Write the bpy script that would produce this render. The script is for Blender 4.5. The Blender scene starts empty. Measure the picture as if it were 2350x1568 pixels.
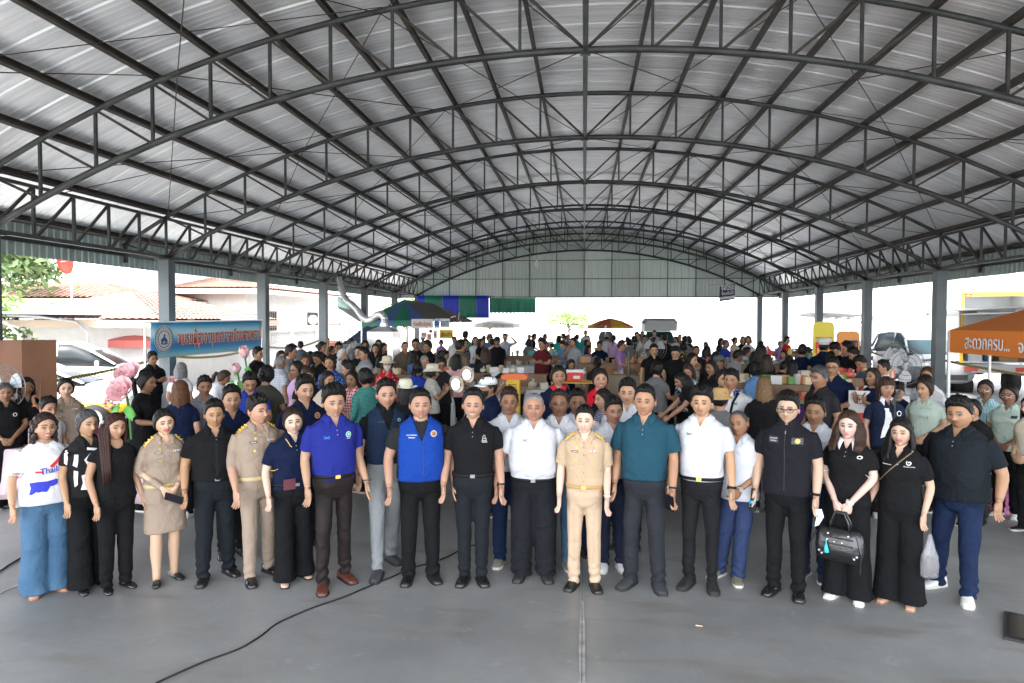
import bpy, bmesh, math, random
import numpy as np
from mathutils import Vector, Matrix
from mathutils.bvhtree import BVHTree
random.seed(7); np.random.seed(7)
S = bpy.context.scene
COL = S.collection
R = math.radians
CAMH = 2.30; FOC = 24.0; YAW = 6.0; PITCH = 1.8
cam_d = bpy.data.cameras.new('camera'); cam = bpy.data.objects.new('camera', cam_d); COL.objects.link(cam)
cam_d.sensor_width = 36; cam_d.lens = FOC; cam_d.clip_end = 2000; cam_d.clip_start = .05
cam.location = (0, 0, CAMH); cam.rotation_euler = (Matrix.Rotation(R(YAW), 3, 'Z') @ Matrix.Rotation(R(90 - PITCH), 3, 'X') @ Matrix.Rotation(R(.15), 3, 'Z')).to_euler(); S.camera = cam
SUN_EL, SUN_AZ = 62, 205
w = bpy.data.worlds.new("World"); S.world = w; w.use_nodes = True
nt = w.node_tree; bg = nt.nodes['Background']; sky = nt.nodes.new('ShaderNodeTexSky')
sky.sky_type = 'NISHITA'; sky.sun_disc = False; sky.sun_elevation = R(SUN_EL); sky.sun_rotation = R(SUN_AZ)
sky.air_density = 1.0; sky.dust_density = 2.0; sky.ozone_density = 1.0
hs = nt.nodes.new('ShaderNodeHueSaturation'); hs.inputs['Saturation'].default_value = .35
nt.links.new(sky.outputs[0], hs.inputs['Color']); nt.links.new(hs.outputs[0], bg.inputs[0]); bg.inputs[1].default_value = .15
sl = bpy.data.lights.new('sun', 'SUN'); sun = bpy.data.objects.new('sun', sl); COL.objects.link(sun)
sl.energy = 1.5; sl.angle = R(10); sl.color = (1, .96, .9)
_sd = Vector((math.sin(R(SUN_AZ)) * math.cos(R(SUN_EL)), math.cos(R(SUN_AZ)) * math.cos(R(SUN_EL)), math.sin(R(SUN_EL))))
sun.rotation_euler = _sd.to_track_quat('Z', 'Y').to_euler(); sun.location = (0, 0, 30)
S.view_settings.view_transform = 'Standard'; S.view_settings.look = 'None'; S.view_settings.gamma = 1
S.view_settings.exposure = 3.35
S.cycles.use_denoising = True
S.cycles.max_bounces = 6; S.cycles.diffuse_bounces = 4; S.cycles.glossy_bounces = 3; S.cycles.transparent_max_bounces = 8
S.cycles.sample_clamp_indirect = 8; S.cycles.caustics_reflective = False; S.cycles.caustics_refractive = False
FPX = 2350 * FOC / 36
_cm = Matrix.Rotation(R(YAW), 3, 'Z') @ Matrix.Rotation(R(90 - PITCH), 3, 'X')
def ray(x, y): return _cm @ Vector(((x - 1175) / FPX, -(y - 784) / FPX, -1))
def onz(x, y, z=0.):
 d = ray(x, y); k = (z - CAMH) / d.z; return Vector((0, 0, CAMH)) + d * k
def atd(x, y, dist): return Vector((0, 0, CAMH)) + ray(x, y) * dist
MATS = {}
def mat(name, col=(.5, .5, .5), rough=.6, metal=0., spec=.5, bump=0., bscale=60, var=0., vscale=4, emis=None, alpha=1., sheen=0., trans=0., coat=0.):
 if name in MATS: return MATS[name]
 m = bpy.data.materials.new(name); MATS[name] = m; m.use_nodes = True
 t = m.node_tree; b = t.nodes['Principled BSDF']
 b.inputs['Base Color'].default_value = (*col, 1); b.inputs['Roughness'].default_value = rough
 b.inputs['Metallic'].default_value = metal; b.inputs['Specular IOR Level'].default_value = spec
 b.inputs['Sheen Weight'].default_value = sheen; b.inputs['Coat Weight'].default_value = coat
 b.inputs['Transmission Weight'].default_value = trans
 if alpha < 1: b.inputs['Alpha'].default_value = alpha
 if emis: b.inputs['Emission Color'].default_value = (*emis[:3], 1); b.inputs['Emission Strength'].default_value = emis[3]
 tc = None
 if bump or var: tc = t.nodes.new('ShaderNodeTexCoord')
 if bump:
  n = t.nodes.new('ShaderNodeTexNoise'); n.inputs['Scale'].default_value = bscale; n.inputs['Detail'].default_value = 4
  t.links.new(tc.outputs['Object'], n.inputs['Vector'])
  bp = t.nodes.new('ShaderNodeBump'); bp.inputs['Strength'].default_value = bump; bp.inputs['Distance'].default_value = .01
  t.links.new(n.outputs['Fac'], bp.inputs['Height']); t.links.new(bp.outputs[0], b.inputs['Normal'])
 if var:
  n = t.nodes.new('ShaderNodeTexNoise'); n.inputs['Scale'].default_value = vscale; n.inputs['Detail'].default_value = 6
  t.links.new(tc.outputs['Object'], n.inputs['Vector'])
  r = t.nodes.new('ShaderNodeValToRGB'); r.color_ramp.elements[0].position = .3; r.color_ramp.elements[1].position = .7
  r.color_ramp.elements[0].color = (*[max(0, c * (1 - var)) for c in col], 1); r.color_ramp.elements[1].color = (*[min(1, c * (1 + var)) for c in col], 1)
  t.links.new(n.outputs['Fac'], r.inputs[0]); t.links.new(r.outputs[0], b.inputs['Base Color'])
 return m
def N(m, typ, **kw):
 n = m.node_tree.nodes.new(typ)
 for k, v in kw.items(): setattr(n, k, v)
 return n
def bsdf(m): return m.node_tree.nodes['Principled BSDF']
def LK(m, a, b): m.node_tree.links.new(a, b)
class MB:
 def __init__(s): s.v = []; s.f = []; s.m = []; s.n = 0
 def add(s, v, f, mi=0):
  v = np.asarray(v, float).reshape(-1, 3); b = s.n
  s.v.append(v); s.n += len(v)
  for q in f: s.f.append(tuple(int(i) + b for i in q)); s.m.append(mi)
  return s
 def box(s, x0, x1, y0, y1, z0, z1, mi=0, M=None):
  v = np.array([(x, y, z) for x in (x0, x1) for y in (y0, y1) for z in (z0, z1)], float)
  if M is not None: v = xf(v, M)
  return s.add(v, [(0, 1, 3, 2), (4, 6, 7, 5), (0, 4, 5, 1), (2, 3, 7, 6), (0, 2, 6, 4), (1, 5, 7, 3)], mi)
 def bar(s, a, b, w=.05, h=None, mi=0, up=(0, 0, 1)):
  a = Vector(a); b = Vector(b); h = h or w; d = (b - a)
  L = d.length; d.normalize(); u = Vector(up)
  if abs(d.dot(u)) > .98: u = Vector((0, 1, 0))
  x = d.cross(u).normalized(); z = x.cross(d)
  M = Matrix((( x.x, d.x, z.x, a.x), (x.y, d.y, z.y, a.y), (x.z, d.z, z.z, a.z), (0, 0, 0, 1)))
  return s.box(-w / 2, w / 2, 0, L, -h / 2, h / 2, mi, M)
 def tube(s, pts, rad, n=8, mi=0, cap=True, sx=None):
  P = np.asarray(pts, float); k = len(P)
  rad = np.full(k, rad) if np.isscalar(rad) else np.asarray(rad, float)
  T = np.gradient(P, axis=0); T /= np.linalg.norm(T, axis=1)[:, None] + 1e-9
  u = np.array((0, 0, 1.)) if abs(T[0][2]) < .9 else np.array((1., 0, 0))
  vs = []
  x = np.cross(T[0], u); x /= np.linalg.norm(x)
  for i in range(k):
   x = x - T[i] * x.dot(T[i]); x /= np.linalg.norm(x) + 1e-9; y = np.cross(T[i], x)
   a = np.arange(n) * 2 * np.pi / n
   vs.append(P[i] + rad[i] * (np.cos(a)[:, None] * x * (sx or 1) + np.sin(a)[:, None] * y))
  return s.rings(vs, mi, cap)
 def rings(s, vs, mi=0, cap=True):
  k = len(vs); n = len(vs[0]); f = []
  for i in range(k - 1):
   for j in range(n):
    j2 = (j + 1) % n; f.append((i * n + j, i * n + j2, (i + 1) * n + j2, (i + 1) * n + j))
  V = np.concatenate(vs)
  if cap:
   f.append(tuple(range(n - 1, -1, -1))); f.append(tuple((k - 1) * n + j for j in range(n)))
  return s.add(V, f, mi)
 def cyl(s, c, r, h, n=16, mi=0, r2=None, axis='z'):
  c = Vector(c); d = {'z': Vector((0, 0, h)), 'y': Vector((0, h, 0)), 'x': Vector((h, 0, 0))}[axis]
  return s.tube([c, c + d * .5, c + d], [r, (r + (r2 if r2 is not None else r)) / 2, r2 if r2 is not None else r], n, mi)
 def lathe(s, c, prof, n=20, mi=0):
  vs = []
  for r, z in prof:
   a = np.arange(n) * 2 * np.pi / n
   vs.append(np.stack([c[0] + r * np.cos(a), c[1] + r * np.sin(a), np.full(n, c[2] + z)], 1))
  return s.rings(vs, mi)
 def ell(s, c, r, n=14, m=10, mi=0, M=None, noise=0):
  th = np.arange(n) * 2 * np.pi / n; vs = []
  for i in range(m + 1):
   p = -np.pi / 2 + np.pi * (i * .98 + .01 * m) / m
   vs.append(np.stack([r[0] * np.cos(p) * np.cos(th), r[1] * np.cos(p) * np.sin(th), np.full(n, r[2] * np.sin(p))], 1))
  vs = [v * (1 + noise * np.random.randn(*v.shape)) for v in vs] if noise else vs
  if M is not None: vs = [xf(v, M) for v in vs]
  return s.rings([v + np.array(c) for v in vs], mi)
 def sheet(s, g, mi=0):
  g = np.asarray(g, float); a, b = g.shape[:2]
  f = [(i * b + j, i * b + j + 1, (i + 1) * b + j + 1, (i + 1) * b + j) for i in range(a - 1) for j in range(b - 1)]
  return s.add(g.reshape(-1, 3), f, mi)
 def slab(s, g, th, mi=0):
  """a sheet with thickness th (vector)"""
  g = np.asarray(g, float); a, b = g.shape[:2]; t = np.asarray(th, float)
  top = g.reshape(-1, 3); V = np.concatenate([top, top + t]); o = a * b; f = []
  for i in range(a - 1):
   for j in range(b - 1):
    q = (i * b + j, i * b + j + 1, (i + 1) * b + j + 1, (i + 1) * b + j); f.append(q); f.append(tuple(x + o for x in q[::-1]))
  e = [i * b for i in range(a)]; e2 = [i * b + b - 1 for i in range(a)]; e3 = list(range(b)); e4 = [(a - 1) * b + j for j in range(b)]
  for E in (e, e2, e3, e4):
   for p, q in zip(E[:-1], E[1:]): f.append((p, q, q + o, p + o))
  return s.add(V, f, mi)
 def prism(s, poly, y0, y1, mi=0, M=None):
  """poly = (x,z) outline pushed from y0 to y1"""
  n = len(poly); v = np.array([(x, y0, z) for x, z in poly] + [(x, y1, z) for x, z in poly], float)
  if M is not None: v = xf(v, M)
  f = [tuple(range(n)), tuple(range(2 * n - 1, n - 1, -1))] + [(i, (i + 1) % n, n + (i + 1) % n, n + i) for i in range(n)]
  return s.add(v, f, mi)
 def mesh(s, name):
  me = bpy.data.meshes.new(name); me.from_pydata(np.concatenate(s.v).tolist(), [], s.f)
  if any(s.m): me.polygons.foreach_set('material_index', s.m)
  return me
 def build(s, name, mats, parent=None, smooth=False, recalc=True, loc=None):
  me = s.mesh(name)
  if recalc:
   bm = bmesh.new(); bm.from_mesh(me); bmesh.ops.recalc_face_normals(bm, faces=bm.faces); bm.to_mesh(me); bm.free()
  return link(name, me, mats, parent, smooth, loc)
def link(name, me, mats, parent=None, smooth=False, loc=None):
 for m in (mats if isinstance(mats, (list, tuple)) else [mats]): me.materials.append(m)
 if smooth: me.polygons.foreach_set('use_smooth', [True] * len(me.polygons))
 o = bpy.data.objects.new(name, me); COL.objects.link(o)
 if parent is not None: o.parent = parent
 if loc is not None: o.location = loc
 return o
def xf(v, M):
 v = np.asarray(v, float); A = np.array(M)
 return v @ A[:3, :3].T + A[:3, 3]
def tag(o, label, cat, group=None):
 o['label'] = label; o['category'] = cat
 if group: o['group'] = group
 return o
def struct(o, kind='structure'): o['kind'] = kind; return o
def empty(name, loc, label, cat, group=None, rz=0):
 o = bpy.data.objects.new(name, None); COL.objects.link(o); o.location = loc; o.rotation_euler = (0, 0, R(rz)); o.empty_display_size = .2
 return tag(o, label, cat, group)
def clone(o, loc=None, rz=None, label=None, parent=None):
 c = o.copy(); COL.objects.link(c)
 if parent is not None: c.parent = parent
 if loc is not None: c.location = loc
 if rz is not None: c.rotation_euler = (0, 0, R(rz))
 if label: c['label'] = label
 for ch in list(o.children): clone(ch, parent=c)
 return c
WS = bpy.data.scenes.new('workshop')
def wdg(): vl = WS.view_layers[0]; vl.update(); return vl.depsgraph
def text_mesh(txt, size=1., ext=0., bold=0.):
 cu = bpy.data.curves.new('t', 'FONT'); cu.body = txt; cu.size = size; cu.extrude = ext; cu.offset = bold
 cu.align_x = 'CENTER'; cu.align_y = 'CENTER'; cu.resolution_u = 2
 o = bpy.data.objects.new('t', cu); WS.collection.objects.link(o)
 dg = wdg()
 me = bpy.data.meshes.new_from_object(o.evaluated_get(dg)); me.materials.clear()
 bpy.data.objects.remove(o); bpy.data.curves.remove(cu)
 return me
def thicken(me, vec):
 bm = bmesh.new(); bm.from_mesh(me); r = bmesh.ops.extrude_face_region(bm, geom=bm.faces[:], use_keep_orig=True); bmesh.ops.translate(bm, vec=vec, verts=[g for g in r['geom'] if isinstance(g, bmesh.types.BMVert)]); bm.to_mesh(me); bm.free()
def text_on(name, txt, M, width=None, height=None, ext=.004, material=None, parent=None, bold=0.):
 """text lying in the local XY plane of matrix M, scaled to the wanted width / height"""
 me = text_mesh(txt, 1, 0, bold); n = len(me.vertices); v = np.zeros(n * 3); me.vertices.foreach_get('co', v); v = v.reshape(-1, 3)
 lo, hi = v.min(0), v.max(0); c = (lo + hi) / 2; v -= c
 sx = width / (hi[0] - lo[0]) if width else None; sy = height / (hi[1] - lo[1]) if height else None
 sx = sx or sy; sy = sy or sx; v[:, 0] *= sx; v[:, 1] *= sy
 v = xf(v, M); me.vertices.foreach_set('co', v.ravel()); me.update()
 thicken(me, Vector(M.col[2][:3]).normalized() * ext)
 return link(name, me, material, parent)
# ============================================================ THE HALL
W = 10.05; FR = [0.6 + 5 * k for k in range(-1, 9)]; GAB = 40.6
RC = 20.4; ZT = 7.40; ZB = 6.42
def arc(x, top): return top - RC + math.sqrt(RC * RC - x * x)
steel = mat('grey_green_steel', (.036, .040, .038), .55, .2, var=.5, vscale=3, bump=.1)
rust = mat('rust_brown_steel', (.034, .028, .022), .6, .1, var=.4, vscale=3)
colm = mat('column_paint', (.07, .085, .09), .5, .1, var=.2, vscale=2, bump=.1)
def mk_roof_mat():
 m = mat('silver_roof_sheet', (.62, .63, .66), .4, .5); t = m.node_tree
 tc = N(m, 'ShaderNodeTexCoord'); mp = N(m, 'ShaderNodeMapping'); LK(m, tc.outputs['Object'], mp.inputs[0])
 mp.inputs['Scale'].default_value = (.35, 9, .35)
 n = N(m, 'ShaderNodeTexNoise'); n.inputs['Scale'].default_value = 1.2; n.inputs['Detail'].default_value = 8; LK(m, mp.outputs[0], n.inputs['Vector'])
 r = N(m, 'ShaderNodeValToRGB'); r.color_ramp.elements[0].position = .3; r.color_ramp.elements[1].position = .72
 r.color_ramp.elements[0].color = (.66, .665, .68, 1); r.color_ramp.elements[1].color = (.88, .885, .90, 1)
 LK(m, n.outputs['Fac'], r.inputs[0]); LK(m, r.outputs[0], bsdf(m).inputs['Base Color'])
 n2 = N(m, 'ShaderNodeTexNoise'); n2.inputs['Scale'].default_value = 3; n2.inputs['Detail'].default_value = 5; LK(m, tc.outputs['Object'], n2.inputs['Vector'])
 mr = N(m, 'ShaderNodeMapRange'); mr.inputs[3].default_value = .32; mr.inputs[4].default_value = .52; LK(m, n2.outputs['Fac'], mr.inputs[0]); LK(m, mr.outputs[0], bsdf(m).inputs['Roughness'])
 b = N(m, 'ShaderNodeBump'); b.inputs['Strength'].default_value = .25; b.inputs['Distance'].default_value = .02; LK(m, n.outputs['Fac'], b.inputs['Height']); LK(m, b.outputs[0], bsdf(m).inputs['Normal'])
 return m
def build_roof():
 hall = empty('market_hall_roof', (0, 20, 0), 'arched steel roof of silver sheeting over dark curved trusses above the whole market', 'roof')
 off = Vector((0, -20, 0))
 y0, y1 = FR[0] - .4, GAB + .45
 ys = []; zs = []; y = y0; i = 0
 while y < y1:
  rd = .030 if i % 3 == 0 else -.009; i += 1
  for dy, dz in ((0, 0), (.020, rd), (.048, rd), (.068, 0), (.148, 0), (.156, -.006), (.168, 0)): ys.append(y + dy); zs.append(dz)
  y += .25
 xs = np.linspace(-W - 1.25, W + 1.25, 46)
 g = np.zeros((len(ys), len(xs), 3))
 g[:, :, 0] = xs[None, :]; g[:, :, 1] = np.array(ys)[:, None] - 20
 g[:, :, 2] = np.array([arc(x, ZT + .222) for x in xs])[None, :] + np.array(zs)[:, None]
 sheets = MB(); sheets.sheet(g); sheets.build('roof_sheeting', mk_roof_mat(), hall, recalc=False)
 for k in range(-11, 12):
  if k == 0: continue
  x = k * W / 10; z = arc(x, ZT); a = math.atan(x / math.sqrt(RC * RC - x * x))
  m = MB(); M = Matrix.Translation((x, 0, z + .115)) @ Matrix.Rotation(a, 4, 'Y')
  m.box(-.004, .004, y0 - 20, y1 - 20, -.07, .07, 0, M); m.box(.004, .06, y0 - 20, y1 - 20, -.07, -.062, 0, M); m.box(.004, .06, y0 - 20, y1 - 20, .062, .07, 0, M)
  m.box(.052, .06, y0 - 20, y1 - 20, -.062, -.04, 0, M)
  m.build('purlin', rust, hall)
 m = MB(); m.tube([(0, FR[0] - 20, ZB), (0, GAB - 20, ZB)], .04, 8); m.build('ridge_tie', steel, hall)
 for D in FR:
  Y = D - 20
  xs = np.linspace(-W - 1.1, W + 1.1, 45)
  m = MB(); m.tube([(x, Y, arc(x, ZT)) for x in xs], .048, 8)
  m.build('top_chord', steel, hall, smooth=True)
  xb = np.linspace(-W, W, 41)
  m = MB(); m.tube([(x, Y, arc(x, ZB)) for x in xb], .057, 8); m.box(-.08, .08, Y - .06, Y + .06, ZB - .07, ZB - .055); m.build('bottom_chord', steel, hall, smooth=True)
  m = MB()
  for k in range(-10, 11):
   x = k * W / 10; m.bar((x, Y, arc(x, ZB)), (x, Y, arc(x, ZT)), .045 if k else .07)
   if abs(k) < 10:
    for s in ((1,) if k > 0 else (-1,) if k < 0 else (1, -1)):
     x2 = (k + s) * W / 10; m.bar((x, Y, arc(x, ZB)), (x2, Y, arc(x2, ZT)), .042, mi=1)
  for s in (-1, 1):
   xe = s * (W + 1.05); m.bar((xe, Y, arc(xe, ZT)), (xe, Y, ZB - 2.75), .07)
   m.bar((s * W, Y, 3.78), (xe, Y, 3.86), .07); m.bar((s * W, Y, 3.80), (xe, Y, arc(xe, ZT)), .04, mi=1)
  m.build('truss_web', [steel, rust], hall)
 for s in (-1, 1):
  m = MB(); x = s * W; m.bar((x, FR[0] - 20, 3.80), (x, GAB - 20, 3.80), .075)
  zt = arc(x, ZT) - .03
  m.bar((x, FR[0] - 20, zt), (x, GAB - 20, zt), .06)
  y = FR[0]
  while y < GAB - .1:
   m.bar((x, y - 20, 3.8), (x, y - 20, zt), .05); m.bar((x, y - 20 + .05, 3.8), (x, y + 1 - 20, zt), .045, mi=1); y += 1
  m.build('edge_girder', [steel, rust], hall)
  m = MB(); m.bar((s * (W + 1.05), FR[0] - 20, 4.26), (s * (W + 1.05), GAB - 20, 4.26), .06, .12); m.bar((s * (W + 1.05), FR[0] - 20, 3.86), (s * (W + 1.05), GAB - 20, 3.86), .05, .08)
  m.build('eave_rail', steel, hall)
  ys = []; xs_ = []; y = FR[0] - .4
  while y < GAB + .3:
   for dy, dx in ((0, 0), (.02, .025), (.05, .025), (.07, 0)): ys.append(y + dy - 20); xs_.append(dx)
   y += .2
  g = np.zeros((len(ys), 2, 3)); g[:, :, 0] = (s * (W + 1.12) + np.array(xs_) * -s)[:, None]; g[:, :, 1] = np.array(ys)[:, None]; g[:, :, 2] = (3.56, 4.42)
  m = MB(); m.sheet(g); m.build('fascia', mat('fascia_sheet', (.28, .34, .32), .5, .3, var=.15), hall, recalc=False)
 m = MB()
 for i, D in enumerate(FR[:-1]):
  Ya, Yb = D - 20, FR[i + 1] - 20
  for s in (-1, 1):
   for a, b in ((0, 3.2), (3.2, 6.6), (6.6, 10)):
    za, zb = (arc(a, ZT) - .05, arc(b, ZT) - .05)
    if a == 0: m.tube([(0, Ya, ZB), (s * b, Yb, zb)], .009, 5); m.tube([(0, Yb, ZB), (s * b, Ya, zb)], .009, 5); continue
    m.tube([(s * a, Ya, za), (s * b, Yb, zb)], .009, 5); m.tube([(s * b, Ya, zb), (s * a, Yb, za)], .009, 5)
 for x0 in (-9, 9):
  for D in FR[1:-1:1]:
   m.tube([(x0, D - 20, arc(x0, ZB)), (x0 * .35, D + 4.9 - 20, arc(x0 * .35, ZT))], .007, 5)
 m.build('bracing_rod', rust, hall)
 gm = mk_gable_mat()
 xs = []; dy = []; x = -W - 1.1
 while x < W + 1.1:
  for dx, d in ((0, 0), (.02, -.028), (.055, -.028), (.075, 0)): xs.append(x + dx); dy.append(d)
  x += .2
 g = np.zeros((len(xs), 2, 3)); g[:, 0, 0] = g[:, 1, 0] = xs; g[:, :, 1] = (GAB + .22 - 20 + np.array(dy))[:, None]
 g[:, 0, 2] = 3.62; g[:, 1, 2] = [arc(min(max(x, -W - 1.2), W + 1.2), ZT + .245) for x in xs]
 gw = empty('gable_wall', (0, GAB + .22, 0), 'pale green profiled sheet wall closing the far end of the arched roof', 'wall')
 m = MB(); g[:, :, 1] += 20 - GAB - .22; m.sheet(g); m.build('cladding', gm, gw, recalc=False)
 m = MB()
 for k in range(-6, 7):
  x = k * 1.67 * .97; m.bar((x, -.09, 3.66), (x, -.09, arc(x, ZT + .1)), .05)
 for z in (3.68, 4.75, 5.85):
  hw = math.sqrt(max(0, RC * RC - (z - ZT + RC) ** 2)); hw = min(hw, W + 1)
  m.bar((-hw, -.11, z), (hw, -.11, z), .045)
 m.build('girt', mat('green_grey_girt', (.12, .14, .13), .6), gw)
 return hall
def mk_gable_mat():
 m = mat('gable_sheet', (.40, .47, .43), .5, .25); t = m.node_tree
 tc = N(m, 'ShaderNodeTexCoord'); sp = N(m, 'ShaderNodeSeparateXYZ'); LK(m, tc.outputs['Object'], sp.inputs[0])
 w_ = N(m, 'ShaderNodeMath', operation='MULTIPLY'); w_.inputs[1].default_value = .62; LK(m, sp.outputs[0], w_.inputs[0])
 fl = N(m, 'ShaderNodeMath', operation='FLOOR'); LK(m, w_.outputs[0], fl.inputs[0])
 wn = N(m, 'ShaderNodeTexWhiteNoise', noise_dimensions='1D'); LK(m, fl.outputs[0], wn.inputs['W'])
 r = N(m, 'ShaderNodeValToRGB'); r.color_ramp.elements[0].color = (.50, .57, .53, 1); r.color_ramp.elements[1].color = (.66, .74, .69, 1); LK(m, wn.outputs[0], r.inputs[0]); LK(m, r.outputs[0], bsdf(m).inputs['Base Color'])
 return m
def build_columns():
 k = 0
 nm = {0: 'nearest', 1: 'second', 2: 'third', 3: 'fourth', 4: 'fifth'}
 for s in (-1, 1):
  for i, D in enumerate(FR):
   if D < 5: continue
   side = 'left' if s < 0 else 'right'
   j = i - (3 if s < 0 else 4); order = {0: 'first in view', 1: 'second', 2: 'third', 3: 'fourth', 4: 'fifth', 5: 'last by the gable'}.get(j, 'nearest, mostly out of frame')
   if j < 0 : continue
   e = empty('steel_column', (s * W, D, 0), f'square grey steel column on the {side} side of the hall, {order} counting from the camera' if True else '', 'column', 'columns along both sides of the hall')
   m = MB(); m.box(-.135, .135, -.135, .135, 0, 3.72); m.build('shaft', colm, e)
   m = MB(); m.box(-.2, .2, -.2, .2, 3.72, 3.745); m.box(-.2, .2, -.2, .2, 0, .02); m.build('plate', steel, e)
def mk_floor():
 m = mat('polished_concrete', (.17, .178, .178), .42); t = m.node_tree
 tc = N(m, 'ShaderNodeTexCoord')
 n = N(m, 'ShaderNodeTexNoise'); n.inputs['Scale'].default_value = .45; n.inputs['Detail'].default_value = 9; n.inputs['Roughness'].default_value = .62; LK(m, tc.outputs['Object'], n.inputs['Vector'])
 r = N(m, 'ShaderNodeValToRGB'); e = r.color_ramp.elements; e[0].position = .3; e[0].color = (.168, .172, .168, 1); e[1].position = .68; e[1].color = (.325, .335, .33, 1)
 x = e.new(.5); x.color = (.245, .248, .24, 1)
 LK(m, n.outputs['Fac'], r.inputs[0])
 n2 = N(m, 'ShaderNodeTexNoise'); n2.inputs['Scale'].default_value = 3.4; n2.inputs['Detail'].default_value = 12; n2.inputs['Roughness'].default_value = .8; n2.inputs['Distortion'].default_value = .6; LK(m, tc.outputs['Object'], n2.inputs['Vector'])
 r2 = N(m, 'ShaderNodeValToRGB'); r2.color_ramp.elements[0].position = .56; r2.color_ramp.elements[0].color = (0, 0, 0, 1); r2.color_ramp.elements[1].position = .74; r2.color_ramp.elements[1].color = (.8, .8, .8, 1); LK(m, n2.outputs['Fac'], r2.inputs[0])
 mx = N(m, 'ShaderNodeMixRGB'); mx.inputs[2].default_value = (.42, .42, .41, 1); LK(m, r2.outputs[0], mx.inputs[0]); LK(m, r.outputs[0], mx.inputs[1])
 n3 = N(m, 'ShaderNodeTexNoise'); n3.inputs['Scale'].default_value = 1.1; n3.inputs['Detail'].default_value = 10; mp = N(m, 'ShaderNodeMapping'); mp.inputs['Scale'].default_value = (1, 3.2, 1); mp.inputs['Rotation'].default_value = (0, 0, .5); LK(m, tc.outputs['Object'], mp.inputs[0]); LK(m, mp.outputs[0], n3.inputs['Vector'])
 r3 = N(m, 'ShaderNodeValToRGB'); r3.color_ramp.elements[0].position = .56; r3.color_ramp.elements[0].color = (0, 0, 0, 1); r3.color_ramp.elements[1].position = .70; r3.color_ramp.elements[1].color = (.6, .6, .6, 1); LK(m, n3.outputs['Fac'], r3.inputs[0])
 mx3 = N(m, 'ShaderNodeMixRGB'); mx3.inputs[2].default_value = (.17, .155, .13, 1); LK(m, r3.outputs[0], mx3.inputs[0]); LK(m, mx.outputs[0], mx3.inputs[1])
 LK(m, mx3.outputs[0], bsdf(m).inputs['Base Color'])
 mr = N(m, 'ShaderNodeMapRange'); mr.inputs[3].default_value = .26; mr.inputs[4].default_value = .6; LK(m, n2.outputs['Fac'], mr.inputs[0]); LK(m, mr.outputs[0], bsdf(m).inputs['Roughness'])
 b = N(m, 'ShaderNodeBump'); b.inputs['Strength'].default_value = .08; b.inputs['Distance'].default_value = .01; LK(m, n2.outputs['Fac'], b.inputs['Height']); LK(m, b.outputs[0], bsdf(m).inputs['Normal'])
 return m
def build_ground():
 fm = mk_floor()
 m = MB(); m.box(-11.5, 11.5, -6, 41.5, -.12, 0); struct(m.build('floor', fm))
 wm = mat('joint_filler', (.36, .36, .35), .8, var=.3, vscale=9, bump=.4)
 m = MB(); ys = np.arange(1.5, 41, .12); rs = np.random.RandomState(3)
 wl = .005 + .010 * np.abs(np.interp(ys, ys[::6], rs.rand(len(ys[::6])))) ** 2 * 2; c = .008 * rs.randn(len(ys))
 g = np.stack([np.stack([-wl + c * .3, ys, np.full_like(ys, .004)], 1), np.stack([wl + c * .3, ys, np.full_like(ys, .004)], 1)], 1); m.sheet(g)
 struct(m.build('joint', wm, recalc=False))
 m = MB(); m.box(-.0015, .0015, 1.5, 41, .002, .006); struct(m.build('joint_cut', mat('dark_cut', (.05, .05, .05), .9)))
 gm = mat('pale_concrete_yard', (.46, .455, .44), .8, var=.15, vscale=1.5)
 m = MB(); m.box(-900, 900, -300, 1200, -.6, -.13); struct(m.build('ground', gm))
build_roof(); build_columns(); build_ground()
# ============================================================ PEOPLE
def sm(a, b, x): t = np.clip((x - a) / (b - a), 0, 1); return t * t * (3 - 2 * t)
def gauss(x, z, cx, cz, sx, sz): return np.exp(-((x - cx) / sx) ** 2 - ((z - cz) / sz) ** 2)
def mk_skin():
 m = mat('skin', (.5, .3, .2), .48, spec=.4); t = m.node_tree
 a = N(m, 'ShaderNodeVertexColor', layer_name='Col'); LK(m, a.outputs[0], bsdf(m).inputs['Base Color'])
 tc = N(m, 'ShaderNodeTexCoord'); n = N(m, 'ShaderNodeTexNoise'); n.inputs['Scale'].default_value = 90; LK(m, tc.outputs['Object'], n.inputs['Vector'])
 b = N(m, 'ShaderNodeBump'); b.inputs['Strength'].default_value = .12; b.inputs['Distance'].default_value = .003; LK(m, n.outputs['Fac'], b.inputs['Height']); LK(m, b.outputs[0], bsdf(m).inputs['Normal'])
 bsdf(m).inputs['Subsurface Weight'].default_value = .08; bsdf(m).inputs['Subsurface Radius'].default_value = (.02, .008, .004); bsdf(m).inputs['Subsurface Scale'].default_value = .5
 return m
SKIN = mk_skin()
TONES = {0: (.54, .35, .25), 1: (.45, .262, .168), 2: (.37, .20, .12), 3: (.28, .145, .082), 4: (.21, .105, .060), 5: (.62, .43, .34)}
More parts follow.
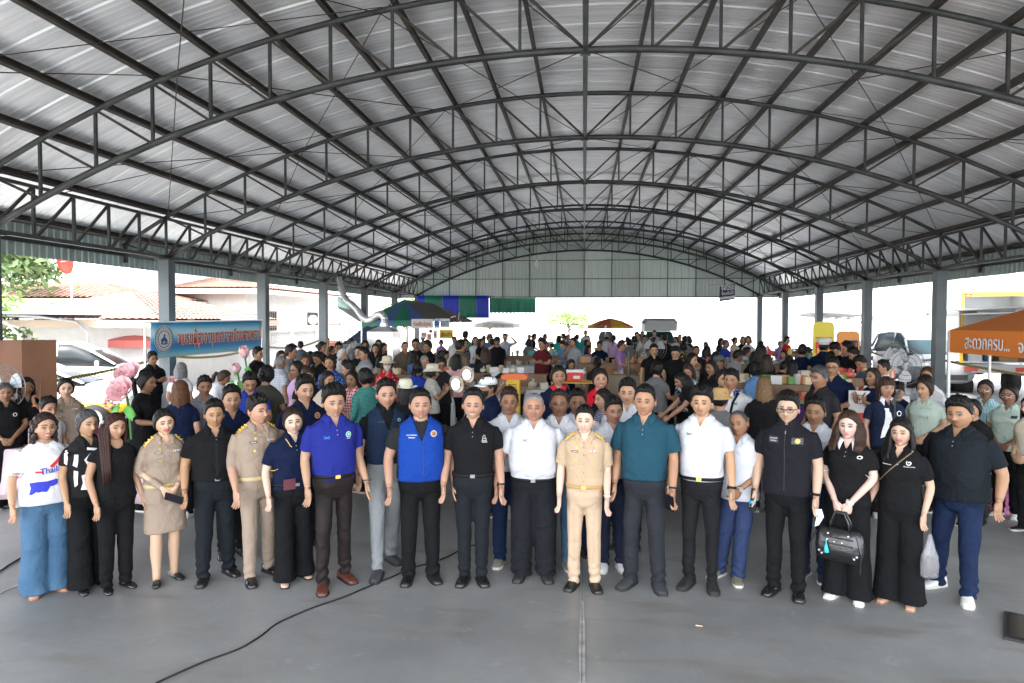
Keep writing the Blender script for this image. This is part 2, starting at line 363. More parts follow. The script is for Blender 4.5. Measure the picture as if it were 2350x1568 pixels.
def mk_hair(name, col, rough=.5):
 if name in MATS: return MATS[name]
 m = mat(name, col, rough, spec=.22); tc = N(m, 'ShaderNodeTexCoord'); mp = N(m, 'ShaderNodeMapping'); mp.inputs['Scale'].default_value = (1, 1, .14); LK(m, tc.outputs['Object'], mp.inputs[0])
 n = N(m, 'ShaderNodeTexNoise'); n.inputs['Scale'].default_value = 170; n.inputs['Detail'].default_value = 3; LK(m, mp.outputs[0], n.inputs['Vector'])
 r = N(m, 'ShaderNodeValToRGB'); r.color_ramp.elements[0].color = (*[c * .45 for c in col], 1); r.color_ramp.elements[1].color = (*[min(1, c * 1.7) for c in col], 1); r.color_ramp.elements[0].position = .3; r.color_ramp.elements[1].position = .7
 LK(m, n.outputs['Fac'], r.inputs[0]); LK(m, r.outputs[0], bsdf(m).inputs['Base Color'])
 b = N(m, 'ShaderNodeBump'); b.inputs['Strength'].default_value = .7; b.inputs['Distance'].default_value = .006; LK(m, n.outputs['Fac'], b.inputs['Height']); LK(m, b.outputs[0], bsdf(m).inputs['Normal'])
 return m
HAIRC = {'black': (.008, .007, .007), 'brown': (.035, .018, .012), 'auburn': (.085, .035, .016), 'redbrown': (.030, .011, .009), 'grey': (.16, .16, .165), 'darkgrey': (.05, .05, .052), 'white': (.5, .5, .5), 'dkbrown': (.022, .013, .01), 'golden': (.13, .075, .035)}
def hairm(c): return mk_hair('hair_' + c, HAIRC[c])
def fab(col, kind='plain', col2=None, scale=1., rough=.85):
 key = f'fabric_{kind}_{col[0]:.3f}_{col[1]:.3f}_{col[2]:.3f}_{col2}_{scale}_{rough}'
 if key in MATS: return MATS[key]
 m = mat(key, col, rough, spec=.10 if rough > .5 else .6); b = bsdf(m)
 tc = N(m, 'ShaderNodeTexCoord')
 n = N(m, 'ShaderNodeTexNoise'); n.inputs['Scale'].default_value = 7; n.inputs['Detail'].default_value = 3; n.inputs['Distortion'].default_value = .8; LK(m, tc.outputs['Object'], n.inputs['Vector'])
 n2 = N(m, 'ShaderNodeTexNoise'); n2.inputs['Scale'].default_value = 260; LK(m, tc.outputs['Object'], n2.inputs['Vector'])
 bp = N(m, 'ShaderNodeBump'); bp.inputs['Strength'].default_value = .8; bp.inputs['Distance'].default_value = .04; LK(m, n.outputs['Fac'], bp.inputs['Height'])
 bp2 = N(m, 'ShaderNodeBump'); bp2.inputs['Strength'].default_value = .3; bp2.inputs['Distance'].default_value = .002; LK(m, n2.outputs['Fac'], bp2.inputs['Height']); LK(m, bp.outputs[0], bp2.inputs['Normal']); LK(m, bp2.outputs[0], b.inputs['Normal'])
 def wave(direction, sc, thr, axis=None):
  w_ = N(m, 'ShaderNodeTexWave', wave_type='BANDS', bands_direction=direction); w_.inputs['Scale'].default_value = sc; LK(m, tc.outputs['Object'], w_.inputs['Vector'])
  r = N(m, 'ShaderNodeMath', operation='GREATER_THAN'); r.inputs[1].default_value = thr; LK(m, w_.outputs['Fac'], r.inputs[0]); return r
 if kind == 'plaid':
  a = wave('X', 9 * scale, .62); c = wave('Z', 9 * scale, .62); ad = N(m, 'ShaderNodeMath', operation='ADD'); LK(m, a.outputs[0], ad.inputs[0]); LK(m, c.outputs[0], ad.inputs[1])
  h = N(m, 'ShaderNodeMath', operation='MULTIPLY'); h.inputs[1].default_value = .5; LK(m, ad.outputs[0], h.inputs[0])
 elif kind in ('stripe', 'vstripe'): h = wave('Z' if kind == 'stripe' else 'X', 9 * scale, .6)
 elif kind in ('floral', 'blotch', 'lace'):
  v = N(m, 'ShaderNodeTexVoronoi' if kind == 'floral' else 'ShaderNodeTexNoise'); v.inputs['Scale'].default_value = (26 if kind == 'floral' else 7) * scale; LK(m, tc.outputs['Object'], v.inputs['Vector'])
  h = N(m, 'ShaderNodeMath', operation='LESS_THAN'); h.inputs[1].default_value = .34 if kind == 'floral' else .48; LK(m, v.outputs[0], h.inputs[0])
 elif kind == 'denim':
  h = N(m, 'ShaderNodeTexNoise'); h.inputs['Scale'].default_value = 3.2; h.inputs['Detail'].default_value = 8; LK(m, tc.outputs['Object'], h.inputs['Vector'])
 else: return m
 mx = N(m, 'ShaderNodeMixRGB'); mx.inputs[1].default_value = (*col, 1); mx.inputs[2].default_value = (*(col2 or (.8, .8, .8)), 1); LK(m, h.outputs[0], mx.inputs[0]); LK(m, mx.outputs[0], b.inputs['Base Color'])
 return m
BLK = (.009, .009, .010); NAVY = (.006, .011, .035); WHT = (.64, .65, .68)
LEA = mat('black_leather', (.012, .012, .012), .28, spec=.6, bump=.3, bscale=45)
def rot_to(v, yaw=0, pitch=0, tilt=0):
 M = Matrix.Rotation(R(yaw), 3, 'Z') @ Matrix.Rotation(R(pitch), 3, 'X') @ Matrix.Rotation(R(tilt), 3, 'Y')
 return v @ np.array(M).T
HEADGRID = {}
def head_grid(q):
 if q in HEADGRID: return HEADGRID[q]
 nl, nv = {0: (84, 72), 1: (52, 40), 2: (28, 20)}[q]
 t = np.linspace(-np.pi, np.pi, nl, endpoint=False); lon = t - .45 * np.sin(t) * 1.0
 p = np.linspace(-1, 1, nv); lat = np.arcsin(np.clip(p * .97 + .0, -1, 1)) if q > 1 else (p * np.pi / 2 * .985)
 LO, LA = np.meshgrid(lon, lat)
 d = np.stack([np.sin(LO) * np.cos(LA), -np.cos(LO) * np.cos(LA), np.sin(LA)], 2)
 HEADGRID[q] = (d, LO); return HEADGRID[q]
def head_shape(d, o):
 """head-local surface; chin at -.115, crown at +.115, face to -y"""
 x = .0785 * d[..., 0]; y = .093 * d[..., 1]; z = .116 * d[..., 2]
 wf = o.get('fw', 1.0); jaw = o.get('jaw', 1.0)
 low = np.clip(-z / .116, 0, 1)
 x = x * (1 - (.33 - .4 * (jaw - 1)) * low ** 2.4) * wf * (1 + .05 * sm(.02, .08, z))
 back = d[..., 1] > 0
 y = np.where(back, y * (1 - .50 * low ** .8) * 1.05, y)
 y = y + np.where(~back, -.004 - .006 * low, 0) * (1 - np.abs(d[..., 0])) * (np.abs(d[..., 2]) < .97)
 fr = sm(.1, .6, -d[..., 1]); X = x; Z = z; ax = np.abs(X)
 dd = .0
 dd = dd + .018 * o.get('nose', 1) * gauss(X, Z, 0, -.037, .0125 * o.get('nose', 1) ** .5, .012) + .012 * gauss(X, Z, 0, -.020, .0085, .022) + .005 * gauss(ax, Z, .013, -.040, .008, .008)
 dd = dd - .0125 * gauss(ax, Z, .030, .001, .017, .012) + .0045 * gauss(ax, Z, .031, -.001, .009, .006)
 dd = dd + .005 * gauss(ax, Z, .030, .021, .022, .008) - .004 * gauss(X, Z, 0, .004, .008, .008)
 dd = dd + .006 * gauss(ax, Z, .040, -.028, .018, .018) * (1 + .6 * o.get('smile', 0))
 dd = dd + .007 * gauss(X, Z, 0, -.060, .020, .0055) + .006 * gauss(X, Z, 0, -.073, .017, .0055) - .004 * gauss(X, Z, 0, -.066, .024, .0028) - .003 * gauss(X, Z, 0, -.084, .016, .006)
 dd = dd + .008 * gauss(X, Z, 0, -.100, .018, .012)
 y = y - dd * fr
 z = z - .004 * fr * gauss(X, Z, 0, -.110, .03, .02)
 return np.stack([x, y, z], -1)
def head_color(P, d, o, skin):
 x, z = P[..., 0], P[..., 2]; ax = np.abs(x) - o.get('eyes', 0) * (np.abs(P[..., 2]) < .03); fr = d[..., 1] < -.25
 C = np.zeros(P.shape[:-1] + (3,)) + np.array(skin)
 def mixc(w_, c):
  nonlocal C; w_ = np.clip(w_, 0, 1)[..., None] * fr[..., None]; C = C * (1 - w_) + np.array(c) * w_
 s = np.array(skin)
 mixc(.30 * gauss(ax, z, .042, -.032, .020, .018), s * (1.12, .80, .76))
 mixc(.25 * gauss(x, z, 0, -.040, .016, .012), s * (1.05, .82, .78))
 hb = o.get('brow', (.02, .014, .012))
 zb = .0235 - .10 * np.clip(ax - .03, 0, 1) - .02 * np.clip(.03 - ax, 0, 1)
 mixc(.95 * sm(.0062, .0034, np.abs(z - zb)) * sm(.009, .013, ax) * sm(.052, .044, ax), hb)
 op = o.get('eyeopen', .8); ez = .0003
 e = ((ax - .031) / .0145) ** 2 + ((z - ez) / (.0052 * op)) ** 2
 mixc(.7 * sm(2.2, 1.0, ((ax - .031) / .018) ** 2 + ((z - ez) / .0092) ** 2), s * .5)  # eye socket shade painted into the skin colour
 if op > .25:
  mixc(sm(1.15, .85, e), (.45, .41, .39)); mixc(sm(1.3, .8, ((ax - .031) / .0080) ** 2 + ((z - ez) / (.0068 * op)) ** 2), (.010, .007, .006))
 lid = ez + .0052 * op * np.sqrt(np.clip(1 - ((ax - .031) / .0155) ** 2, 0, 1))
 mixc(.95 * sm(.0038, .0018, np.abs(z - lid)) * sm(.0165, .014, np.abs(ax - .031)), (.02, .013, .010))
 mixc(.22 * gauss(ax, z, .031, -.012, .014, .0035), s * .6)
 mixc(.9 * gauss(ax, z, .0085, -.0465, .0055, .0034), s * .2); mixc(.35 * sm(.006, .002, np.abs(ax - .0175)) * gauss(ax, z, .0175, -.036, .01, .012), s * .55); mixc(.3 * gauss(x, z, 0, -.083, .020, .005), s * .6); mixc(.35 * sm(.062, .075, ax) * sm(.02, -.02, z), s * .7)  # painted shading: nose sides, under the lip, jaw sides and smile folds below
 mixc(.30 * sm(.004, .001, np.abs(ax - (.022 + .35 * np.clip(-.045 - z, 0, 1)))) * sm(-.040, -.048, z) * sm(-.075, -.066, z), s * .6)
 sml = o.get('smile', 0); lw = .0225 + .006 * sml; zc = -.066 + .35 * sml * np.clip(ax - .004, 0, 1) * .6
 lip = o.get('lip', tuple(s * (.95, .62, .60)))
 mixc(.85 * sm(1.25, .8, (ax / lw) ** 2 + ((z - zc) / (.0088 + .002 * sml)) ** 2), lip)
 if o.get('teeth'): mixc(sm(1.2, .8, (ax / (lw * .8)) ** 2 + ((z - zc) / .0046) ** 2), (.72, .70, .66))
 else: mixc(.9 * sm(.0026, .0012, np.abs(z - zc)) * sm(lw, lw * .8, ax), s * .25)
 if o.get('mustache'): mixc(.7 * o['mustache'] * sm(1.2, .6, (ax / .024) ** 2 + ((z + .0545) / .0048) ** 2), (.03, .022, .02))
 if o.get('beard'): mixc(o['beard'] * np.maximum(.7 * sm(1.2, .5, (ax / .016) ** 2 + ((z + .090) / .010) ** 2), .22 * sm(-.07, -.095, z)), (.04, .03, .025))
 if o.get('mask'): w_ = sm(-.020, -.026, z - .0 * ax); C = C * (1 - w_[..., None] * fr[..., None]) + np.array(o['mask']) * (w_[..., None] * fr[..., None])
 if o.get('old'):
  for zz in (.045, .056, .067): mixc(.3 * sm(.002, .0008, np.abs(z - zz)) * sm(.045, .03, ax), s * .65)
 return C
def hair_cap(d, LO, o, P):
 """how far the hair stands off the scalp at each head vertex"""
 st = o.get('hair', 'short'); a = np.degrees(np.abs(LO)); z = P[..., 2]
 fl = o.get('hairline', .072)
 if st in ('long', 'bob', 'pony', 'bun', 'updo', 'curly'): kx = [0, 12, 35, 62, 78, 95, 130, 180]; kz = [fl + .004, fl, fl - .012, .020, -.035, -.06, -.085, -.09]; th = (.017, .014)
 else: kx = [0, 25, 48, 66, 80, 92, 104, 140, 180]; kz = [fl, fl, fl - .008, .036, .000, -.012, -.02, -.058, -.066]; th = (.027, .010)
 if st == 'short': zb_n = .004 * np.sin(LO * 31) + .003 * np.sin(LO * 57 + 1)
 if st == 'buzz': th = (.008, .006)
 if st == 'bald': kz = [.2, .2, .12, .06, .005, 0, -.01, -.05, -.06]; th = (.006, .008)
 if o.get('bangs'): kz[0] = kz[1] = .034; kz[2] = .030
 if o.get('vol'): th = (th[0] * o['vol'], th[1] * o['vol'])
 zb = np.interp(a, kx, kz)
 w_ = sm(-.004, .010, z - zb); top = sm(.02, .10, z)
 off = th[1] + (th[0] - th[1]) * top
 if st == 'short': off = off + .006 * top * sm(60, 20, a) 
 rs_ = np.random.RandomState(int(1e5 * fl) + len(LO)); rn = rs_.rand(*LO.shape); rn = (rn + np.roll(rn, 1, 0) + np.roll(rn, -1, 0)) / 3
 zb = zb + .010 * (rn - .5) + (.005 * np.sin(LO * 9 + fl * 900) if st in ('short', 'buzz') else 0)
 off = off * (1 + .12 * np.sin(LO * 9 + z * 120) + .10 * np.sin(LO * 23 + 2 + z * 70) + (.9 if st == 'short' else .5) * (rn - .5))
 return np.where(w_ > 0.02, w_ * off, 0) - (1 - w_) * .014
def fold(v, amp, seed, f=(9, 22), zstretch=.6):
 rs = np.random.RandomState(seed); t = np.zeros(len(v))
 for i in range(6):
  k = rs.randn(3); k /= np.linalg.norm(k); k[2] *= zstretch; fr = rs.uniform(*f)
  ph = rs.rand() * 7 + 1.3 * np.sin(v[:, 2] * 6 + rs.rand() * 6) + np.sin(v[:, 0] * 9 + rs.rand() * 6)
  t += (1 - np.abs(np.sin(v @ k * fr + ph)) * 2) / 6
 return t * amp
def remesh(mb, voxel, smooth=5):
 me = mb.mesh('tmp'); o = bpy.data.objects.new('tmp', me); WS.collection.objects.link(o)
 m = o.modifiers.new('r', 'REMESH'); m.mode = 'VOXEL'; m.voxel_size = voxel
 s_ = o.modifiers.new('s', 'SMOOTH'); s_.factor = .5; s_.iterations = smooth
 dg = wdg(); ev = o.evaluated_get(dg)
 out = bpy.data.meshes.new_from_object(ev); bpy.data.objects.remove(o); bpy.data.meshes.remove(me)
 n = len(out.vertices); v = np.zeros(n * 3); out.vertices.foreach_get('co', v)
 nr = np.zeros(n * 3); out.vertices.foreach_get('normal', nr)
 return out, v.reshape(-1, 3), nr.reshape(-1, 3)
def super_ring(cx, cy, z, hw, df, db, n=28, e=2.3):
 a = np.arange(n) * 2 * np.pi / n; c, s = np.cos(a), np.sin(a)
 X = np.sign(c) * np.abs(c) ** (2 / e) * hw; Y = np.sign(s) * np.abs(s) ** (2 / e); Y = np.where(Y < 0, Y * df, Y * db)
 return np.stack([cx + X, cy + Y, np.full(n, z)], 1)
BAND = {
 'm': [(.80, .152, .102, .112), (.88, .164, .108, .120), (.96, .160, .108, .108), (1.05, .158, .110, .096), (1.14, .164, .116, .100), (1.24, .175, .122, .110), (1.32, .181, .115, .116), (1.365, .172, .093, .108), (1.402, .130, .074, .092), (1.434, .086, .058, .074), (1.455, .066, .052, .058)],
 'f': [(.80, .168, .105, .120), (.88, .176, .110, .132), (.96, .164, .106, .115), (1.05, .145, .098, .092), (1.14, .145, .106, .092), (1.24, .160, .136, .100), (1.30, .165, .128, .105), (1.352, .150, .088, .098), (1.392, .118, .070, .085), (1.428, .080, .053, .068), (1.448, .058, .047, .052)]}
def person(p):
 """p: pos, rot, H, sex, w, belly ... builds one person and returns the body object"""
 q = p.get('q', 0); sex = p.get('sex', 'm'); H = p.get('H', 1.68); k = H / 1.70; seed = p.get('seed', 1)
 wd = p.get('w', 1.0); belly = p.get('belly', 0.); lean = p.get('lean', 0.); sit = .42 if p.get('sit') else 0.
 fo = dict(p.get('face', {})); rs = random.Random(seed); skin = np.array(TONES[p.get('tone', 2)]) * rs.uniform(.9, 1.08) * (1, rs.uniform(.96, 1.03), rs.uniform(.93, 1.05)); fo.setdefault('fw', rs.uniform(.95, 1.05)); fo.setdefault('jaw', rs.uniform(.92, 1.10)); fo.setdefault('nose', rs.uniform(.75, 1.3)); fo.setdefault('eyes', rs.uniform(-.0018, .0022))
 nr_ = {0: 28, 1: 20, 2: 12}[q]; nt_ = {0: 12, 1: 10, 2: 8}[q]
 la = R(lean); cl, sl_ = math.cos(la), math.sin(la); pz = .92
 def up(v, full=True):
  """bend the upper body forward at the hips, drop it when seated"""
  v = np.array(v, float)
  if lean:
   a = la * (np.ones(len(v)) if full else sm(.86, 1.12, v[:, 2])); c, s = np.cos(a), np.sin(a); y = v[:, 1]; z = v[:, 2] - pz
   v[:, 1] = y * c - z * s; v[:, 2] = pz + y * s + z * c
  v[:, 2] -= sit; return v * k
 def torso(grow=0., z0=.8, z1=9., flare=0.):
  B = BAND[sex]; zs = [b[0] for b in B]; out = []
  lv = [z for z in sorted(set(zs + [z0, .84, .92, 1.0, 1.10, 1.19, 1.28, 1.345])) if z0 - 1e-6 <= z <= z1]
  for z in lv:
   hw, df, db = (np.interp(z, zs, [b[i] for b in B]) for i in (1, 2, 3))
   f = sm(1.47, 1.36, z); g = grow * (.3 + .7 * f); wz = 1 + (wd - 1) * (sm(1.45, 1.34, z) * .35 + .65 * sm(1.42, 1.2, z))
   bl = belly * math.exp(-((z - 1.06) / .13) ** 2)
   fl = flare * sm(1.15, .85, z)
   out.append(up(super_ring(0, 0, z, hw * wz + g + fl + bl * .35, df * wz + g + fl + bl, db * (1 + (wd - 1) * .6) + g + fl, nr_), False))
  return out
 sx = (.188 if sex == 'm' else .164) * (1 + (wd - 1) * .55)
 arms = {}
 for side, sg in (('R', -1), ('L', 1)):
  a = p.get('arm' + side, p.get('arms', 'down')); S_ = np.array((sg * sx, .012, 1.330 if sex == 'm' else 1.318)); out = .035 + (wd - 1) * .22 + belly * .25
  P = dict(down=((sg * (sx + out - .005), .03, 1.09), (sg * (sx + out + .0), -.045, .855), (sg * .04, -.12, -1)),
                 slack=((sg * (sx + out - .002), .045, 1.09), (sg * (sx + out + .006), -.085, .875), (-sg * .03, -.22, -1)),
                 clasp=((sg * (sx + .05 + (wd - 1) * .1), .02, 1.11), (sg * .055, -.20 - belly - (wd - 1) * .1, .955), (-sg * .5, -.05, -.75)),
                 bag=((sg * (sx + .04), .0, 1.11), (sg * .055, -.19, .90), (-sg * .28, -.05, -.95)),
                 work=((sg * (sx + .05), -.03, 1.11), (sg * (sx - .03), -.26, 1.08), (-sg * .25, -.9, -.25)),
                 phone=((sg * (sx + .05), -.06, 1.12), (sg * .07, -.25, 1.24), (-sg * .1, -.3, .9)),
                 reach=((sg * (sx + .04), -.20, 1.19), (sg * (sx + .0), -.44, 1.10), (0, -.9, -.3)),
                 cross=((sg * (sx + .045), -.03, 1.12), (-sg * .04, -.19, 1.15), (-sg * .9, -.1, .1)),
                 face=((sg * (sx + .09), -.12, 1.16), (sg * .055, -.185, 1.34), (-sg * .2, .15, .95)),
                 up=((sg * (sx + .20), -.08, 1.40), (sg * (sx + .02), -.14, 1.58), (-sg * .5, 0, .4)),
                 raise_=((sg * (sx + .10), -.14, 1.45), (sg * (sx + .06), -.20, 1.70), (0, -.1, 1)),
                 hip=((sg * (sx + .17), .06, 1.12), (sg * (sx + .03), -.02, .99), (-sg * .7, -.5, -.3)),
                 back=((sg * (sx + .05), .08, 1.11), (sg * .06, .17, .98), (-sg * .8, .1, -.3)))[a]
  E_, W_ = np.array(P[0], float), np.array(P[1], float)
  if a in ('down', 'slack'): E_ += (sg * rs.uniform(-.006, .026), rs.uniform(-.02, .02), 0); W_ += (sg * rs.uniform(-.012, .030), rs.uniform(-.06, .02), rs.uniform(-.01, .015))
  arms[side] = (sg, a, S_, E_, W_, np.array(P[2]) / np.linalg.norm(P[2]))
 st = p.get('stance', 0.0); fx = p.get('footx', .085 * (1 + (wd - 1) * .6))
 fR, fL = p.get('footR', (-fx, -st)), p.get('footL', (fx, st))
 legs = {}
 for side, sg, ft in (('R', -1, fR), ('L', 1, fL)):
  hip = np.array((sg * .082 * (1 + (wd - 1) * .7), 0, .86 - sit)); an = np.array((ft[0], ft[1] + .015, .085))
  if sit: kn = np.array((sg * .12, -.40, .47)); an = np.array((sg * .12, -.36, .085))
  else: kn = (hip + an) / 2 + np.array((0, -.012, .01))
  legs[side] = (sg, hip, kn, an)
 mb = MB(); cols = []
 def addc(v, c=None): cols.append(np.tile(skin if c is None else np.array(c), (len(v), 1)))
 def ring(vs): mb.rings(vs); addc(np.concatenate(vs))
 tr = torso(-.012, .84)
 nk = .052 if sex == 'm' else .044; nk *= (1 + (wd - 1) * .5)
 hz = 1.562; hy = -.018
 for z, r_, cy in ((1.475, nk * 1.05, .008), (1.50, nk, .004), (1.53, nk * .98, .002), (1.56, nk * .95, .0)): tr.append(up(super_ring(0, cy, z, r_, r_, r_ * 1.05, nr_, 2)))
 ring(tr)
 for sg, a, S_, E, Wp, F in arms.values():
  t = np.linspace(0, 1, 7)[:, None]; aw = 1 + (wd - 1) * .75; fs = .86 if sex == 'f' else 1.
  path = np.concatenate([S_ * (1 - t) + E * t, (E * (1 - t) + Wp * t)[1:]])
  rad = np.interp(np.arange(13), [0, 2, 5, 6, 7, 9, 12], np.array([.036, .046, .040, .037, .038, .034, .0235])) * aw * fs * 1.07; rad[12] = .0235 * fs * (1 + (wd - 1) * .3)
  path[1:-1] = path[1:-1] * .6 + .2 * (path[:-2] + path[2:])
  m2 = MB(); m2.tube(up(path) / k, rad, nt_); v = m2.v[0] * k; mb.add(v, m2.f); addc(v)
  Wk = up(Wp[None])[0] / k; Fd = (up((Wp + F)[None])[0] / k - Wk); Fd /= np.linalg.norm(Fd)
  sd = np.array((-sg * .35, -1., 0.)) if a in ('down', 'slack', 'back') else np.array((0, -.3, 1.)) if a in ('cross', 'work', 'reach') else np.array((-sg * .3, 1., .2)) if a in ('phone', 'face', 'up', 'raise_') else np.array((0., -.3, 1.)) if a == 'hip' else np.array((-sg * .9, -.4, .3))
  s_ = sd - Fd * sd.dot(Fd); s_ /= np.linalg.norm(s_); nn = np.cross(Fd, s_) * -sg
  if a in ('bag', 'clasp'): nn = np.cross(Fd, s_); nn = nn if nn[1] > 0 else -nn
  hs = (1.05 if sex == 'm' else .93)
  def P3(d_, s__, n_): return Wk + (Fd * (d_ - .008) + s_ * s__ + nn * n_) * hs
  rings_ = []
  for d_, hw, hn in ((-.02, .023, .023), (.015, .030, .019), (.045, .040, .017), (.075, .043, .015), (.092, .040, .012), (.098, .032, .007)):
   an_ = np.arange(10) * 2 * np.pi / 10; rings_.append(np.array([P3(d_, math.cos(x) * hw, math.sin(x) * hn) for x in an_]) * k)
  ring(rings_)
  curl = 1.9 if a in ('bag',) else .35 if a in ('down', 'slack', 'back') else .8
  if q < 2:
   for i, (so, L) in enumerate(((.031, .070), (.011, .077), (-.010, .072), (-.029, .057))):
    pts = []; an_ = .10 + .05 * i; pd = .088; pn = 0.; so2 = so
    pts.append((pd - .012, so2, pn)); pts.append((pd, so2, pn))
    for sgm in (.45, .30, .25):
     an_ += curl * (.45 + .12 * i * .5); pd += math.cos(an_) * L * sgm; pn += math.sin(an_) * L * sgm; so2 *= 1.0 if curl > 1 else 1.04; pts.append((pd, so2, pn))
    m2 = MB(); m2.tube([P3(*x) for x in pts], np.array([.0088, .0092, .0084, .0076, .0055]) * hs, 7); mb.add(m2.v[0] * k, m2.f); addc(m2.v[0])
   m2 = MB(); m2.tube([P3(.012, .020, .004), P3(.040, .044, .010), P3(.066, .053, .018), P3(.088, .052, .026)], np.array([.013, .0115, .010, .0065]) * hs, 7); mb.add(m2.v[0] * k, m2.f); addc(m2.v[0])
  else:
   m2 = MB(); m2.tube([P3(.085, 0, 0), P3(.12, 0, .01), P3(.15, 0, .03)], [.03, .028, .014], 7); mb.add(m2.v[0] * k, m2.f); addc(m2.v[0])
  if a in ('down', 'slack') or 1: p['_hand' + ('R' if sg < 0 else 'L')] = (P3(.07, 0, .02) * k, Fd, s_, nn, Wk * k)
 for sg, hip, kn, an in legs.values():
  t = np.linspace(0, 1, 6)[:, None]; path = np.concatenate([hip * (1 - t) + kn * t, (kn * (1 - t) + an * t)[1:], an[None] - (0, 0, .05)])
  path[7:9, 1] += .012
  rad = np.array([.082, .080, .073, .064, .056, .052, .052, .054, .048, .040, .036, .034]) * (1 + (wd - 1) * .8) * (1 if p.get('bot', {}).get('kind') in ('skirt', 'shorts') else .72)
  m2 = MB(); m2.tube(path, rad, nt_); mb.add(m2.v[0] * k, m2.f); addc(m2.v[0])
  yaw = R(p.get('toe', 12)) * sg; c, s = math.cos(yaw), math.sin(yaw)
  rr = []
  for yy, hw, h0, h1 in ((.065, .022, .006, .05), (.04, .032, .002, .075), (0, .034, .002, .085), (-.06, .038, .002, .062), (-.11, .044, .002, .038), (-.15, .042, .004, .028), (-.172, .030, .006, .022)):
   a_ = np.arange(10) * 2 * np.pi / 10; X = np.cos(a_) * hw; Y = np.full(10, yy + .03); Z = (h0 + h1) / 2 + np.sin(a_) * (h1 - h0) / 2
   rr.append(np.stack([an[0] + X * c - Y * s, an[1] - .015 + X * s + Y * c, Z], 1) * k * (.95 if sex == 'm' else .87) + np.array((an[0], an[1], 0)) * k * (.05 if sex == 'm' else .13))
  ring(rr)
 d, LO = head_grid(q); P = head_shape(d, fo)
 if p.get('fat'): P[..., 0] *= 1 + .06 * p['fat']; P[..., 0] *= 1 + .10 * p['fat'] * sm(.02, -.08, P[..., 2])
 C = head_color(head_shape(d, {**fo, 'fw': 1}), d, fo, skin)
 hy_, hp, ht = p.get('head', (0, 0, 0)); hs_ = p.get('hs', 1.045 if sex == 'm' else 1.04)
 def hd(v): v = np.asarray(v, float); sh = v.shape; return up((rot_to(v.reshape(-1, 3) * hs_, hy_, hp, ht) + (0, hy, hz))).reshape(sh)
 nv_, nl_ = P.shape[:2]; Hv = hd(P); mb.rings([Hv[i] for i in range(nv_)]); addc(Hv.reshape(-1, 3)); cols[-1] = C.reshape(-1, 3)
 hwid = P[nv_ // 2, :, 0].max()
 if q < 2:
  for sg in (-1, 1):
   m2 = MB(); m2.ell((sg * (hwid + .004), .012, -.008), (.009, .018, .031), 10, 8, 0); mb.add(hd(m2.v[0]), m2.f); addc(m2.v[0], skin * (1, .85, .82))
 body = mb.mesh('person'); ca = body.color_attributes.new('Col', 'FLOAT_COLOR', 'POINT')
 CC = np.concatenate(cols); ca.data.foreach_set('color', np.concatenate([CC, np.ones((len(CC), 1))], 1).ravel())
 bm = bmesh.new(); bm.from_mesh(body); bmesh.ops.recalc_face_normals(bm, faces=bm.faces); bm.to_mesh(body); bm.free()
 root = link('person', body, SKIN, None, True, (p['pos'][0], p['pos'][1], 0)); root.rotation_euler = (0, 0, R(p.get('rot', 0)))
 tag(root, p['label'], 'person', p.get('group'))
 vox = {0: .0105, 1: .015, 2: .024}[q]
 hc = p.get('hairc', 'black'); hstyle = fo.get('hair', 'short')
 if hstyle != 'none':
  off = hair_cap(d, LO, fo, P); nrm = P / (np.linalg.norm(P, axis=-1, keepdims=True) + 1e-9)
  hb = MB(); Hc = hd(P + nrm * off[..., None] * (1 if hstyle != 'flat' else 1)); hb.rings([Hc[i] for i in range(nv_)])
  L = p.get('hlen', .30)
  if hstyle in ('long', 'bob'):
   nn_ = {0: 44, 1: 30, 2: 16}[q]; spread = p.get('hspread', 118); A = np.radians(np.linspace(-spread, spread, nn_)); lv = np.linspace(0, 1, 14); G = np.zeros((14, nn_, 3))
   rs2 = np.random.RandomState(seed); ph = rs2.rand(3) * 6
   for i, t in enumerate(lv):
    z = .045 - t * L; rx = .082 + .022 * sm(0, .35, t) + p.get('hwide', .0) * sm(.1, .8, t); ry = .098 + .014 * sm(0, .3, t)
    cy = .010 + p.get('hback', .0) * t
    wob = 1 + .035 * np.sin(A * 11 + ph[0] + t * 3) + .02 * np.sin(A * 27 + ph[1])
    if fo.get('hair') == 'bob': rx *= 1 - .12 * sm(.75, 1, t)
    else: rx *= 1 - p.get('htaper', .25) * sm(.6, 1, t)
    G[i, :, 0] = np.sin(A) * rx * wob; G[i, :, 1] = cy + np.cos(A) * ry * wob; G[i, :, 2] = z - .012 * np.cos(A * 3 + ph[2]) * t * (1 if hstyle == 'long' else .2)
   inn = G.copy(); inn[:, :, 0] *= .80; inn[:, :, 1] = (inn[:, :, 1] - .01) * .78 + .01
   s1 = hd(G); s2 = hd(inn)
   o_ = 14 * nn_; fcs = []
   for i in range(13):
    for j in range(nn_ - 1): qd = (i * nn_ + j, i * nn_ + j + 1, (i + 1) * nn_ + j + 1, (i + 1) * nn_ + j); fcs += [qd, tuple(x + o_ for x in qd[::-1])]
    fcs += [(i * nn_, (i + 1) * nn_, (i + 1) * nn_ + o_, i * nn_ + o_), (i * nn_ + nn_ - 1, (i + 1) * nn_ + nn_ - 1, (i + 1) * nn_ + nn_ - 1 + o_, i * nn_ + nn_ - 1 + o_)]
   for j in range(nn_ - 1): fcs += [(13 * nn_ + j, 13 * nn_ + j + 1, 13 * nn_ + j + 1 + o_, 13 * nn_ + j + o_), (j, j + 1, j + 1 + o_, j + o_)]
   hb.add(np.concatenate([s1.reshape(-1, 3), s2.reshape(-1, 3)]), fcs)
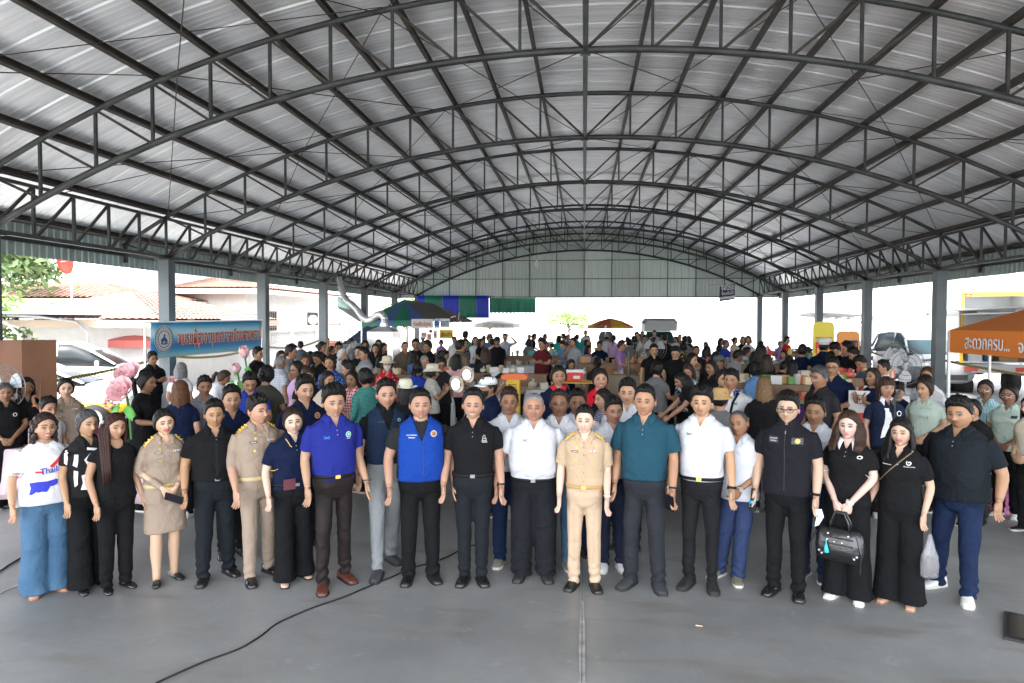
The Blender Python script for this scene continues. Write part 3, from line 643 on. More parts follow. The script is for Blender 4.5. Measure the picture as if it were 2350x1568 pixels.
  for sg, hl in p.get('locks', ()):
   for j in range(4):
    x0 = sg * (.066 + .012 * j); pts = [(x0 * .9, -.030 + .02 * j, .03), (x0 * 1.15, -.035 + .02 * j, -.05), (x0 * 1.2, -.055 + .012 * j, -.13), (x0 * 1.15 + sg * .01, -.105 + .01 * j, -.13 - hl * .4), (x0 * 1.1, -.125 + .008 * j, -.13 - hl * (.8 + .06 * j))]
    tt = np.linspace(0, 1, 10); pp = np.array([[np.interp(t_, np.linspace(0, 1, 5), [q_[c_] for q_ in pts]) for c_ in range(3)] for t_ in tt])
    m2 = MB(); m2.tube(pp, np.interp(tt, [0, .3, .8, 1], [.012, .021, .017, .004]), 7); hb.add(hd(m2.v[0]), m2.f)
  if hstyle == 'bun': m2 = MB(); m2.ell((0, .115, .03), (.042, .036, .040), 12, 8); hb.add(hd(m2.v[0]), m2.f)
  if hstyle == 'updo': m2 = MB(); m2.ell((0, .07, .055), (.070, .06, .055), 14, 9); hb.add(hd(m2.v[0]), m2.f)
  if hstyle == 'pony':
   m2 = MB(); m2.tube([(0, .09, .04), (0, .135, .035), (0, .15, -.03), (0.01, .135, -.12), (0.01, .125, -.05 - L)], [.018, .028, .034, .028, .006], 10); hb.add(hd(m2.v[0]), m2.f)
  if hstyle == 'curly':
   rs2 = np.random.RandomState(seed)
   for j in range(70 if q == 0 else 30):
    aa = R(rs2.uniform(-125, 125)); zz = rs2.uniform(-.15, .05); c_ = (math.sin(aa) * .092, .01 + math.cos(aa) * .098, zz); r_ = rs2.uniform(.014, .024)
    m2 = MB(); m2.ell(c_, (r_, r_, r_ * 1.3), 7, 5); hb.add(hd(m2.v[0]), m2.f)
  hb.build('hair', hairm(hc), root, True)
 T = dict(p.get('top', {})); tcol = T.get('m') or fab(T.get('c', BLK)); tuck = T.get('tuck', False)
 zb = T.get('z', 1.0 if tuck else .90) - (.085 if tuck else .04); gl = T.get('loose', .012)
 tmb = MB(); tmb.rings(torso(gl, zb, 9, T.get('flare', 0 if tuck else .012)))
 sl_frac = T.get('sleeve', .62)
 if p.get('ssleeve_col'): pass
 for sg, a, S_, E, Wp, F in arms.values():
  aw = 1 + (wd - 1) * .75; fs = .9 if sex == 'f' else 1.
  full = [S_ + np.array((-sg * .05, 0, -.006)), S_]; n1 = 5
  if sl_frac <= 0: continue
  if sl_frac <= 1:
   t = np.linspace(0, sl_frac, n1)[1:]; full += [S_ * (1 - x) + E * x for x in t]; rad = [.036, .054] + list(np.linspace(.061, T.get('cuff', .058), n1 - 1))
  else:
   full += [S_ * (1 - x) + E * x for x in (.3, .6, .9)] + [E * (1 - x) + Wp * x for x in np.linspace(.12, sl_frac - 1, 5)]; rad = [.036, .054, .057, .053, .047, .046, .043, .038, .034, .032]
  m2 = MB(); m2.tube(up(np.array(full)) / k, np.array(rad) * aw * fs * T.get('slw', 1), nt_); tmb.add(m2.v[0] * k, m2.f)
 out, v, n = remesh(tmb, vox * k, 5 if q < 2 else 3)
 zz = v[:, 2] / k + sit
 amp = (.012 if q == 0 else .009) * T.get('fold', 1)
 v = v + n * (fold(v, amp, seed, (7, 20)) * (.35 + .65 * np.exp(-((zz - zb - .07) / .13) ** 2) + .25 * (np.abs(v[:, 0]) > sx * k)))[:, None]
 out.vertices.foreach_set('co', v.ravel()); out.update()
 vn = T.get('neck', 'polo'); zn = 1.452 if sex == 'm' else 1.444
 bm = bmesh.new(); bm.from_mesh(out)
 inv = Matrix.Identity(3)
 def unlean(co):
  y, z = co.y / k, co.z / k + sit
  if lean: a = -la; z -= pz; y, z = y * math.cos(a) - z * math.sin(a), y * math.sin(a) + z * math.cos(a) + pz
  return co.x / k, y, z
 dele = []
 zv = {'polo': zn - .085, 'crew': zn - .028, 'scoop': zn - .075, 'v': zn - .12, 'zip': zn - .02, 'open': zn - .10, 'high': zn + .0}[vn]
 hwv = {'polo': .040, 'crew': .07, 'scoop': .075, 'v': .055, 'zip': .06, 'open': .05, 'high': .05}[vn]
 for vv in bm.verts:
  x, y, z = unlean(vv.co)
  if z > 1.36 - .0 and (math.hypot(x, y - .005) < nk + .010) and z > zn - .04: dele.append(vv); continue
  if y < -.02 and z > zv and abs(x) < hwv * min(1, (z - zv) / max(.02, zn - zv)) ** (.5 if vn in ('crew', 'scoop') else 1): dele.append(vv)
 bmesh.ops.delete(bm, geom=dele, context='VERTS')
 if not lean:
  for e_ in bm.edges:
   if not e_.is_boundary: continue
   for vv in e_.verts:
    x, y, z = unlean(vv.co)
    if y < -.02 and zv - .02 < z and abs(x) < hwv + .02:
     if z < zv + .006 and vn in ('polo', 'open', 'v') : vv.co.z = (zv - sit) * k; vv.co.x *= .3; continue
     xt = hwv * max(0, min(1, (z - zv) / max(.02, zn - zv))) ** (.5 if vn in ('crew', 'scoop') else 1)
     if abs(abs(x) - xt) < .016: vv.co.x = math.copysign(xt, x) * k
  dead = [f_ for f_ in bm.faces if f_.calc_area() < 1e-9]; bmesh.ops.delete(bm, geom=dead, context='FACES_ONLY') if dead else None
 bm.to_mesh(out); bm.free()
 shirt = link(T.get('name', 'shirt'), out, tcol, root, True)
 bvh = BVHTree.FromPolygons([x.co[:] for x in out.vertices], [x.vertices[:] for x in out.polygons]) if q < 2 else None
 p['_bvh'] = bvh; p['_root'] = root; p['_shirt'] = shirt; p['_k'] = k
 if vn in ('polo', 'open', 'zip', 'high') and q < 2:
  m2 = MB(); n_ = 28; G = np.zeros((4, n_, 3)); ts = np.linspace(-1, 1, n_); hi = vn in ('zip', 'high')
  for j, t in enumerate(ts):
   a_ = t * (2.68 if not hi else 2.98); f_ = abs(t); r0 = nk + .012; yc = .004
   zt = zn + (.030 if not hi else .048) - .040 * f_ ** 2 - (.016 * f_ ** 6 if not hi else 0)
   wdt = (.040 + .026 * f_ ** 4) if not hi else .020
   for i, fr_ in enumerate((0, .3, .65, 1)):
    rr_ = r0 + wdt * fr_; x_ = math.sin(a_) * rr_; y_ = yc + math.cos(a_) * rr_ * 1.03 
    if hi: G[i, j] = (x_, y_, zt - .062 * fr_)
    else:
     zz_ = zt - .010 * fr_
     if i:
      h = bvh.ray_cast(Vector((x_ * k, y_ * k, 1.6 * k)), Vector((0, 0, -1))) if not lean and bvh else (None,)
      zs_ = h[0].z / k + sit if h[0] is not None else zt - .05 * fr_
      zz_ = max(zs_ + .007, zt - .075 * fr_ - .04 * f_ ** 6 * fr_)
     G[i, j] = (x_, y_, zz_)
  G = up(G.reshape(-1, 3)).reshape(G.shape); sl2 = MB(); sl2.slab(G, (0, -.002, .005)); sl2.build('collar', T.get('collar', tcol), shirt, True)
 Bt = dict(p.get('bot', {})); bcol = Bt.get('m') or fab(Bt.get('c', BLK)); kind = Bt.get('kind', 'straight'); wz = Bt.get('waist', 1.03) - .075
 if kind != 'none':
  bmb = MB(); gb = .010 + (.004 if tuck else 0)
  if kind == 'skirt':
   rg = torso(gb + .006, .80, wz); lo = Bt.get('hem', .55); lows = []
   for z in np.linspace(lo, .78, 5): f = sm(.8, lo, z); lows.append(up(super_ring(0, 0, z, (.176 + .012 * f) * wd, (.115 + .015 * f) * wd, (.130 + .01 * f) * wd, nr_), False))
   bmb.rings(lows + rg)
  else:
   rg = torso(gb, .86 , wz); bmb.rings([up(super_ring(0, 0, z_, a_ * wd, b_ * wd, c_ * wd, nr_), False) for z_, a_, b_, c_ in ((.735, .080, .045, .05), (.765, .130, .080, .088), (.805, .160, .103, .112), (.835, .172, .110, .122))] + rg)
   prof = {'straight': [.098, .088, .077, .070, .066, .064], 'wide': [.105, .102, .100, .106, .116, .128], 'slim': [.095, .083, .068, .060, .054, .050], 'loose': [.108, .102, .094, .088, .084, .082], 'shorts': [.105, .10, .098, .098, .098, .098]}[kind]
   for sg, hip, kn, an in legs.values():
    h2 = hip + np.array((0, .004, .0)); hem = an + np.array((0, .004, Bt.get('hemz', .035) - .085)); pts = [h2, h2 * .6 + kn * .4, kn, kn * .6 + hem * .4, kn * .15 + hem * .85, hem]
    if kind == 'shorts': pts = [h2, h2 * .8 + kn * .2, h2 * .6 + kn * .4, h2 * .4 + kn * .6, h2 * .2 + kn * .8, kn]
    tt = np.linspace(0, 5, 14); pp = np.array([[np.interp(t_, range(6), [q_[c_] for q_ in pts]) for c_ in range(3)] for t_ in tt]); rr = np.interp(tt, range(6), prof) * (.93 if sex == 'm' else .97) * (1 + (wd - 1) * .85) * Bt.get('lw', 1)
    rr[-1] *= 1.02; m2 = MB(); m2.tube(pp, rr, 16 if q < 2 else 10); bmb.add(m2.v[0] * k, m2.f)
  out, v, n = remesh(bmb, vox * 1.1 * k, 5 if q < 2 else 3); zz = v[:, 2] / k
  fa = Bt.get('fold', 1) * (.013 if kind in ('straight', 'slim', 'loose') else .011)
  dsp = fold(v, fa, seed + 5, (7, 16), .9) * (.5 + .35 * np.exp(-((zz - .45) / .1) ** 2) + .7 * sm(.28, .08, zz))
  dsp += .006 * Bt.get('fold', 1) * np.sin(zz * 75 + 3 * np.sin(v[:, 0] * 20)) * sm(.26, .10, zz) * (kind in ('straight', 'slim', 'loose'))
  v = v + n * dsp[:, None]; out.vertices.foreach_set('co', v.ravel()); out.update()
  lg = link('skirt' if kind == 'skirt' else 'shorts' if kind == 'shorts' else 'trousers', out, bcol, root, True); p['_leg'] = lg
  if q < 2: p['_bvhl'] = BVHTree.FromPolygons([x.co[:] for x in out.vertices], [x.vertices[:] for x in out.polygons])
  if Bt.get('belt') and q < 2:
   z = wz - .012; B = BAND[sex]; zs = [b[0] for b in B]; hw, df, db = (np.interp(z, zs, [b[i] for b in B]) for i in (1, 2, 3)); bl = belly * math.exp(-((z - 1.06) / .13) ** 2); g = gb + .008; m2 = MB(); bh = Bt.get('belth', .013)
   dz = -.02 * bl / .1
   def bring(g_, z_): return up(super_ring(0, 0, z_, hw * wd + g_ + bl * .35, df * wd + g_ + bl, db * (1 + (wd - 1) * .6) + g_, 36), False)
   m2.rings([bring(g - .02, z - bh), bring(g, z - bh), bring(g, z + bh), bring(g - .02, z + bh)], 0, False)
   b_ = m2.build('belt', Bt['belt'], lg, True); yf = -(df * wd + g + bl)
   m2 = MB(); m2.box(-.020, .020, yf - .006, yf + .004, z - .014, z + .014); m2.v[0] = up(m2.v[0], False); m2.build('buckle', Bt.get('buckle', mat('steel_buckle', (.25, .25, .25), .35, .8)), b_)
 Sh = dict(p.get('shoe', {})); sk = Sh.get('kind', 'shoe')
 for side, (sg, hip, kn, an) in legs.items():
  yaw = R(p.get('toe', 12)) * sg; c, s = math.cos(yaw), math.sin(yaw); m2 = MB(); n_ = 14
  sz = (1.0 if sex == 'm' else .88) * Sh.get('size', 1)
  if sk in ('shoe', 'sneaker', 'heel', 'flat'):
   cut = .095 if sk == 'sneaker' else .078 if sk == 'shoe' else .052
   pr = [(.070, .024, .045), (.058, .034, cut), (.02, .039, cut), (-.03, .042, cut * .9), (-.08, .047, .062), (-.125, .049, .050), (-.165, .042, .040), (-.190, .026, .026)]
   rr = []
   for yy, hw, h1 in pr:
    a_ = np.arange(n_) * 2 * np.pi / n_; Y0 = yy + .03; h0 = .001 + (.035 * sm(-.10, .05, yy) if sk == 'heel' else 0); X = np.sign(np.cos(a_)) * np.abs(np.cos(a_)) ** .7 * hw; Z = (h0 + h1) / 2 + np.sign(np.sin(a_)) * np.abs(np.sin(a_)) ** .8 * (h1 - h0) / 2
    if h1 < h0 + .01: Z = h0 + (Z - Z.min())
    rr.append(np.stack([X * c - Y0 * s, X * s + Y0 * c, Z], 1) * sz)
   m2.rings([(r_ + np.array((an[0], an[1] - .015, 0))) * k for r_ in rr])
   if sk == 'heel': h_ = MB(); h_.tube([(an[0] - .08 * s, an[1] + .075 * c, .05), (an[0] - .08 * s, an[1] + .08 * c, .0)], [.016, .006], 8); m2.add(h_.v[0] * k, h_.f)
   sh = m2.build('shoe', Sh.get('m', LEA), root, True)
   if q < 2 and sk in ('sneaker', 'shoe'):
    m3 = MB(); rr = []
    for zz_, gr in ((-.001, .002), (.004, .005), (.022 if sk == 'sneaker' else .012, .005), (.024 if sk == 'sneaker' else .014, -.01)):
     pts = [(hw + gr, yy + .03) for yy, hw, h1 in pr]; P2 = [(x_, y_) for x_, y_ in pts] + [(-x_, y_) for x_, y_ in pts[::-1]]
     P2 = [(x_, y_ - (gr if i_ in (7, 8) else 0)) for i_, (x_, y_) in enumerate(P2)]
     rr.append((np.array([(x_ * c - y_ * s, x_ * s + y_ * c, zz_) for x_, y_ in P2]) * sz + np.array((an[0], an[1] - .015, 0))) * k)
    m3.rings(rr); m3.build('sole', Sh.get('sole', mat('black_rubber', (.02, .02, .02), .7)), sh)
  else:
   m2.tube([(0, 0, 0), (0, 0, .001)], .001, 3); m2 = MB(); rr = []
   for yy, hw in ((.07, .026), (.03, .038), (-.05, .042), (-.11, .050), (-.16, .046), (-.185, .026)): rr.append((hw, yy + .03))
   poly = rr + [(-x_, y_) for x_, y_ in rr[::-1]]; sc_ = (1.0 if sex == 'm' else .9)
   R2 = [(np.array([(x_ * sc_ * c - y_ * sc_ * s + an[0], x_ * sc_ * s + y_ * sc_ * c + an[1] - .015, z_) for x_, y_ in poly]) * k) for z_ in (-.001, .010)]
   m2.rings(R2)
   for yy in (-.045, .045) if not Sh.get('slide') else (-.06, -.03):
    hh = .060 if yy < 0 else .085; ar = []
    for yo in (-.012, .012):
     ar.append([((math.cos(t_) * .047 * c - (yy + yo + .0) * s) * sc_ + an[0], (math.cos(t_) * .047 * s + (yy + yo) * c) * sc_ + an[1] - .015, max(.004, math.sin(t_) * hh)) for t_ in np.linspace(0, np.pi, 10)])
    sl2 = MB(); sl2.slab(np.array(ar) * k, (0, 0, .005)); m2.add(sl2.v[0], sl2.f)
   m2.build('sandal', Sh.get('m', LEA), root, True)
 if p.get('glasses'):
  gm, th = p['glasses']; m2 = MB(); hw_ = hwid
  for sg in (-1, 1):
   a_ = np.linspace(0, 2 * np.pi, 21); e_ = .75
   pts = [(sg * .034 + np.sign(math.cos(x)) * abs(math.cos(x)) ** e_ * .0235, -.1065 + .004 * abs(math.cos(x)) * (1 if math.cos(x) * sg > 0 else 0), -.002 + np.sign(math.sin(x)) * abs(math.sin(x)) ** e_ * .0155) for x in a_]
   m2.tube(pts, th, 5); m2.tube([(sg * .058, -.101, .006), (sg * .075, -.07, .006), (sg * (hw_ + .003), .01, .002)], th, 5)
  m2.tube([(-.011, -.107, .002), (0, -.110, .004), (.011, -.107, .002)], th, 5)
  m2.v = [hd(v_) for v_ in m2.v]; gl_ = m2.build('glasses', gm, root)
  if p.get('shades'):
   m2 = MB(); 
   for sg in (-1, 1): m2.ell((sg * .034, -.106, -.002), (.022, .003, .014), 14, 7)
   m2.v = [hd(v_) for v_ in m2.v]; m2.build('lens', mat('dark_lens', (.01, .01, .012), .1, spec=.8), gl_, True)
 if p.get('hat'):
  hk, hm_ = p['hat']; m2 = MB(); n_ = 28; a_ = np.arange(n_) * 2 * np.pi / n_
  def hr(z, r_, f=1., dz=0.): return hd(np.stack([np.cos(a_) * r_, np.sin(a_) * r_ * 1.2 * f, np.full(n_, z) + dz * np.sin(a_ * 2 + 1)], 1))
  if hk == 'bucket': m2.rings([hr(.030, .145, .95, .006), hr(.050, .120, .95), hr(.070, .093), hr(.110, .088), hr(.145, .078), hr(.155, .04)]); 
  elif hk == 'cap':
   m2.rings([hr(.045, .088), hr(.075, .090), hr(.105, .082), hr(.130, .060), hr(.142, .02)])
   G = np.array([[(math.sin(t_) * (.083 + .0 * r_), -(math.cos(t_) * (.095 + .085 * r_)), .052 - .016 * r_ - .02 * abs(math.sin(t_))) for t_ in np.linspace(-1.1, 1.1, 12)] for r_ in np.linspace(0, 1, 4)])
   s2 = MB(); s2.slab(hd(G), (0, 0, .004)); m2.add(s2.v[0], s2.f)
  elif hk == 'chef': m2.rings([hr(.050, .086), hr(.085, .088), hr(.095, .112), hr(.135, .125, 1, .01), hr(.165, .11, 1, .008), hr(.178, .05)])
  elif hk == 'net': m2.rings([hr(.030, .088), hr(.07, .092), hr(.115, .08), hr(.14, .05), hr(.148, .02)])
  elif hk == 'boonie': m2.rings([hr(.040, .150, .95, .012), hr(.046, .090), hr(.10, .086), hr(.138, .07), hr(.145, .03)])
  m2.build('hat', hm_, root, True)
 if p.get('apron'):
  m2 = MB(); G = np.array([[(x_, 0, z_) for x_ in np.linspace(-1, 1, 9)] for z_ in np.linspace(.55, 1.30, 12)])
  hw_ = np.interp(G[:, 0, 2], [.55, .95, 1.1, 1.3], [.19, .19, .16, .10]); G[:, :, 0] *= hw_[:, None]; G[:, :, 1] = -(.155 + belly) * wd + .05 * (G[:, :, 0] / .17) ** 2
  s2 = MB(); s2.slab(up(G.reshape(-1, 3), False).reshape(G.shape), (0, -.004, 0)); s2.build('apron', p['apron'], root, True)
 return p
def proj(p, x, z, off=.003, bv='_bvh'):
 k = p['_k']; h = p[bv].ray_cast(Vector((x * k, -1, z * k)), Vector((0, 1, 0)))
 y = h[0].y if h[0] is not None and h[0].y < .05 else -.10
 return (x * k, y - off, z * k)
def patch(p, name, m, x, z, w_, h, th=.003, nx=3, nz=3, parent=None, shape=None, bv='_bvh', tilt=0):
 G = np.array([[((x + (i / (nx - 1) - .5) * w_), (z + (j / (nz - 1) - .5) * h)) for i in range(nx)] for j in range(nz)])
 if tilt: c, s = math.cos(R(tilt)), math.sin(R(tilt)); dx, dz = G[..., 0] - x, G[..., 1] - z; G = np.stack([x + dx * c - dz * s, z + dx * s + dz * c], -1)
 V = np.array([[proj(p, a, b, .0015, bv) for a, b in r_] for r_ in G]); mb = MB(); mb.slab(V, (0, -th, 0)); return mb.build(name, m, parent or p['_shirt'])
def disc(p, name, m, x, z, r_, th=.003, n=14, parent=None, sx=1, bv='_bvh', pts=None):
 P2 = pts if pts is not None else [(math.cos(i * 2 * math.pi / n) * r_ * sx, math.sin(i * 2 * math.pi / n) * r_) for i in range(n)]
 a = [proj(p, x + u, z + v, .0015, bv) for u, v in P2]; c = proj(p, x, z, .0015, bv); V = np.array(a + [c]); V2 = V - (0, th, 0); n = len(a); mb = MB()
 f = [(i, (i + 1) % n, n) for i in range(n)] + [(n + 1 + i, n + 1 + (i + 1) % n, 2 * n + 1) for i in range(n)] + [(i, (i + 1) % n, n + 1 + (i + 1) % n, n + 1 + i) for i in range(n)]
 mb.add(np.concatenate([V, V2]), f); return mb.build(name, m, parent or p['_shirt'])
def words(p, name, txt, m, x, z, w_, parent=None, bold=0., tilt=0, off=.004, h=None):
 me = text_mesh(txt, 1, 0, bold); n = len(me.vertices); v = np.zeros(n * 3); me.vertices.foreach_get('co', v); v = v.reshape(-1, 3)
 lo, hi = v.min(0), v.max(0); v -= (lo + hi) / 2; s = w_ / (hi[0] - lo[0]); sy = h / (hi[1] - lo[1]) if h else s
 c, sn = math.cos(R(tilt)), math.sin(R(tilt)); v2 = np.array([proj(p, x + a * s * c - b * sy * sn, z + a * s * sn + b * sy * c, off) for a, b, _ in v])
 me.vertices.foreach_set('co', v2.ravel()); me.update(); thicken(me, Vector((0, -.0015, 0)))
 return link(name, me, m, parent or p['_shirt'])
def line(p, name, m, pts, r_=.0015, parent=None, off=.002, bv='_bvh'):
 P = [proj(p, x, z, off, bv) for x, z in pts]; mb = MB(); mb.tube(P, r_, 5); return mb.build(name, m, parent or p['_shirt'])
def wristband(p, side, m, w_=.012, r_=.031, face=None, d0=-.02):
 h = p['_hand' + side]; Wk, F, s_, n_ = h[4], h[1], h[2], h[3]; c = np.array(Wk) + F * d0; mb = MB(); a = np.arange(16) * 2 * np.pi / 16
 rr = [np.array([c + F * t + (s_ * math.cos(x) * r_ * 1.1 + n_ * math.sin(x) * r_) for x in a]) for t in (-w_ / 2, w_ / 2)]
 ri = [np.array([c + F * t + (s_ * math.cos(x) * (r_ - .004) * 1.1 + n_ * math.sin(x) * (r_ - .004)) for x in a]) for t in (w_ / 2, -w_ / 2)]
 mb.rings(rr + ri + [rr[0]], 0, False); b = mb.build('watch' if face else 'bracelet', m, p['_root'])
 if face:
  mb = MB(); cc = c - n_ * (r_ + .003) ; mb.tube([cc, cc - n_ * .008], [.019, .018], 14); mb.build('watch_face', face, b)
 return b
# ============================================================ THE FRONT ROWS
_fw = _cm @ Vector((0, 0, -1))
def near(xh, yt, yf, **kw):
 """a person whose hat/hair top is at (xh, yt) and whose nearer shoe tip is at height yf in the photo"""
 g = onz(xh, yf, 0); dep = (g - Vector((0, 0, CAMH))).dot(_fw) + kw.pop('back', .14)
 P = atd(xh, yt, dep); return place(P, **kw)
def place(P, **kw):
 kw['H'] = kw.get('H', P.z - .005 if not kw.get('hat') else P.z - .04); x, y = P.x, P.y; kw['pos'] = (x, y)
 kw['rot'] = math.degrees(math.atan2(-x, y)) + kw.pop('turn', 0); kw.setdefault('seed', int(abs(x * 91 + y * 37)) % 997); return person(kw)
def crowd(xh, yt, H=1.66, **kw):
 r_ = ray(xh, yt); dep = (H - CAMH) / r_.z; P = atd(xh, yt, dep); kw['H'] = H; return place(P, **kw)
BELT = mat('belt_leather', (.008, .007, .007), .6, spec=.2); GOLD = mat('gold', (.75, .5, .12), .4, .6); SILV = mat('silver', (.6, .6, .6), .3, .9)
WT = mat('white_print', (.75, .75, .75), .7); BKP = mat('black_print', (.015, .015, .02), .7); REDP = mat('red_print', (.6, .02, .03), .7); BLUP = mat('blue_print', (.02, .03, .42), .7)
TAG = mat('name_tag', (.015, .015, .015), .4); BRN = mat('oxblood_leather', (.10, .03, .02), .35, bump=.3); TANL = mat('tan_leather', (.35, .16, .08), .5)
KH = (.30, .232, .18); KH2 = (.46, .34, .225); WPOLO = fab((.54, .55, .59)); CHAR = (.012, .015, .018); DEN = fab((.028, .072, .14), 'denim', (.10, .19, .30)); DEND = fab((.006, .011, .034), 'denim', (.018, .032, .075))
SNK = mat('white_sneaker', (.7, .7, .68), .55); SOLEW = mat('white_sole', (.6, .58, .52), .6); DKSNK = mat('dark_sneaker', (.035, .037, .042), .7, bump=.4, bscale=120); GRYSNK = mat('grey_sneaker', (.22, .20, .17), .7)
def epaulettes(p, sx_=.125, zs=1.415):
 k = p['_k']
 for sg in (-1, 1):
  P = []
  for i in range(5):
   x = sg * (sx_ - .050 + .105 * i / 4); row = []
   for y in (-.028, .028):
    h = p['_bvh'].ray_cast(Vector((x * k, y * k, 2 * k)), Vector((0, 0, -1))); z = h[0].z if h[0] is not None and h[0].z > 1.2 * k else 1.36 * k
    row.append((x * k, y * k, z + .006))
   P.append(row)
  mb = MB(); mb.slab(P, (0, 0, .006)); e = mb.build('epaulette', GOLD, p['_shirt'])
  P = np.array(P); mb = MB()
  for j in (1, 2, 3): mb.tube([P[j][0] + (0, 0, .010), P[j].mean(0) + (sg * .012, 0, .012), P[j][1] + (0, 0, .010)], .005, 5)
  mb.build('braid', mat('gold_braid', (.9, .6, .05), .5), e)
def uniform_marks(p, long_=False):
 sh = p['_shirt']; col = p['top']['c']; dk = fab(tuple(c * .85 for c in col))
 patch(p, 'placket', fab(col), 0, 1.17, .026, .36, .003, 2, 12)
 for z in (1.02, 1.10, 1.18, 1.26, 1.33): disc(p, 'button', mat('uniform_button', tuple(c * .6 for c in col), .4), 0, z, .0055, .006, 8)
 for sg in (-1, 1):
  pk = patch(p, 'chest_pocket', fab(col), sg * .082, 1.215, .085, .10, .004, 4, 5); patch(p, 'pocket_flap', fab(col), sg * .082, 1.262, .088, .028, .008, 4, 2, pk)
  line(p, 'pocket_edge', dk, [(sg * .082 - .043, 1.168), (sg * .082 + .043, 1.168)], .002, pk)
 patch(p, 'name_tag', TAG, -.082, 1.292, .062, .015, .006); patch(p, 'name_writing', WT, -.082, 1.2925, .046, .004, .0075)
 rb = mat('ribbon_white', (.7, .7, .7), .6)
 b = patch(p, 'ribbon_bar', rb, .085, 1.300, .070, .016, .006)
 for i, c in enumerate(((.5, .02, .03), (.02, .05, .4), (.6, .4, .03), (.5, .02, .03))): patch(p, 'ribbon', mat(f'ribbon_colour_{i % 3}', c, .6), .060 + .017 * i, 1.300, .007, .016, .008, 2, 2, b)
 disc(p, 'medal', GOLD, -.075, 1.215, .012, .009, 10); disc(p, 'badge', GOLD, -.065, 1.325, .010, .008, 8); disc(p, 'pin', GOLD, -.055, 1.375, .008, .008, 6); disc(p, 'pin', GOLD, .055, 1.375, .008, .008, 6)
 epaulettes(p)
def polo_marks(p, zl=1.37, m=None, n=2):
 m = m or fab(tuple(c * .8 for c in p['top'].get('c', (.6, .6, .6)))); line(p, 'placket_edge', m, [(.014, zl), (.014, zl - .045), (.014, zl - .09)], .0014); line(p, 'placket_edge', m, [(-.014, zl - .02), (-.014, zl - .055), (-.014, zl - .09)], .0014)
 for i in range(n): disc(p, 'button', mat('shirt_button', (.3, .3, .3), .4) if p['top'].get('c', (1, 1, 1))[0] < .3 else mat('pearl_button', (.6, .6, .6), .4), 0, zl - .02 - .035 * i, .0045, .004, 8)
def swoosh(p, x, z, m, s=1.):
 """small ribbon shaped chest mark of two mirrored hooks"""
 for sg in (-1, 1): line(p, 'chest_mark', m, [(x + sg * .020 * s, z + .004 * s), (x + sg * .018 * s, z + .009 * s), (x + sg * .012 * s, z + .006 * s), (x, z - .003 * s), (x - sg * .008 * s, z - .008 * s), (x - sg * .018 * s, z - .009 * s), (x - sg * .020 * s, z)], .0022 * s)
def thing(o, label, cat, group=None): return tag(o, label, cat, group)
def held_at(p, side): 
 """world position and axes of a hand"""
 h = p['_hand' + side]; bpy.context.view_layer.update(); M = p['_root'].matrix_world; return M @ Vector(h[0]), M
F = {}
p = F[1] = near(100, 947, 1383, label='smiling woman in white T-shirt with Thailand print, glasses and blue jeans', sex='f', w=1.13, belly=.02, tone=1, hairc='dkbrown', turn=16, head=(4, 0, 3), toe=20,
 face=dict(hair='curly', hairline=.068, smile=1, teeth=1, lip=(.5, .03, .05)), fat=1, hlen=.2, glasses=(mat('thin_gold_frame', (.5, .38, .2), .3, .8), .0016),
 top=dict(c=(.64, .64, .66), neck='crew', loose=.028, z=.90, sleeve=.72, slw=1.25, flare=.02, cuff=.072), bot=dict(kind='wide', m=DEN, fold=1.6), shoe=dict(kind='sandal', m=TANL), arms='slack')
sh = p['_shirt']
for q_ in ([(.16, 1.36), (.10, 1.31), (.03, 1.23), (-.01, 1.18), (.02, 1.20), (.09, 1.27), (.17, 1.33)],):
 mb = MB(); a = np.array(q_); top_, bot_ = a[:4], a[4:][::-1]; 
patch(p, 'red_stripe', REDP, .075, 1.275, .20, .030, .003, 8, 2, tilt=42); patch(p, 'red_brush', REDP, -.085, 1.17, .06, .018, .003, 3, 2, tilt=-4)
words(p, 'lettering', 'Thailand', BLUP, .035, 1.185, .235, bold=.012, tilt=7, h=.060)
words(p, 'sleeve_lettering', 'Thailand', BKP, -.225, 1.165, .085, tilt=-6)
line(p, 'sleeve_flourish', REDP, [(-.255, 1.14), (-.22, 1.137), (-.19, 1.142)], .003)
V_ = [(-.155, 1.075), (-.10, 1.082), (-.03, 1.078), (.04, 1.09), (.065, 1.085), (.055, 1.045), (.02, 1.03), (.0, 1.035), (-.02, 1.0), (-.035, .982), (-.07, .99), (-.10, .985), (-.12, 1.0), (-.145, .968), (-.16, .975), (-.145, 1.03)]
disc(p, 'blue_map_print', BLUP, 0, 0, 1, pts=None, n=4) if False else None
def blot(p, name, m, pts, parent=None):
 cx = sum(a for a, b in pts) / len(pts); cz = sum(b for a, b in pts) / len(pts)
 P2 = []
 for i in range(len(pts)):
  a, b = pts[i], pts[(i + 1) % len(pts)]; P2 += [a, ((a[0] + b[0]) / 2, (a[1] + b[1]) / 2)]
 rings = []; off = .003
 G = [[proj(p, cx + (x - cx) * f, cz + (z - cz) * f, off) for x, z in P2] for f in (.02, .35, .7, 1)]
 V = np.array(G); mb = MB(); n = len(P2); f = []
 for L, o in ((V, 0), (V - (0, .003, 0), 4 * n)):
  for i in range(3):
   for j in range(n): j2 = (j + 1) % n; f.append(tuple(o + q for q in (i * n + j, i * n + j2, (i + 1) * n + j2, (i + 1) * n + j)))
 f += [(3 * n + j, 3 * n + (j + 1) % n, 7 * n + (j + 1) % n, 7 * n + j) for j in range(n)]
 mb.add(np.concatenate([V.reshape(-1, 3), V.reshape(-1, 3) - (0, .003, 0)]), f); return mb.build(name, m, parent or p['_shirt'])
blot(p, 'blue_map_print', BLUP, V_)
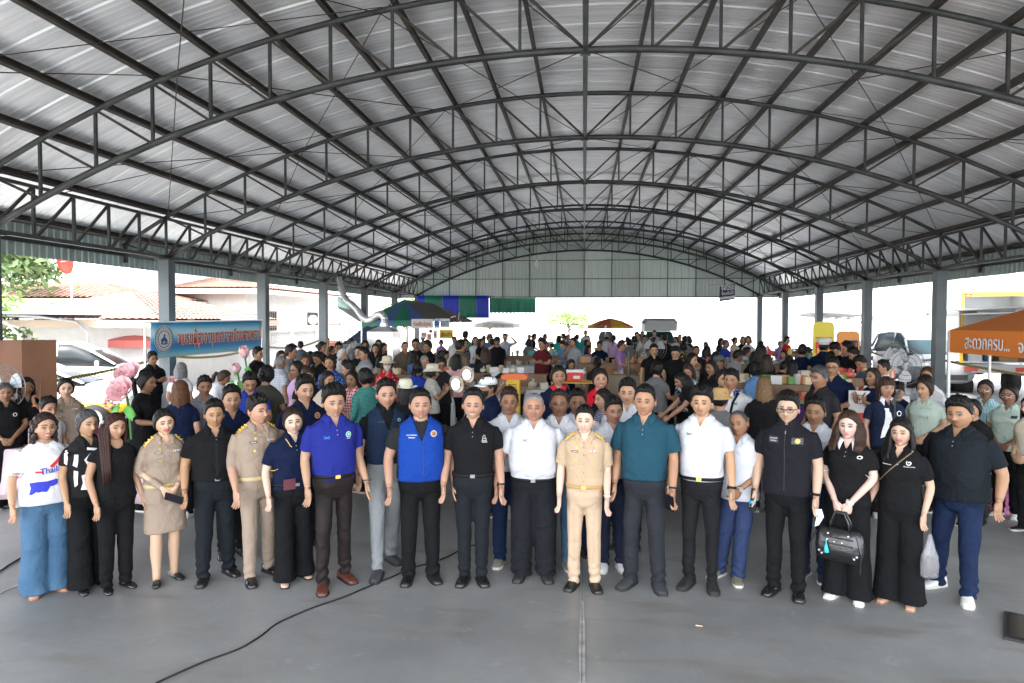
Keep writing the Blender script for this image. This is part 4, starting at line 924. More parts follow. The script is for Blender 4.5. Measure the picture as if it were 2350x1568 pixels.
p = F[2] = near(198, 940, 1372, label='woman in black and white patterned blouse with grey tied back hair', sex='f', w=1.0, tone=1, hairc='darkgrey', turn=22, head=(6, 0, 2), face=dict(hair='bun', hairline=.066, jaw=1.03), stance=.06,
 top=dict(c=(.015, .015, .016), neck='polo', loose=.016, z=.93, sleeve=.55, cuff=.062), bot=dict(kind='wide', c=BLK, waist=1.08), shoe=dict(kind='flat', m=mat('patent_black', (.012, .012, .012), .15, spec=.7)), arms='slack')
for pts in ([(-.03, 1.30), (.00, 1.31), (.045, 1.25), (.02, 1.20), (-.02, 1.22), (-.055, 1.20), (-.08, 1.25)], [(-.09, 1.10), (-.02, 1.12), (-.05, 1.16), (.0, 1.18), (.01, 1.12), (-.03, 1.04), (.01, .99), (-.02, .96), (-.10, .97), (-.08, 1.03)],
   [(.05, 1.15), (.10, 1.16), (.11, 1.05), (.07, 1.0), (.045, 1.06)], [(.06, .97), (.13, .975), (.11, .94), (.05, .938)], [(-.145, 1.30), (-.12, 1.30), (-.125, 1.18), (-.15, 1.20)], [(-.20, 1.33), (-.175, 1.34), (-.18, 1.20), (-.20, 1.22)], [(.09, 1.31), (.13, 1.30), (.12, 1.22), (.085, 1.24)], [(.10, 1.20), (.14, 1.19), (.14, 1.10), (.12, 1.08)], [(-.14, 1.15), (-.115, 1.14), (-.12, 1.02), (-.14, 1.0)], [(.02, 1.20), (.06, 1.21), (.05, 1.13)]): blot(p, 'white_motif', WT, pts)
patch(p, 'white_yoke', WT, .0, 1.335, .085, .022, .003, 4, 2, tilt=-12)
p = F[3] = near(262, 948, 1374, label='woman in plain black top with very long red-brown hair over one shoulder', sex='f', w=.98, tone=1, hairc='redbrown', turn=20, head=(6, 0, 4), face=dict(hair='long', hairline=.064, smile=.3), hlen=.34, locks=[(-1, .40)],
 top=dict(c=BLK, neck='scoop', loose=.012, z=.93, sleeve=.28, cuff=.07), bot=dict(kind='straight', c=BLK, waist=1.05, fold=.6), shoe=dict(kind='flat', m=mat('patent_black', (.012, .012, .012), .15, spec=.7)), arms='slack')
for x in (.06, .085, .11): disc(p, 'neckline_ruffle', fab((.012, .012, .013)), x, 1.335 + .3 * (x - .06), .016, .009, 8)
p = F[4] = near(376, 938, 1354, label='smiling woman in khaki long sleeved uniform with skirt, gold shoulder boards and black heels', sex='f', w=1.05, tone=0, hairc='black', turn=12, head=(0, 0, -4), toe=16, face=dict(hair='updo', hairline=.066, smile=1, lip=(.6, .05, .12)), stance=.04,
 top=dict(c=KH, tuck=True, neck='open', loose=.016, sleeve=1.92), bot=dict(kind='skirt', c=KH, waist=1.05, hem=.50, belt=fab((.5, .40, .22)), belth=.018, buckle=GOLD), shoe=dict(kind='heel'), arms='clasp')
uniform_marks(p); disc(p, 'silver_medal', SILV, -.085, 1.215, .018, .009, 10, sx=.7)
ph = MB(); c_, M = held_at(p, 'L'); ph.box(-.075, .075, -.006, .006, -.035, .035); o = ph.build('phone', mat('black_glass', (.01, .01, .015), .12)); o.location = c_ + Vector((.05, -.045, -.04)); o.rotation_euler = (R(20), R(18), R(10)); tag(o, 'dark phone held by woman in khaki skirt uniform', 'phone')
p = F[5] = near(491, 918, 1347, label='stocky man in black short sleeved shirt with charcoal trousers and black shoes', w=1.04, belly=.035, tone=2, turn=8, head=(-2, 2, 0), face=dict(hairline=.075, jaw=1.05, mustache=.35, beard=.2), toe=18, footR=(-.12, -.07), footL=(.13, .05),
 top=dict(c=BLK, neck='open', tuck=False, z=.99, loose=.018, sleeve=.66, slw=1.1), bot=dict(c=CHAR, waist=1.06, belt=BELT, lw=1.08, fold=1.3), shoe=dict(kind='shoe'), arms='slack')
polo_marks(p, 1.36, fab((.02, .02, .022)), 1); patch(p, 'placket', fab((.014, .014, .015)), 0, 1.16, .026, .30, .003, 2, 10)
wristband(p, 'R', mat('bead', (.10, .05, .03), .4), .010)
p = F[6] = near(589, 908, 1347, label='man in tan long sleeved uniform with gold shoulder boards looking to one side', w=.98, tone=1, turn=22, head=(20, 0, 0), face=dict(hairline=.066, vol=1.15), footR=(-.10, -.08), footL=(.14, .06), toe=16,
 top=dict(c=KH, tuck=True, neck='open', loose=.017, sleeve=1.92, slw=1.05), bot=dict(c=KH, waist=1.04, belt=fab((.5, .40, .22)), buckle=GOLD, belth=.016, fold=.7), shoe=dict(kind='shoe', m=mat('patent_black', (.012, .012, .012), .15, spec=.7)), arms='slack')
uniform_marks(p); patch(p, 'trouser_crease', fab(KH), -.085, .5, .006, .5, .006, 2, 12, p['_leg'], bv='_bvhl')
p = F[7] = near(672, 934, 1352, label='pale woman in navy polo shirt with yellow edging, black trousers and open sandals', sex='f', w=1.14, belly=.02, tone=5, hairc='dkbrown', turn=14, head=(-8, 0, -4), face=dict(hair='bun', hairline=.070, lip=(.55, .16, .16), eyeopen=.65), fat=1, toe=14, footR=(-.10, -.06), footL=(.11, .05),
 top=dict(c=NAVY, neck='polo', tuck=True, loose=.02, sleeve=.72, slw=1.15), bot=dict(kind='wide', c=BLK, waist=1.06, belt=BELT, lw=.82), shoe=dict(kind='sandal'), arms='slack')
YEL = mat('yellow_trim', (.7, .45, .12), .7); polo_marks(p, 1.36)
line(p, 'collar_trim', YEL, [(-.085, 1.405), (-.070, 1.375), (-.058, 1.345), (-.044, 1.335)], .0035, off=.014)
for sg in (-1, 1): line(p, 'cuff_trim', YEL, [(sg * .165, 1.128), (sg * .20, 1.122), (sg * .235, 1.128)], .0035, off=.004)
mb = MB(); c = Vector(proj(p, -.075, .985, .012)); mb.box(c.x - .05, c.x + .05, c.y - .012, c.y + .002, c.z - .045, c.z + .045); mb.build('wallet', mat('maroon_leather', (.10, .015, .03), .4), p['_root'])
p = F[8] = near(765, 886, 1362, label='man in bright royal blue polo shirt with shiny dark brown trousers and brown shoes', w=.97, belly=.03, tone=1, turn=14, head=(0, 2, 0), face=dict(hairline=.070, vol=1.5, smile=.3, jaw=1.05), footR=(-.12, -.09), footL=(.11, .05), toe=14,
 top=dict(c=(.017, .024, .19), neck='polo', tuck=True, loose=.02, sleeve=.70, slw=1.12, fold=1.2), bot=dict(m=fab((.020, .015, .015), 'plain', None, 1., .52), waist=1.04, belt=BELT, buckle=GOLD, fold=1.6, lw=.95), shoe=dict(kind='shoe', m=BRN), arms='slack')
polo_marks(p, 1.36, fab((.012, .02, .28))); swoosh(p, -.085, 1.285, mat('light_blue_print', (.05, .28, .75), .6), 1.1)
GRN = mat('green_badge', (.02, .35, .22), .6); b = disc(p, 'round_badge', mat('pale_badge', (.65, .75, .72), .6), .095, 1.30, .024, .003); disc(p, 'badge_centre', GRN, .095, 1.30, .0195, .005, parent=b); disc(p, 'badge_heart', WT, .095, 1.301, .009, .007, 3, parent=b); patch(p, 'badge_writing', WT, .095, 1.268, .034, .004, .002)
wristband(p, 'L', mat('dark_bead', (.05, .03, .02), .4), .012)
p = F[9] = near(886, 870, 1366, back=.62, label='tall young man in navy sleeveless jacket over black shirt with light grey trousers', w=1.0, tone=1, turn=10, head=(-2, 2, 0), face=dict(hairline=.080, jaw=1.05), footR=(-.12, -.26), footL=(.06, .10), toe=22,
 top=dict(c=BLK, neck='zip', loose=.012, z=1.0, sleeve=.66), bot=dict(kind='slim', m=fab((.17, .18, .185), 'denim', (.25, .26, .265)), waist=1.04, fold=1.0, lw=1.12), shoe=dict(kind='sneaker', m=DKSNK), arms='slack')
def waistcoat(p, col, z0=.97, extra=.010, name='waistcoat'):
 """a sleeveless jacket over the shirt: the shirt's own torso grown outwards"""
 src = p['_shirt'].data; k = p['_k']; me = src.copy(); n = len(me.vertices); v = np.zeros(n * 3); nr = np.zeros(n * 3); me.vertices.foreach_get('co', v); me.vertices.foreach_get('normal', nr); v = v.reshape(-1, 3); nr = nr.reshape(-1, 3)
 wd = p.get('w', 1); lim = (.172 * (1 + (wd - 1) * .55)) * k
 v2 = v + nr * extra; me.vertices.foreach_set('co', v2.ravel())
 bm = bmesh.new(); bm.from_mesh(me); kill = []
 for q_ in bm.verts:
  if abs(q_.co.x) > lim * (1.0 if q_.co.z > 1.30 * k else 1.06 + .0) : kill.append(q_)
  elif q_.co.y < -.02 and q_.co.z > 1.27 * k and abs(q_.co.x) < .004 + .055 * (q_.co.z / k - 1.27) / .14: kill.append(q_)
 bmesh.ops.delete(bm, geom=kill, context='VERTS')
 for q_ in {v_ for e_ in bm.edges if e_.is_boundary for v_ in e_.verts}:
  if q_.co.y < -.02 and 1.25 * k < q_.co.z < 1.42 * k and abs(q_.co.x) < .09: q_.co.x = math.copysign(.003 + .055 * max(0, q_.co.z / k - 1.265) / .14, q_.co.x)
 bmesh.ops.solidify(bm, geom=bm.faces[:], thickness=-.004); bm.to_mesh(me); bm.free(); me.materials.clear()
 o = link(name, me, fab(col), p['_root'], True); p['_bvh'] = BVHTree.FromPolygons([x.co[:] for x in me.vertices], [x.vertices[:] for x in me.polygons]); p['_shirt'] = o; return o
def stand_collar(p, col, r0=.085):
 k = p['_k']; mb = MB(); G = np.zeros((3, 24, 3))
 for j, t in enumerate(np.linspace(-1, 1, 24)):
  a_ = t * 2.55; 
  for i, (rr, dz) in enumerate(((0, .030), (.010, .0), (.030, -.035))): G[i, j] = (math.sin(a_) * (r0 + rr) * k, (.005 + math.cos(a_) * (r0 + rr)) * k, (1.452 + dz - .03 * abs(t) ** 2 - .035 * abs(t) ** 5) * k)
 mb.slab(G, (0, -.002, .004)); mb.build('jacket_collar', fab(col), p['_shirt'], True)
waistcoat(p, (.012, .022, .048)); stand_collar(p, (.012, .022, .048)); line(p, 'zip', mat('dark_cut', (.05, .05, .05), .9), [(.0, z) for z in np.linspace(1.26, .98, 10)], .003)
patch(p, 'chest_strap', BKP, -.065, 1.335, .06, .014, .004); disc(p, 'crest', mat('pale_print', (.35, .38, .42), .6), .095, 1.345, .014, .003); disc(p, 'crest_centre', fab((.012, .022, .048)), .095, 1.345, .008, .005)
p = F[10] = near(965, 892, 1352, label='man in bright blue zipped waistcoat over a dark T-shirt with round brown emblem', w=1.13, belly=.04, tone=1, turn=4, head=(0, 0, 0), face=dict(hairline=.078, hair='short', vol=.8, jaw=1.06), fat=1, footx=.11, toe=14,
 top=dict(c=(.018, .020, .022), neck='crew', loose=.014, z=.96, sleeve=.60, slw=1.05), bot=dict(c=BLK, waist=1.0, fold=.8, lw=.95), shoe=dict(kind='shoe'), arms='slack')
VB = (.009, .045, .26); waistcoat(p, VB); stand_collar(p, VB, .088)
line(p, 'zip', mat('dark_cut', (.05, .05, .05), .9), [(.012, z) for z in np.linspace(1.27, .97, 12)], .0035)
words(p, 'name_writing', 'อาณต์ มิลัยไพกุง', WT, -.085, 1.318, .085, bold=.02); words(p, 'title_writing', 'ปลัดอำเภอ', WT, -.085, 1.298, .055, bold=.02)
OR_ = mat('bronze_badge', (.42, .20, .07), .6); b = disc(p, 'emblem', mat('pale_rim', (.6, .55, .5), .6), .105, 1.325, .027, .003, 18); disc(p, 'emblem_centre', OR_, .105, 1.325, .023, .005, 16, b)
for q_ in ([(-.008, -.012), (.0, -.005), (.008, .010)], [(.010, -.010), (.002, .0), (-.008, .008)]): line(p, 'emblem_relief', mat('dark_relief', (.12, .06, .1), .6), [(.105 + a, 1.325 + c) for a, c in q_], .003, b, .007)
p = F[11] = near(1086, 892, 1355, label='smiling man in fitted black polo shirt with small white printed emblem and wristwatch', w=1.02, tone=1, turn=-2, head=(0, 0, 2), face=dict(hairline=.086, smile=1, teeth=1, jaw=1.0), footx=.075, toe=14,
 top=dict(c=BLK, neck='polo', tuck=True, loose=.016, sleeve=.66), bot=dict(kind='slim', c=(.013, .015, .018), waist=1.05, belt=BELT, lw=1.08), shoe=dict(kind='shoe', m=mat('patent_black', (.012, .012, .012), .15, spec=.7)), arms='slack')
polo_marks(p, 1.36, fab((.02, .02, .02))); words(p, 'lettering', 'KING', WT, .102, 1.268, .038, bold=.02); patch(p, 'small_writing', WT, .105, 1.256, .044, .003, .002); words(p, 'small_lettering', 'THE', WT, .076, 1.266, .010)
for q_ in ([(.085, 1.275), (.088, 1.30), (.098, 1.318), (.108, 1.312), (.105, 1.298), (.118, 1.285), (.112, 1.275)], [(.090, 1.285), (.100, 1.290), (.110, 1.282)]): line(p, 'portrait_print', WT, q_, .0018)
wristband(p, 'L', BELT, .014, .030, mat('black_glass', (.01, .01, .015), .12))
p = F[12] = near(1226, 898, 1346, label='heavy man with short grey hair in white polo shirt and wide black trousers, eyes closed', w=1.15, belly=.085, tone=2, turn=-2, hairc='grey', face=dict(hair='buzz', hairline=.078, eyeopen=.2, jaw=1.08), fat=1.2, footx=.115, toe=12,
 top=dict(m=WPOLO, c=(.72, .73, .77), neck='polo', tuck=True, loose=.016, sleeve=.74, slw=1.02), bot=dict(kind='loose', c=(.012, .013, .016), waist=1.02, belt=BELT, lw=1.1), shoe=dict(kind='shoe', m=mat('matt_black', (.02, .02, .02), .6)), arms='slack')
polo_marks(p, 1.36); swoosh(p, -.075, 1.285, BKP)
p = F[13] = near(1343, 928, 1368, label='slim man in pale sand coloured short sleeved uniform with gold belt buckle and shoulder boards', w=.95, tone=5, turn=-4, head=(-2, 0, 0), face=dict(hairline=.072, vol=.8, eyeopen=.5), footx=.10, toe=16,
 top=dict(c=KH2, tuck=True, neck='open', loose=.02, sleeve=.78, slw=1.12, cuff=.066), bot=dict(c=(.50, .37, .26), waist=1.05, belt=fab((.42, .28, .13)), belth=.018, buckle=GOLD, fold=.9, lw=1.0), shoe=dict(kind='shoe'), arms='slack')
uniform_marks(p)
for sg in (-1, 1): patch(p, 'trouser_crease', fab((.50, .37, .26)), sg * .090, .5, .006, .5, .006, 2, 12, p['_leg'], bv='_bvhl')
wristband(p, 'L', WT, .006)
p = F[14] = near(1481, 880, 1368, label='tall tanned man in teal polo shirt with dark jeans holding a phone', w=1.02, belly=.03, tone=2, turn=-8, head=(0, 0, 2), face=dict(hairline=.075, vol=.7, smile=.3, jaw=1.04), footx=.12, toe=22,
 top=dict(c=(.016, .060, .090), neck='polo', tuck=True, loose=.02, sleeve=.74, slw=1.2, cuff=.066, fold=1.2), bot=dict(m=fab((.016, .018, .023), 'denim', (.03, .032, .038)), waist=1.03, lw=1.02, fold=1.1), shoe=dict(kind='sneaker', m=DKSNK), arms='slack')
polo_marks(p, 1.36); wristband(p, 'L', BELT, .014, .031, mat('watch_dial', (.3, .3, .3), .2)); patch(p, 'tonal_logo', fab((.012, .06, .10)), .10, 1.31, .02, .006, .002)
c_, M = held_at(p, 'L'); mb = MB(); mb.box(-.012, .012, -.038, .038, -.075, .075); o = mb.build('phone', mat('black_glass', (.01, .01, .015), .12)); o.location = c_ + Vector((-.045, -.02, -.03)); o.rotation_euler = (R(15), R(-25), R(40)); tag(o, 'black phone in the hand of man in teal polo shirt', 'phone')
p = F[15] = near(1612, 883, 1368, label='bearded man in fitted white polo shirt with slim black jeans and big wristwatch', w=.98, belly=.02, tone=1, turn=-8, head=(0, 0, 0), face=dict(hairline=.062, vol=1.2, mustache=.7, beard=.7, jaw=1.04), footx=.10, toe=14,
 top=dict(m=WPOLO, c=(.72, .73, .77), neck='polo', tuck=True, loose=.018, sleeve=.68, slw=1.02), bot=dict(kind='slim', m=fab((.009, .009, .010), 'denim', (.018, .018, .02)), waist=1.03, belt=BELT, buckle=GOLD, fold=1.3), shoe=dict(kind='sneaker', m=mat('matt_black', (.02, .02, .02), .6)), arms='slack')
polo_marks(p, 1.36); swoosh(p, -.085, 1.31, BKP); wristband(p, 'L', BELT, .022, .032, mat('black_glass', (.01, .01, .015), .12))
p = F[16] = near(1698, 937, 1352, label='elderly man with thin grey hair in loose white polo shirt and blue trousers', w=.92, tone=3, turn=-14, hairc='darkgrey', head=(-8, 0, -10), face=dict(hair='buzz', hairline=.086, old=1), footR=(-.20, .05), footL=(.0, -.02), toe=20,
 top=dict(m=WPOLO, c=(.72, .73, .77), neck='polo', loose=.03, z=.86, sleeve=.80, slw=1.15, cuff=.062, flare=.02), bot=dict(kind='loose', c=(.028, .042, .10), waist=1.0), shoe=dict(kind='sneaker', m=mat('olive_canvas', (.14, .14, .09), .8), sole=SOLEW), arms='slack', armL='clasp')
wristband(p, 'L', GOLD, .012, .028, SILV)
p = F[17] = near(1810, 896, 1384, label='man with black rimmed glasses in black zipped shirt with badge holding a microphone', w=1.02, tone=0, turn=-10, head=(0, 2, 0), face=dict(hairline=.070, vol=1.1), footx=.10, toe=12, glasses=(mat('black_frame', (.015, .012, .01), .3), .0028),
 top=dict(c=(.012, .012, .016), neck='zip', loose=.022, z=.89, sleeve=.68, slw=1.08), bot=dict(c=BLK, waist=1.02, fold=1.2), shoe=dict(kind='shoe', m=mat('patent_black', (.012, .012, .012), .15, spec=.7)), arms='slack')
line(p, 'zip', mat('dark_cut', (.05, .05, .05), .9), [(0, z) for z in np.linspace(1.40, .90, 14)], .0025); patch(p, 'zip_pull', SILV, 0, 1.375, .006, .022, .006)
t_ = patch(p, 'name_patch', TAG, -.088, 1.315, .075, .048, .003); words(p, 'name_writing', 'อรอ สุมาลย์', WT, -.088, 1.325, .058, t_, .02, off=.006); words(p, 'title_writing', 'ปลัดอำเภอ', WT, -.088, 1.306, .046, t_, .02, off=.006)
t_ = patch(p, 'badge_patch', TAG, .095, 1.315, .085, .050, .003)
star = [(math.cos(i * math.pi / 8) * (.024 if i % 2 == 0 else .016), math.sin(i * math.pi / 8) * (.024 if i % 2 == 0 else .016)) for i in range(16)]; disc(p, 'star_badge', mat('yellow_badge', (.8, .38, .04), .5), .098, 1.315, 1, .006, 16, t_, pts=star); disc(p, 'star_centre', mat('teal_badge', (.25, .35, .25), .5), .098, 1.315, .008, .009, 10, t_)
patch(p, 'chest_seam', fab((.02, .02, .026)), 0, 1.285, .30, .004, .003, 12, 2); wristband(p, 'L', BELT, .022, .031, mat('black_glass', (.01, .01, .015), .12))
c_, M = held_at(p, 'R'); mb = MB(); e = empty('microphone', c_ + Vector((.0, -.02, -.05)), 'black handheld microphone with a blue ring pointing down from the hand of man in glasses', 'microphone'); mb.tube([(0, 0, .12), (0, 0, .02)], [.013, .020], 12); mb.build('handle', mat('matt_black', (.02, .02, .02), .6), e, True)
mb = MB(); mb.tube([(0, 0, .02), (0, 0, -.01)], [.025, .025], 14); mb.build('ring', mat('cyan_ring', (.03, .45, .6), .5), e, True); mb = MB(); mb.ell((0, 0, -.045), (.030, .030, .038), 14, 10); mb.build('grille', mat('foam_black', (.012, .012, .015), .95, bump=.5, bscale=300), e, True)
c_, M = held_at(p, 'L'); mb = MB(); mb.slab([[(0, 0, 0), (.05, .01, 0)], [(.01, .005, -.07), (.065, .0, -.06)], [(-.005, 0, -.14), (.03, .01, -.13)]], (0, -.004, 0)); o = mb.build('paper', mat('white_paper', (.8, .8, .8), .8)); o.location = c_ + Vector((-.03, -.03, -.02)); tag(o, 'folded white paper held by man with glasses and microphone', 'paper')
p = F[18] = near(1951, 937, 1394, label='pale young woman in black polo with white collar holding a black leather handbag', sex='f', w=1.0, tone=5, hairc='brown', turn=-14, head=(0, 0, 2), face=dict(hair='long', hairline=.066, lip=(.6, .08, .10), eyeopen=1.), hlen=.30, hwide=.035, htaper=.05, hspread=128, locks=[(-1, .10), (1, .08)], footx=.10, toe=14,
 top=dict(c=BLK, neck='polo', tuck=True, loose=.02, sleeve=.66, slw=1.15, cuff=.062, collar=fab((.7, .7, .72))), bot=dict(kind='wide', c=BLK, waist=1.09, lw=1.0, fold=.8), shoe=dict(kind='sneaker', m=SNK, sole=SOLEW), arms='bag')
polo_marks(p, 1.36, fab((.02, .02, .02))); disc(p, 'small_logo', WT, .115, 1.305, .014, .003, 12, sx=1.5); disc(p, 'logo_inset', fab((.011, .011, .012)), .115, 1.305, .009, .005, 10, sx=1.5)
for sg in (-1, 1): line(p, 'cuff_stripe', WT, [(sg * .150, 1.150), (sg * .185, 1.143), (sg * .215, 1.150)], .003, off=.004)
wristband(p, 'L', mat('pale_band', (.6, .6, .6), .5), .024, .028, mat('pale_dial', (.6, .6, .62), .2))
p = F[19] = near(2071, 953, 1405, label='smiling woman in black shirt with white spiral emblem, thin shoulder strap and wide black trousers', sex='f', w=1.0, belly=.02, tone=0, hairc='black', turn=-16, head=(2, 0, -2), face=dict(hair='long', hairline=.062, smile=1, lip=(.55, .10, .12)), hlen=.28, hwide=.0, footx=.10, toe=12, locks=[(-1, .13)],
 top=dict(c=BLK, neck='open', tuck=True, loose=.02, sleeve=.70, slw=1.12), bot=dict(kind='wide', c=BLK, waist=1.09, lw=1.05, fold=.8), shoe=dict(kind='sandal', m=TANL), arms='slack')
line(p, 'spiral_emblem', WT, [(.098 + r_ * math.cos(a), 1.312 + r_ * math.sin(a)) for a, r_ in zip(np.linspace(2.5, 9.5, 26), np.linspace(.022, .004, 26))], .004)
words(p, 'emblem_writing', 'กลุ่มตลาด บางเลน', WT, .100, 1.280, .082, bold=.02); words(p, 'name_writing', 'กำนันรัตน์ วรรณ', WT, -.075, 1.284, .078, bold=.02); disc(p, 'snap', SILV, .012, 1.292, .005, .004, 8)
line(p, 'shoulder_strap', mat('gold_chain', (.35, .27, .15), .4, .6), [(a, b) for a, b in zip(np.linspace(.12, -.15, 22), np.linspace(1.42, 1.12, 22))], .0045, off=.006)
p = F[20] = near(2206, 908, 1388, label='big man with moustache in loose black polo shirt, blue jeans and white trainers', w=1.15, belly=.05, tone=2, hairc='black', turn=-20, head=(-4, 2, -4), face=dict(hairline=.066, vol=1.2, mustache=.8, beard=.8, smile=.3, jaw=1.06), fat=1.1, footR=(-.20, .10), footL=(.11, -.08), toe=22,
 top=dict(c=(.012, .015, .019), neck='polo', z=.88, loose=.026, sleeve=.78, slw=1.12, flare=.02), bot=dict(kind='straight', m=DEND, waist=1.0, fold=1.5, lw=1.0), shoe=dict(kind='sneaker', m=SNK, sole=SOLEW), arms='slack')
polo_marks(p, 1.36)
G2 = []
def wpolo(xh, yt, yf, label, **kw):
 kw.setdefault('top', dict(m=WPOLO, c=(.72, .73, .77), neck='polo', tuck=True, loose=.02, sleeve=.7, slw=1.05)); kw.setdefault('bot', dict(m=DEND, waist=1.03)); kw.setdefault('arms', 'slack'); p = near(xh, yt, yf, label=label, **kw); polo_marks(p, 1.36) if kw['top'].get('neck') == 'polo' else None; G2.append(p); return p
near(531, 886, 1290, label='dark haired man in navy polo behind two men in black and tan', tone=2, turn=8, w=1.05, face=dict(hairline=.075, vol=1.1), top=dict(c=NAVY, neck='polo', tuck=True, loose=.02), bot=dict(c=BLK), shoe=dict(kind='shoe'), arms='down')
p = near(698, 864, 1265, label='man in navy polo with round orange emblem looking over two shoulders', tone=1, turn=16, w=1.06, head=(6, 2, 0), face=dict(hairline=.070, vol=1.3, smile=.4, mustache=.3), top=dict(c=NAVY, neck='polo', tuck=True, loose=.02), bot=dict(c=BLK), arms='down')
b = disc(p, 'emblem', mat('orange_badge', (.6, .25, .04), .6), .095, 1.315, .030, .003, 18); disc(p, 'emblem_centre', mat('navy_relief', (.05, .04, .10), .6), .095, 1.315, .019, .005, 12, b); disc(p, 'emblem_heart', mat('orange_badge', (.6, .25, .04), .6), .095, 1.315, .010, .007, 6, b)
wpolo(1169, 889, 1312, 'broad man in white polo shirt and jeans, first behind man in black polo', tone=3, w=1.08, turn=0, belly=.03, face=dict(hairline=.078, jaw=1.05), shoe=dict(kind='sneaker', m=GRYSNK, sole=SOLEW), hairc='dkbrown')
wpolo(1284, 892, 1318, 'dark tanned man in white polo beside the grey haired man', tone=4, w=1.08, belly=.03, turn=-2, face=dict(hairline=.082, mustache=.4, hair='short', vol=.7), hairc='dkbrown', shoe=dict(kind='sneaker', m=GRYSNK, sole=SOLEW), bot=dict(m=DEN, waist=1.03))
wpolo(1326, 893, 1285, 'dark faced man in white polo mostly hidden behind tanned man in white polo', tone=4, w=1.0, turn=0, face=dict(hairline=.078, mustache=.8))
p = near(1388, 890, 1215, label='woman with black hair tied back seen in profile behind man in pale uniform', sex='f', tone=1, turn=-62, face=dict(hair='bun', hairline=.062, lip=(.5, .05, .08)), top=dict(m=fab((.02, .03, .12), 'stripe', (.4, .4, .5), 2)), bot=dict(c=BLK), arms='down')
wpolo(1441, 868, 1268, 'man in white polo shirt looking over the shoulder of man in teal', tone=1, w=1.02, turn=-4, head=(0, 2, 0), face=dict(hairline=.072, vol=1.1, smile=.3), bot=dict(c=(.012, .014, .02)))
wpolo(1408, 910, 1322, 'young man in white polo and dark jeans between pale uniform and teal polo', tone=3, w=1.0, turn=6, head=(10, 0, 0), face=dict(hairline=.072, mustache=.3), bot=dict(m=fab((.008, .010, .02), 'denim', (.02, .025, .05))), shoe=dict(kind='sneaker', m=SNK, sole=SOLEW))
p = wpolo(1873, 909, 1343, 'tanned man in white polo shirt standing behind woman with handbag', tone=3, w=1.02, turn=-12, face=dict(hairline=.078, vol=.9), bot=dict(m=fab((.010, .014, .03), 'denim', (.02, .03, .06))), shoe=dict(kind='sneaker', m=mat('navy_trainer', (.02, .025, .06), .7), sole=SOLEW))
# ============================================================ OUTSIDE THE HALL
def C(n, X, Y):
 o = {1: (0, 600, 3.1357), 2: (600, 700, 3.9167), 3: (1100, 700, 3.9167), 4: (1600, 700, 3.9167), 5: (2000, 600, 3.1357)}[n]; return ((o[0] + X / o[2]) / 1.0894, (o[1] + Y / o[2]) / 1.0894)
white = mat('white_wall_paint', (.66, .64, .62), .8, var=.05); cream = mat('cream_trim', (.62, .50, .38), .7); tile = mat('terracotta_tile', (.31, .18, .14), .75, var=.25, vscale=3)
whitem = mat('white_metal', (.6, .6, .6), .45, .1); glassd = mat('dark_window', (.012, .016, .018), .25, spec=.3)
def tiled_roof(parent, x0, x1, y0, y1, z0, zr, hip=.9, name='roof'):
 """hip roof with rows of curved tiles; ridge along the longer side"""
 mb = MB(); cx, cy = (x0 + x1) / 2, (y0 + y1) / 2; L = max(x1 - x0, y1 - y0); along_y = (y1 - y0) > (x1 - x0); hw = min(x1 - x0, y1 - y0) / 2
 r0, r1 = (y0 + hw * hip, y1 - hw * hip) if along_y else (x0 + hw * hip, x1 - hw * hip)
 if r1 < r0: r0 = r1 = (r0 + r1) / 2
 A = [(x0, y0, z0), (x1, y0, z0), (x1, y1, z0), (x0, y1, z0)]; Rg = [(cx, r0, zr), (cx, r1, zr)] if along_y else [(r0, cy, zr), (r1, cy, zr)]
 quads = [(A[0], A[1], Rg[0], Rg[0]), (A[1], A[2], Rg[1], Rg[0]), (A[2], A[3], Rg[1], Rg[1]), (A[3], A[0], Rg[0], Rg[1])] if along_y else [(A[0], A[1], Rg[1], Rg[0]), (A[1], A[2], Rg[1], Rg[1]), (A[2], A[3], Rg[0], Rg[1]), (A[3], A[0], Rg[0], Rg[0])]
 for a, b, c, d in quads:
  a, b, c, d = map(np.array, (a, b, c, d)); wdt = np.linalg.norm(b - a); hgt = max(np.linalg.norm(d - a), np.linalg.norm(c - b)); nu = max(8, int(wdt / .07)); nv = max(4, int(hgt / .30)); G = np.zeros((nv * 2, nu, 3)); nrm = np.cross(b - a, (c + d) / 2 - a); nrm = nrm / np.linalg.norm(nrm); nrm = nrm if nrm[2] > 0 else -nrm
  for i in range(nv):
   for h in (0, 1):
    t = (i + h) / nv; l = a * (1 - t) + d * t; r_ = b * (1 - t) + c * t; u = np.linspace(0, 1, nu)[:, None]; wl = np.linalg.norm(r_ - l)
    G[2 * i + h] = l * (1 - u) + r_ * u + nrm * (.035 * (1 - h) + .03 * np.abs(np.sin(u * wl / .14 * np.pi / 2 * 1.0)))
  mb.sheet(G)
 mb.build(name, tile, parent, recalc=False)
 f = MB(); 
 for a, b in zip(A, A[1:] + A[:1]): f.bar((a[0], a[1], a[2] - .14), (b[0], b[1], b[2] - .14), .06, .24)
 f.build('fascia_board', cream, parent); u = MB(); u.box(x0 + .05, x1 - .05, y0 + .05, y1 - .05, z0 - .2, z0 - .16); u.build('soffit', white, parent)
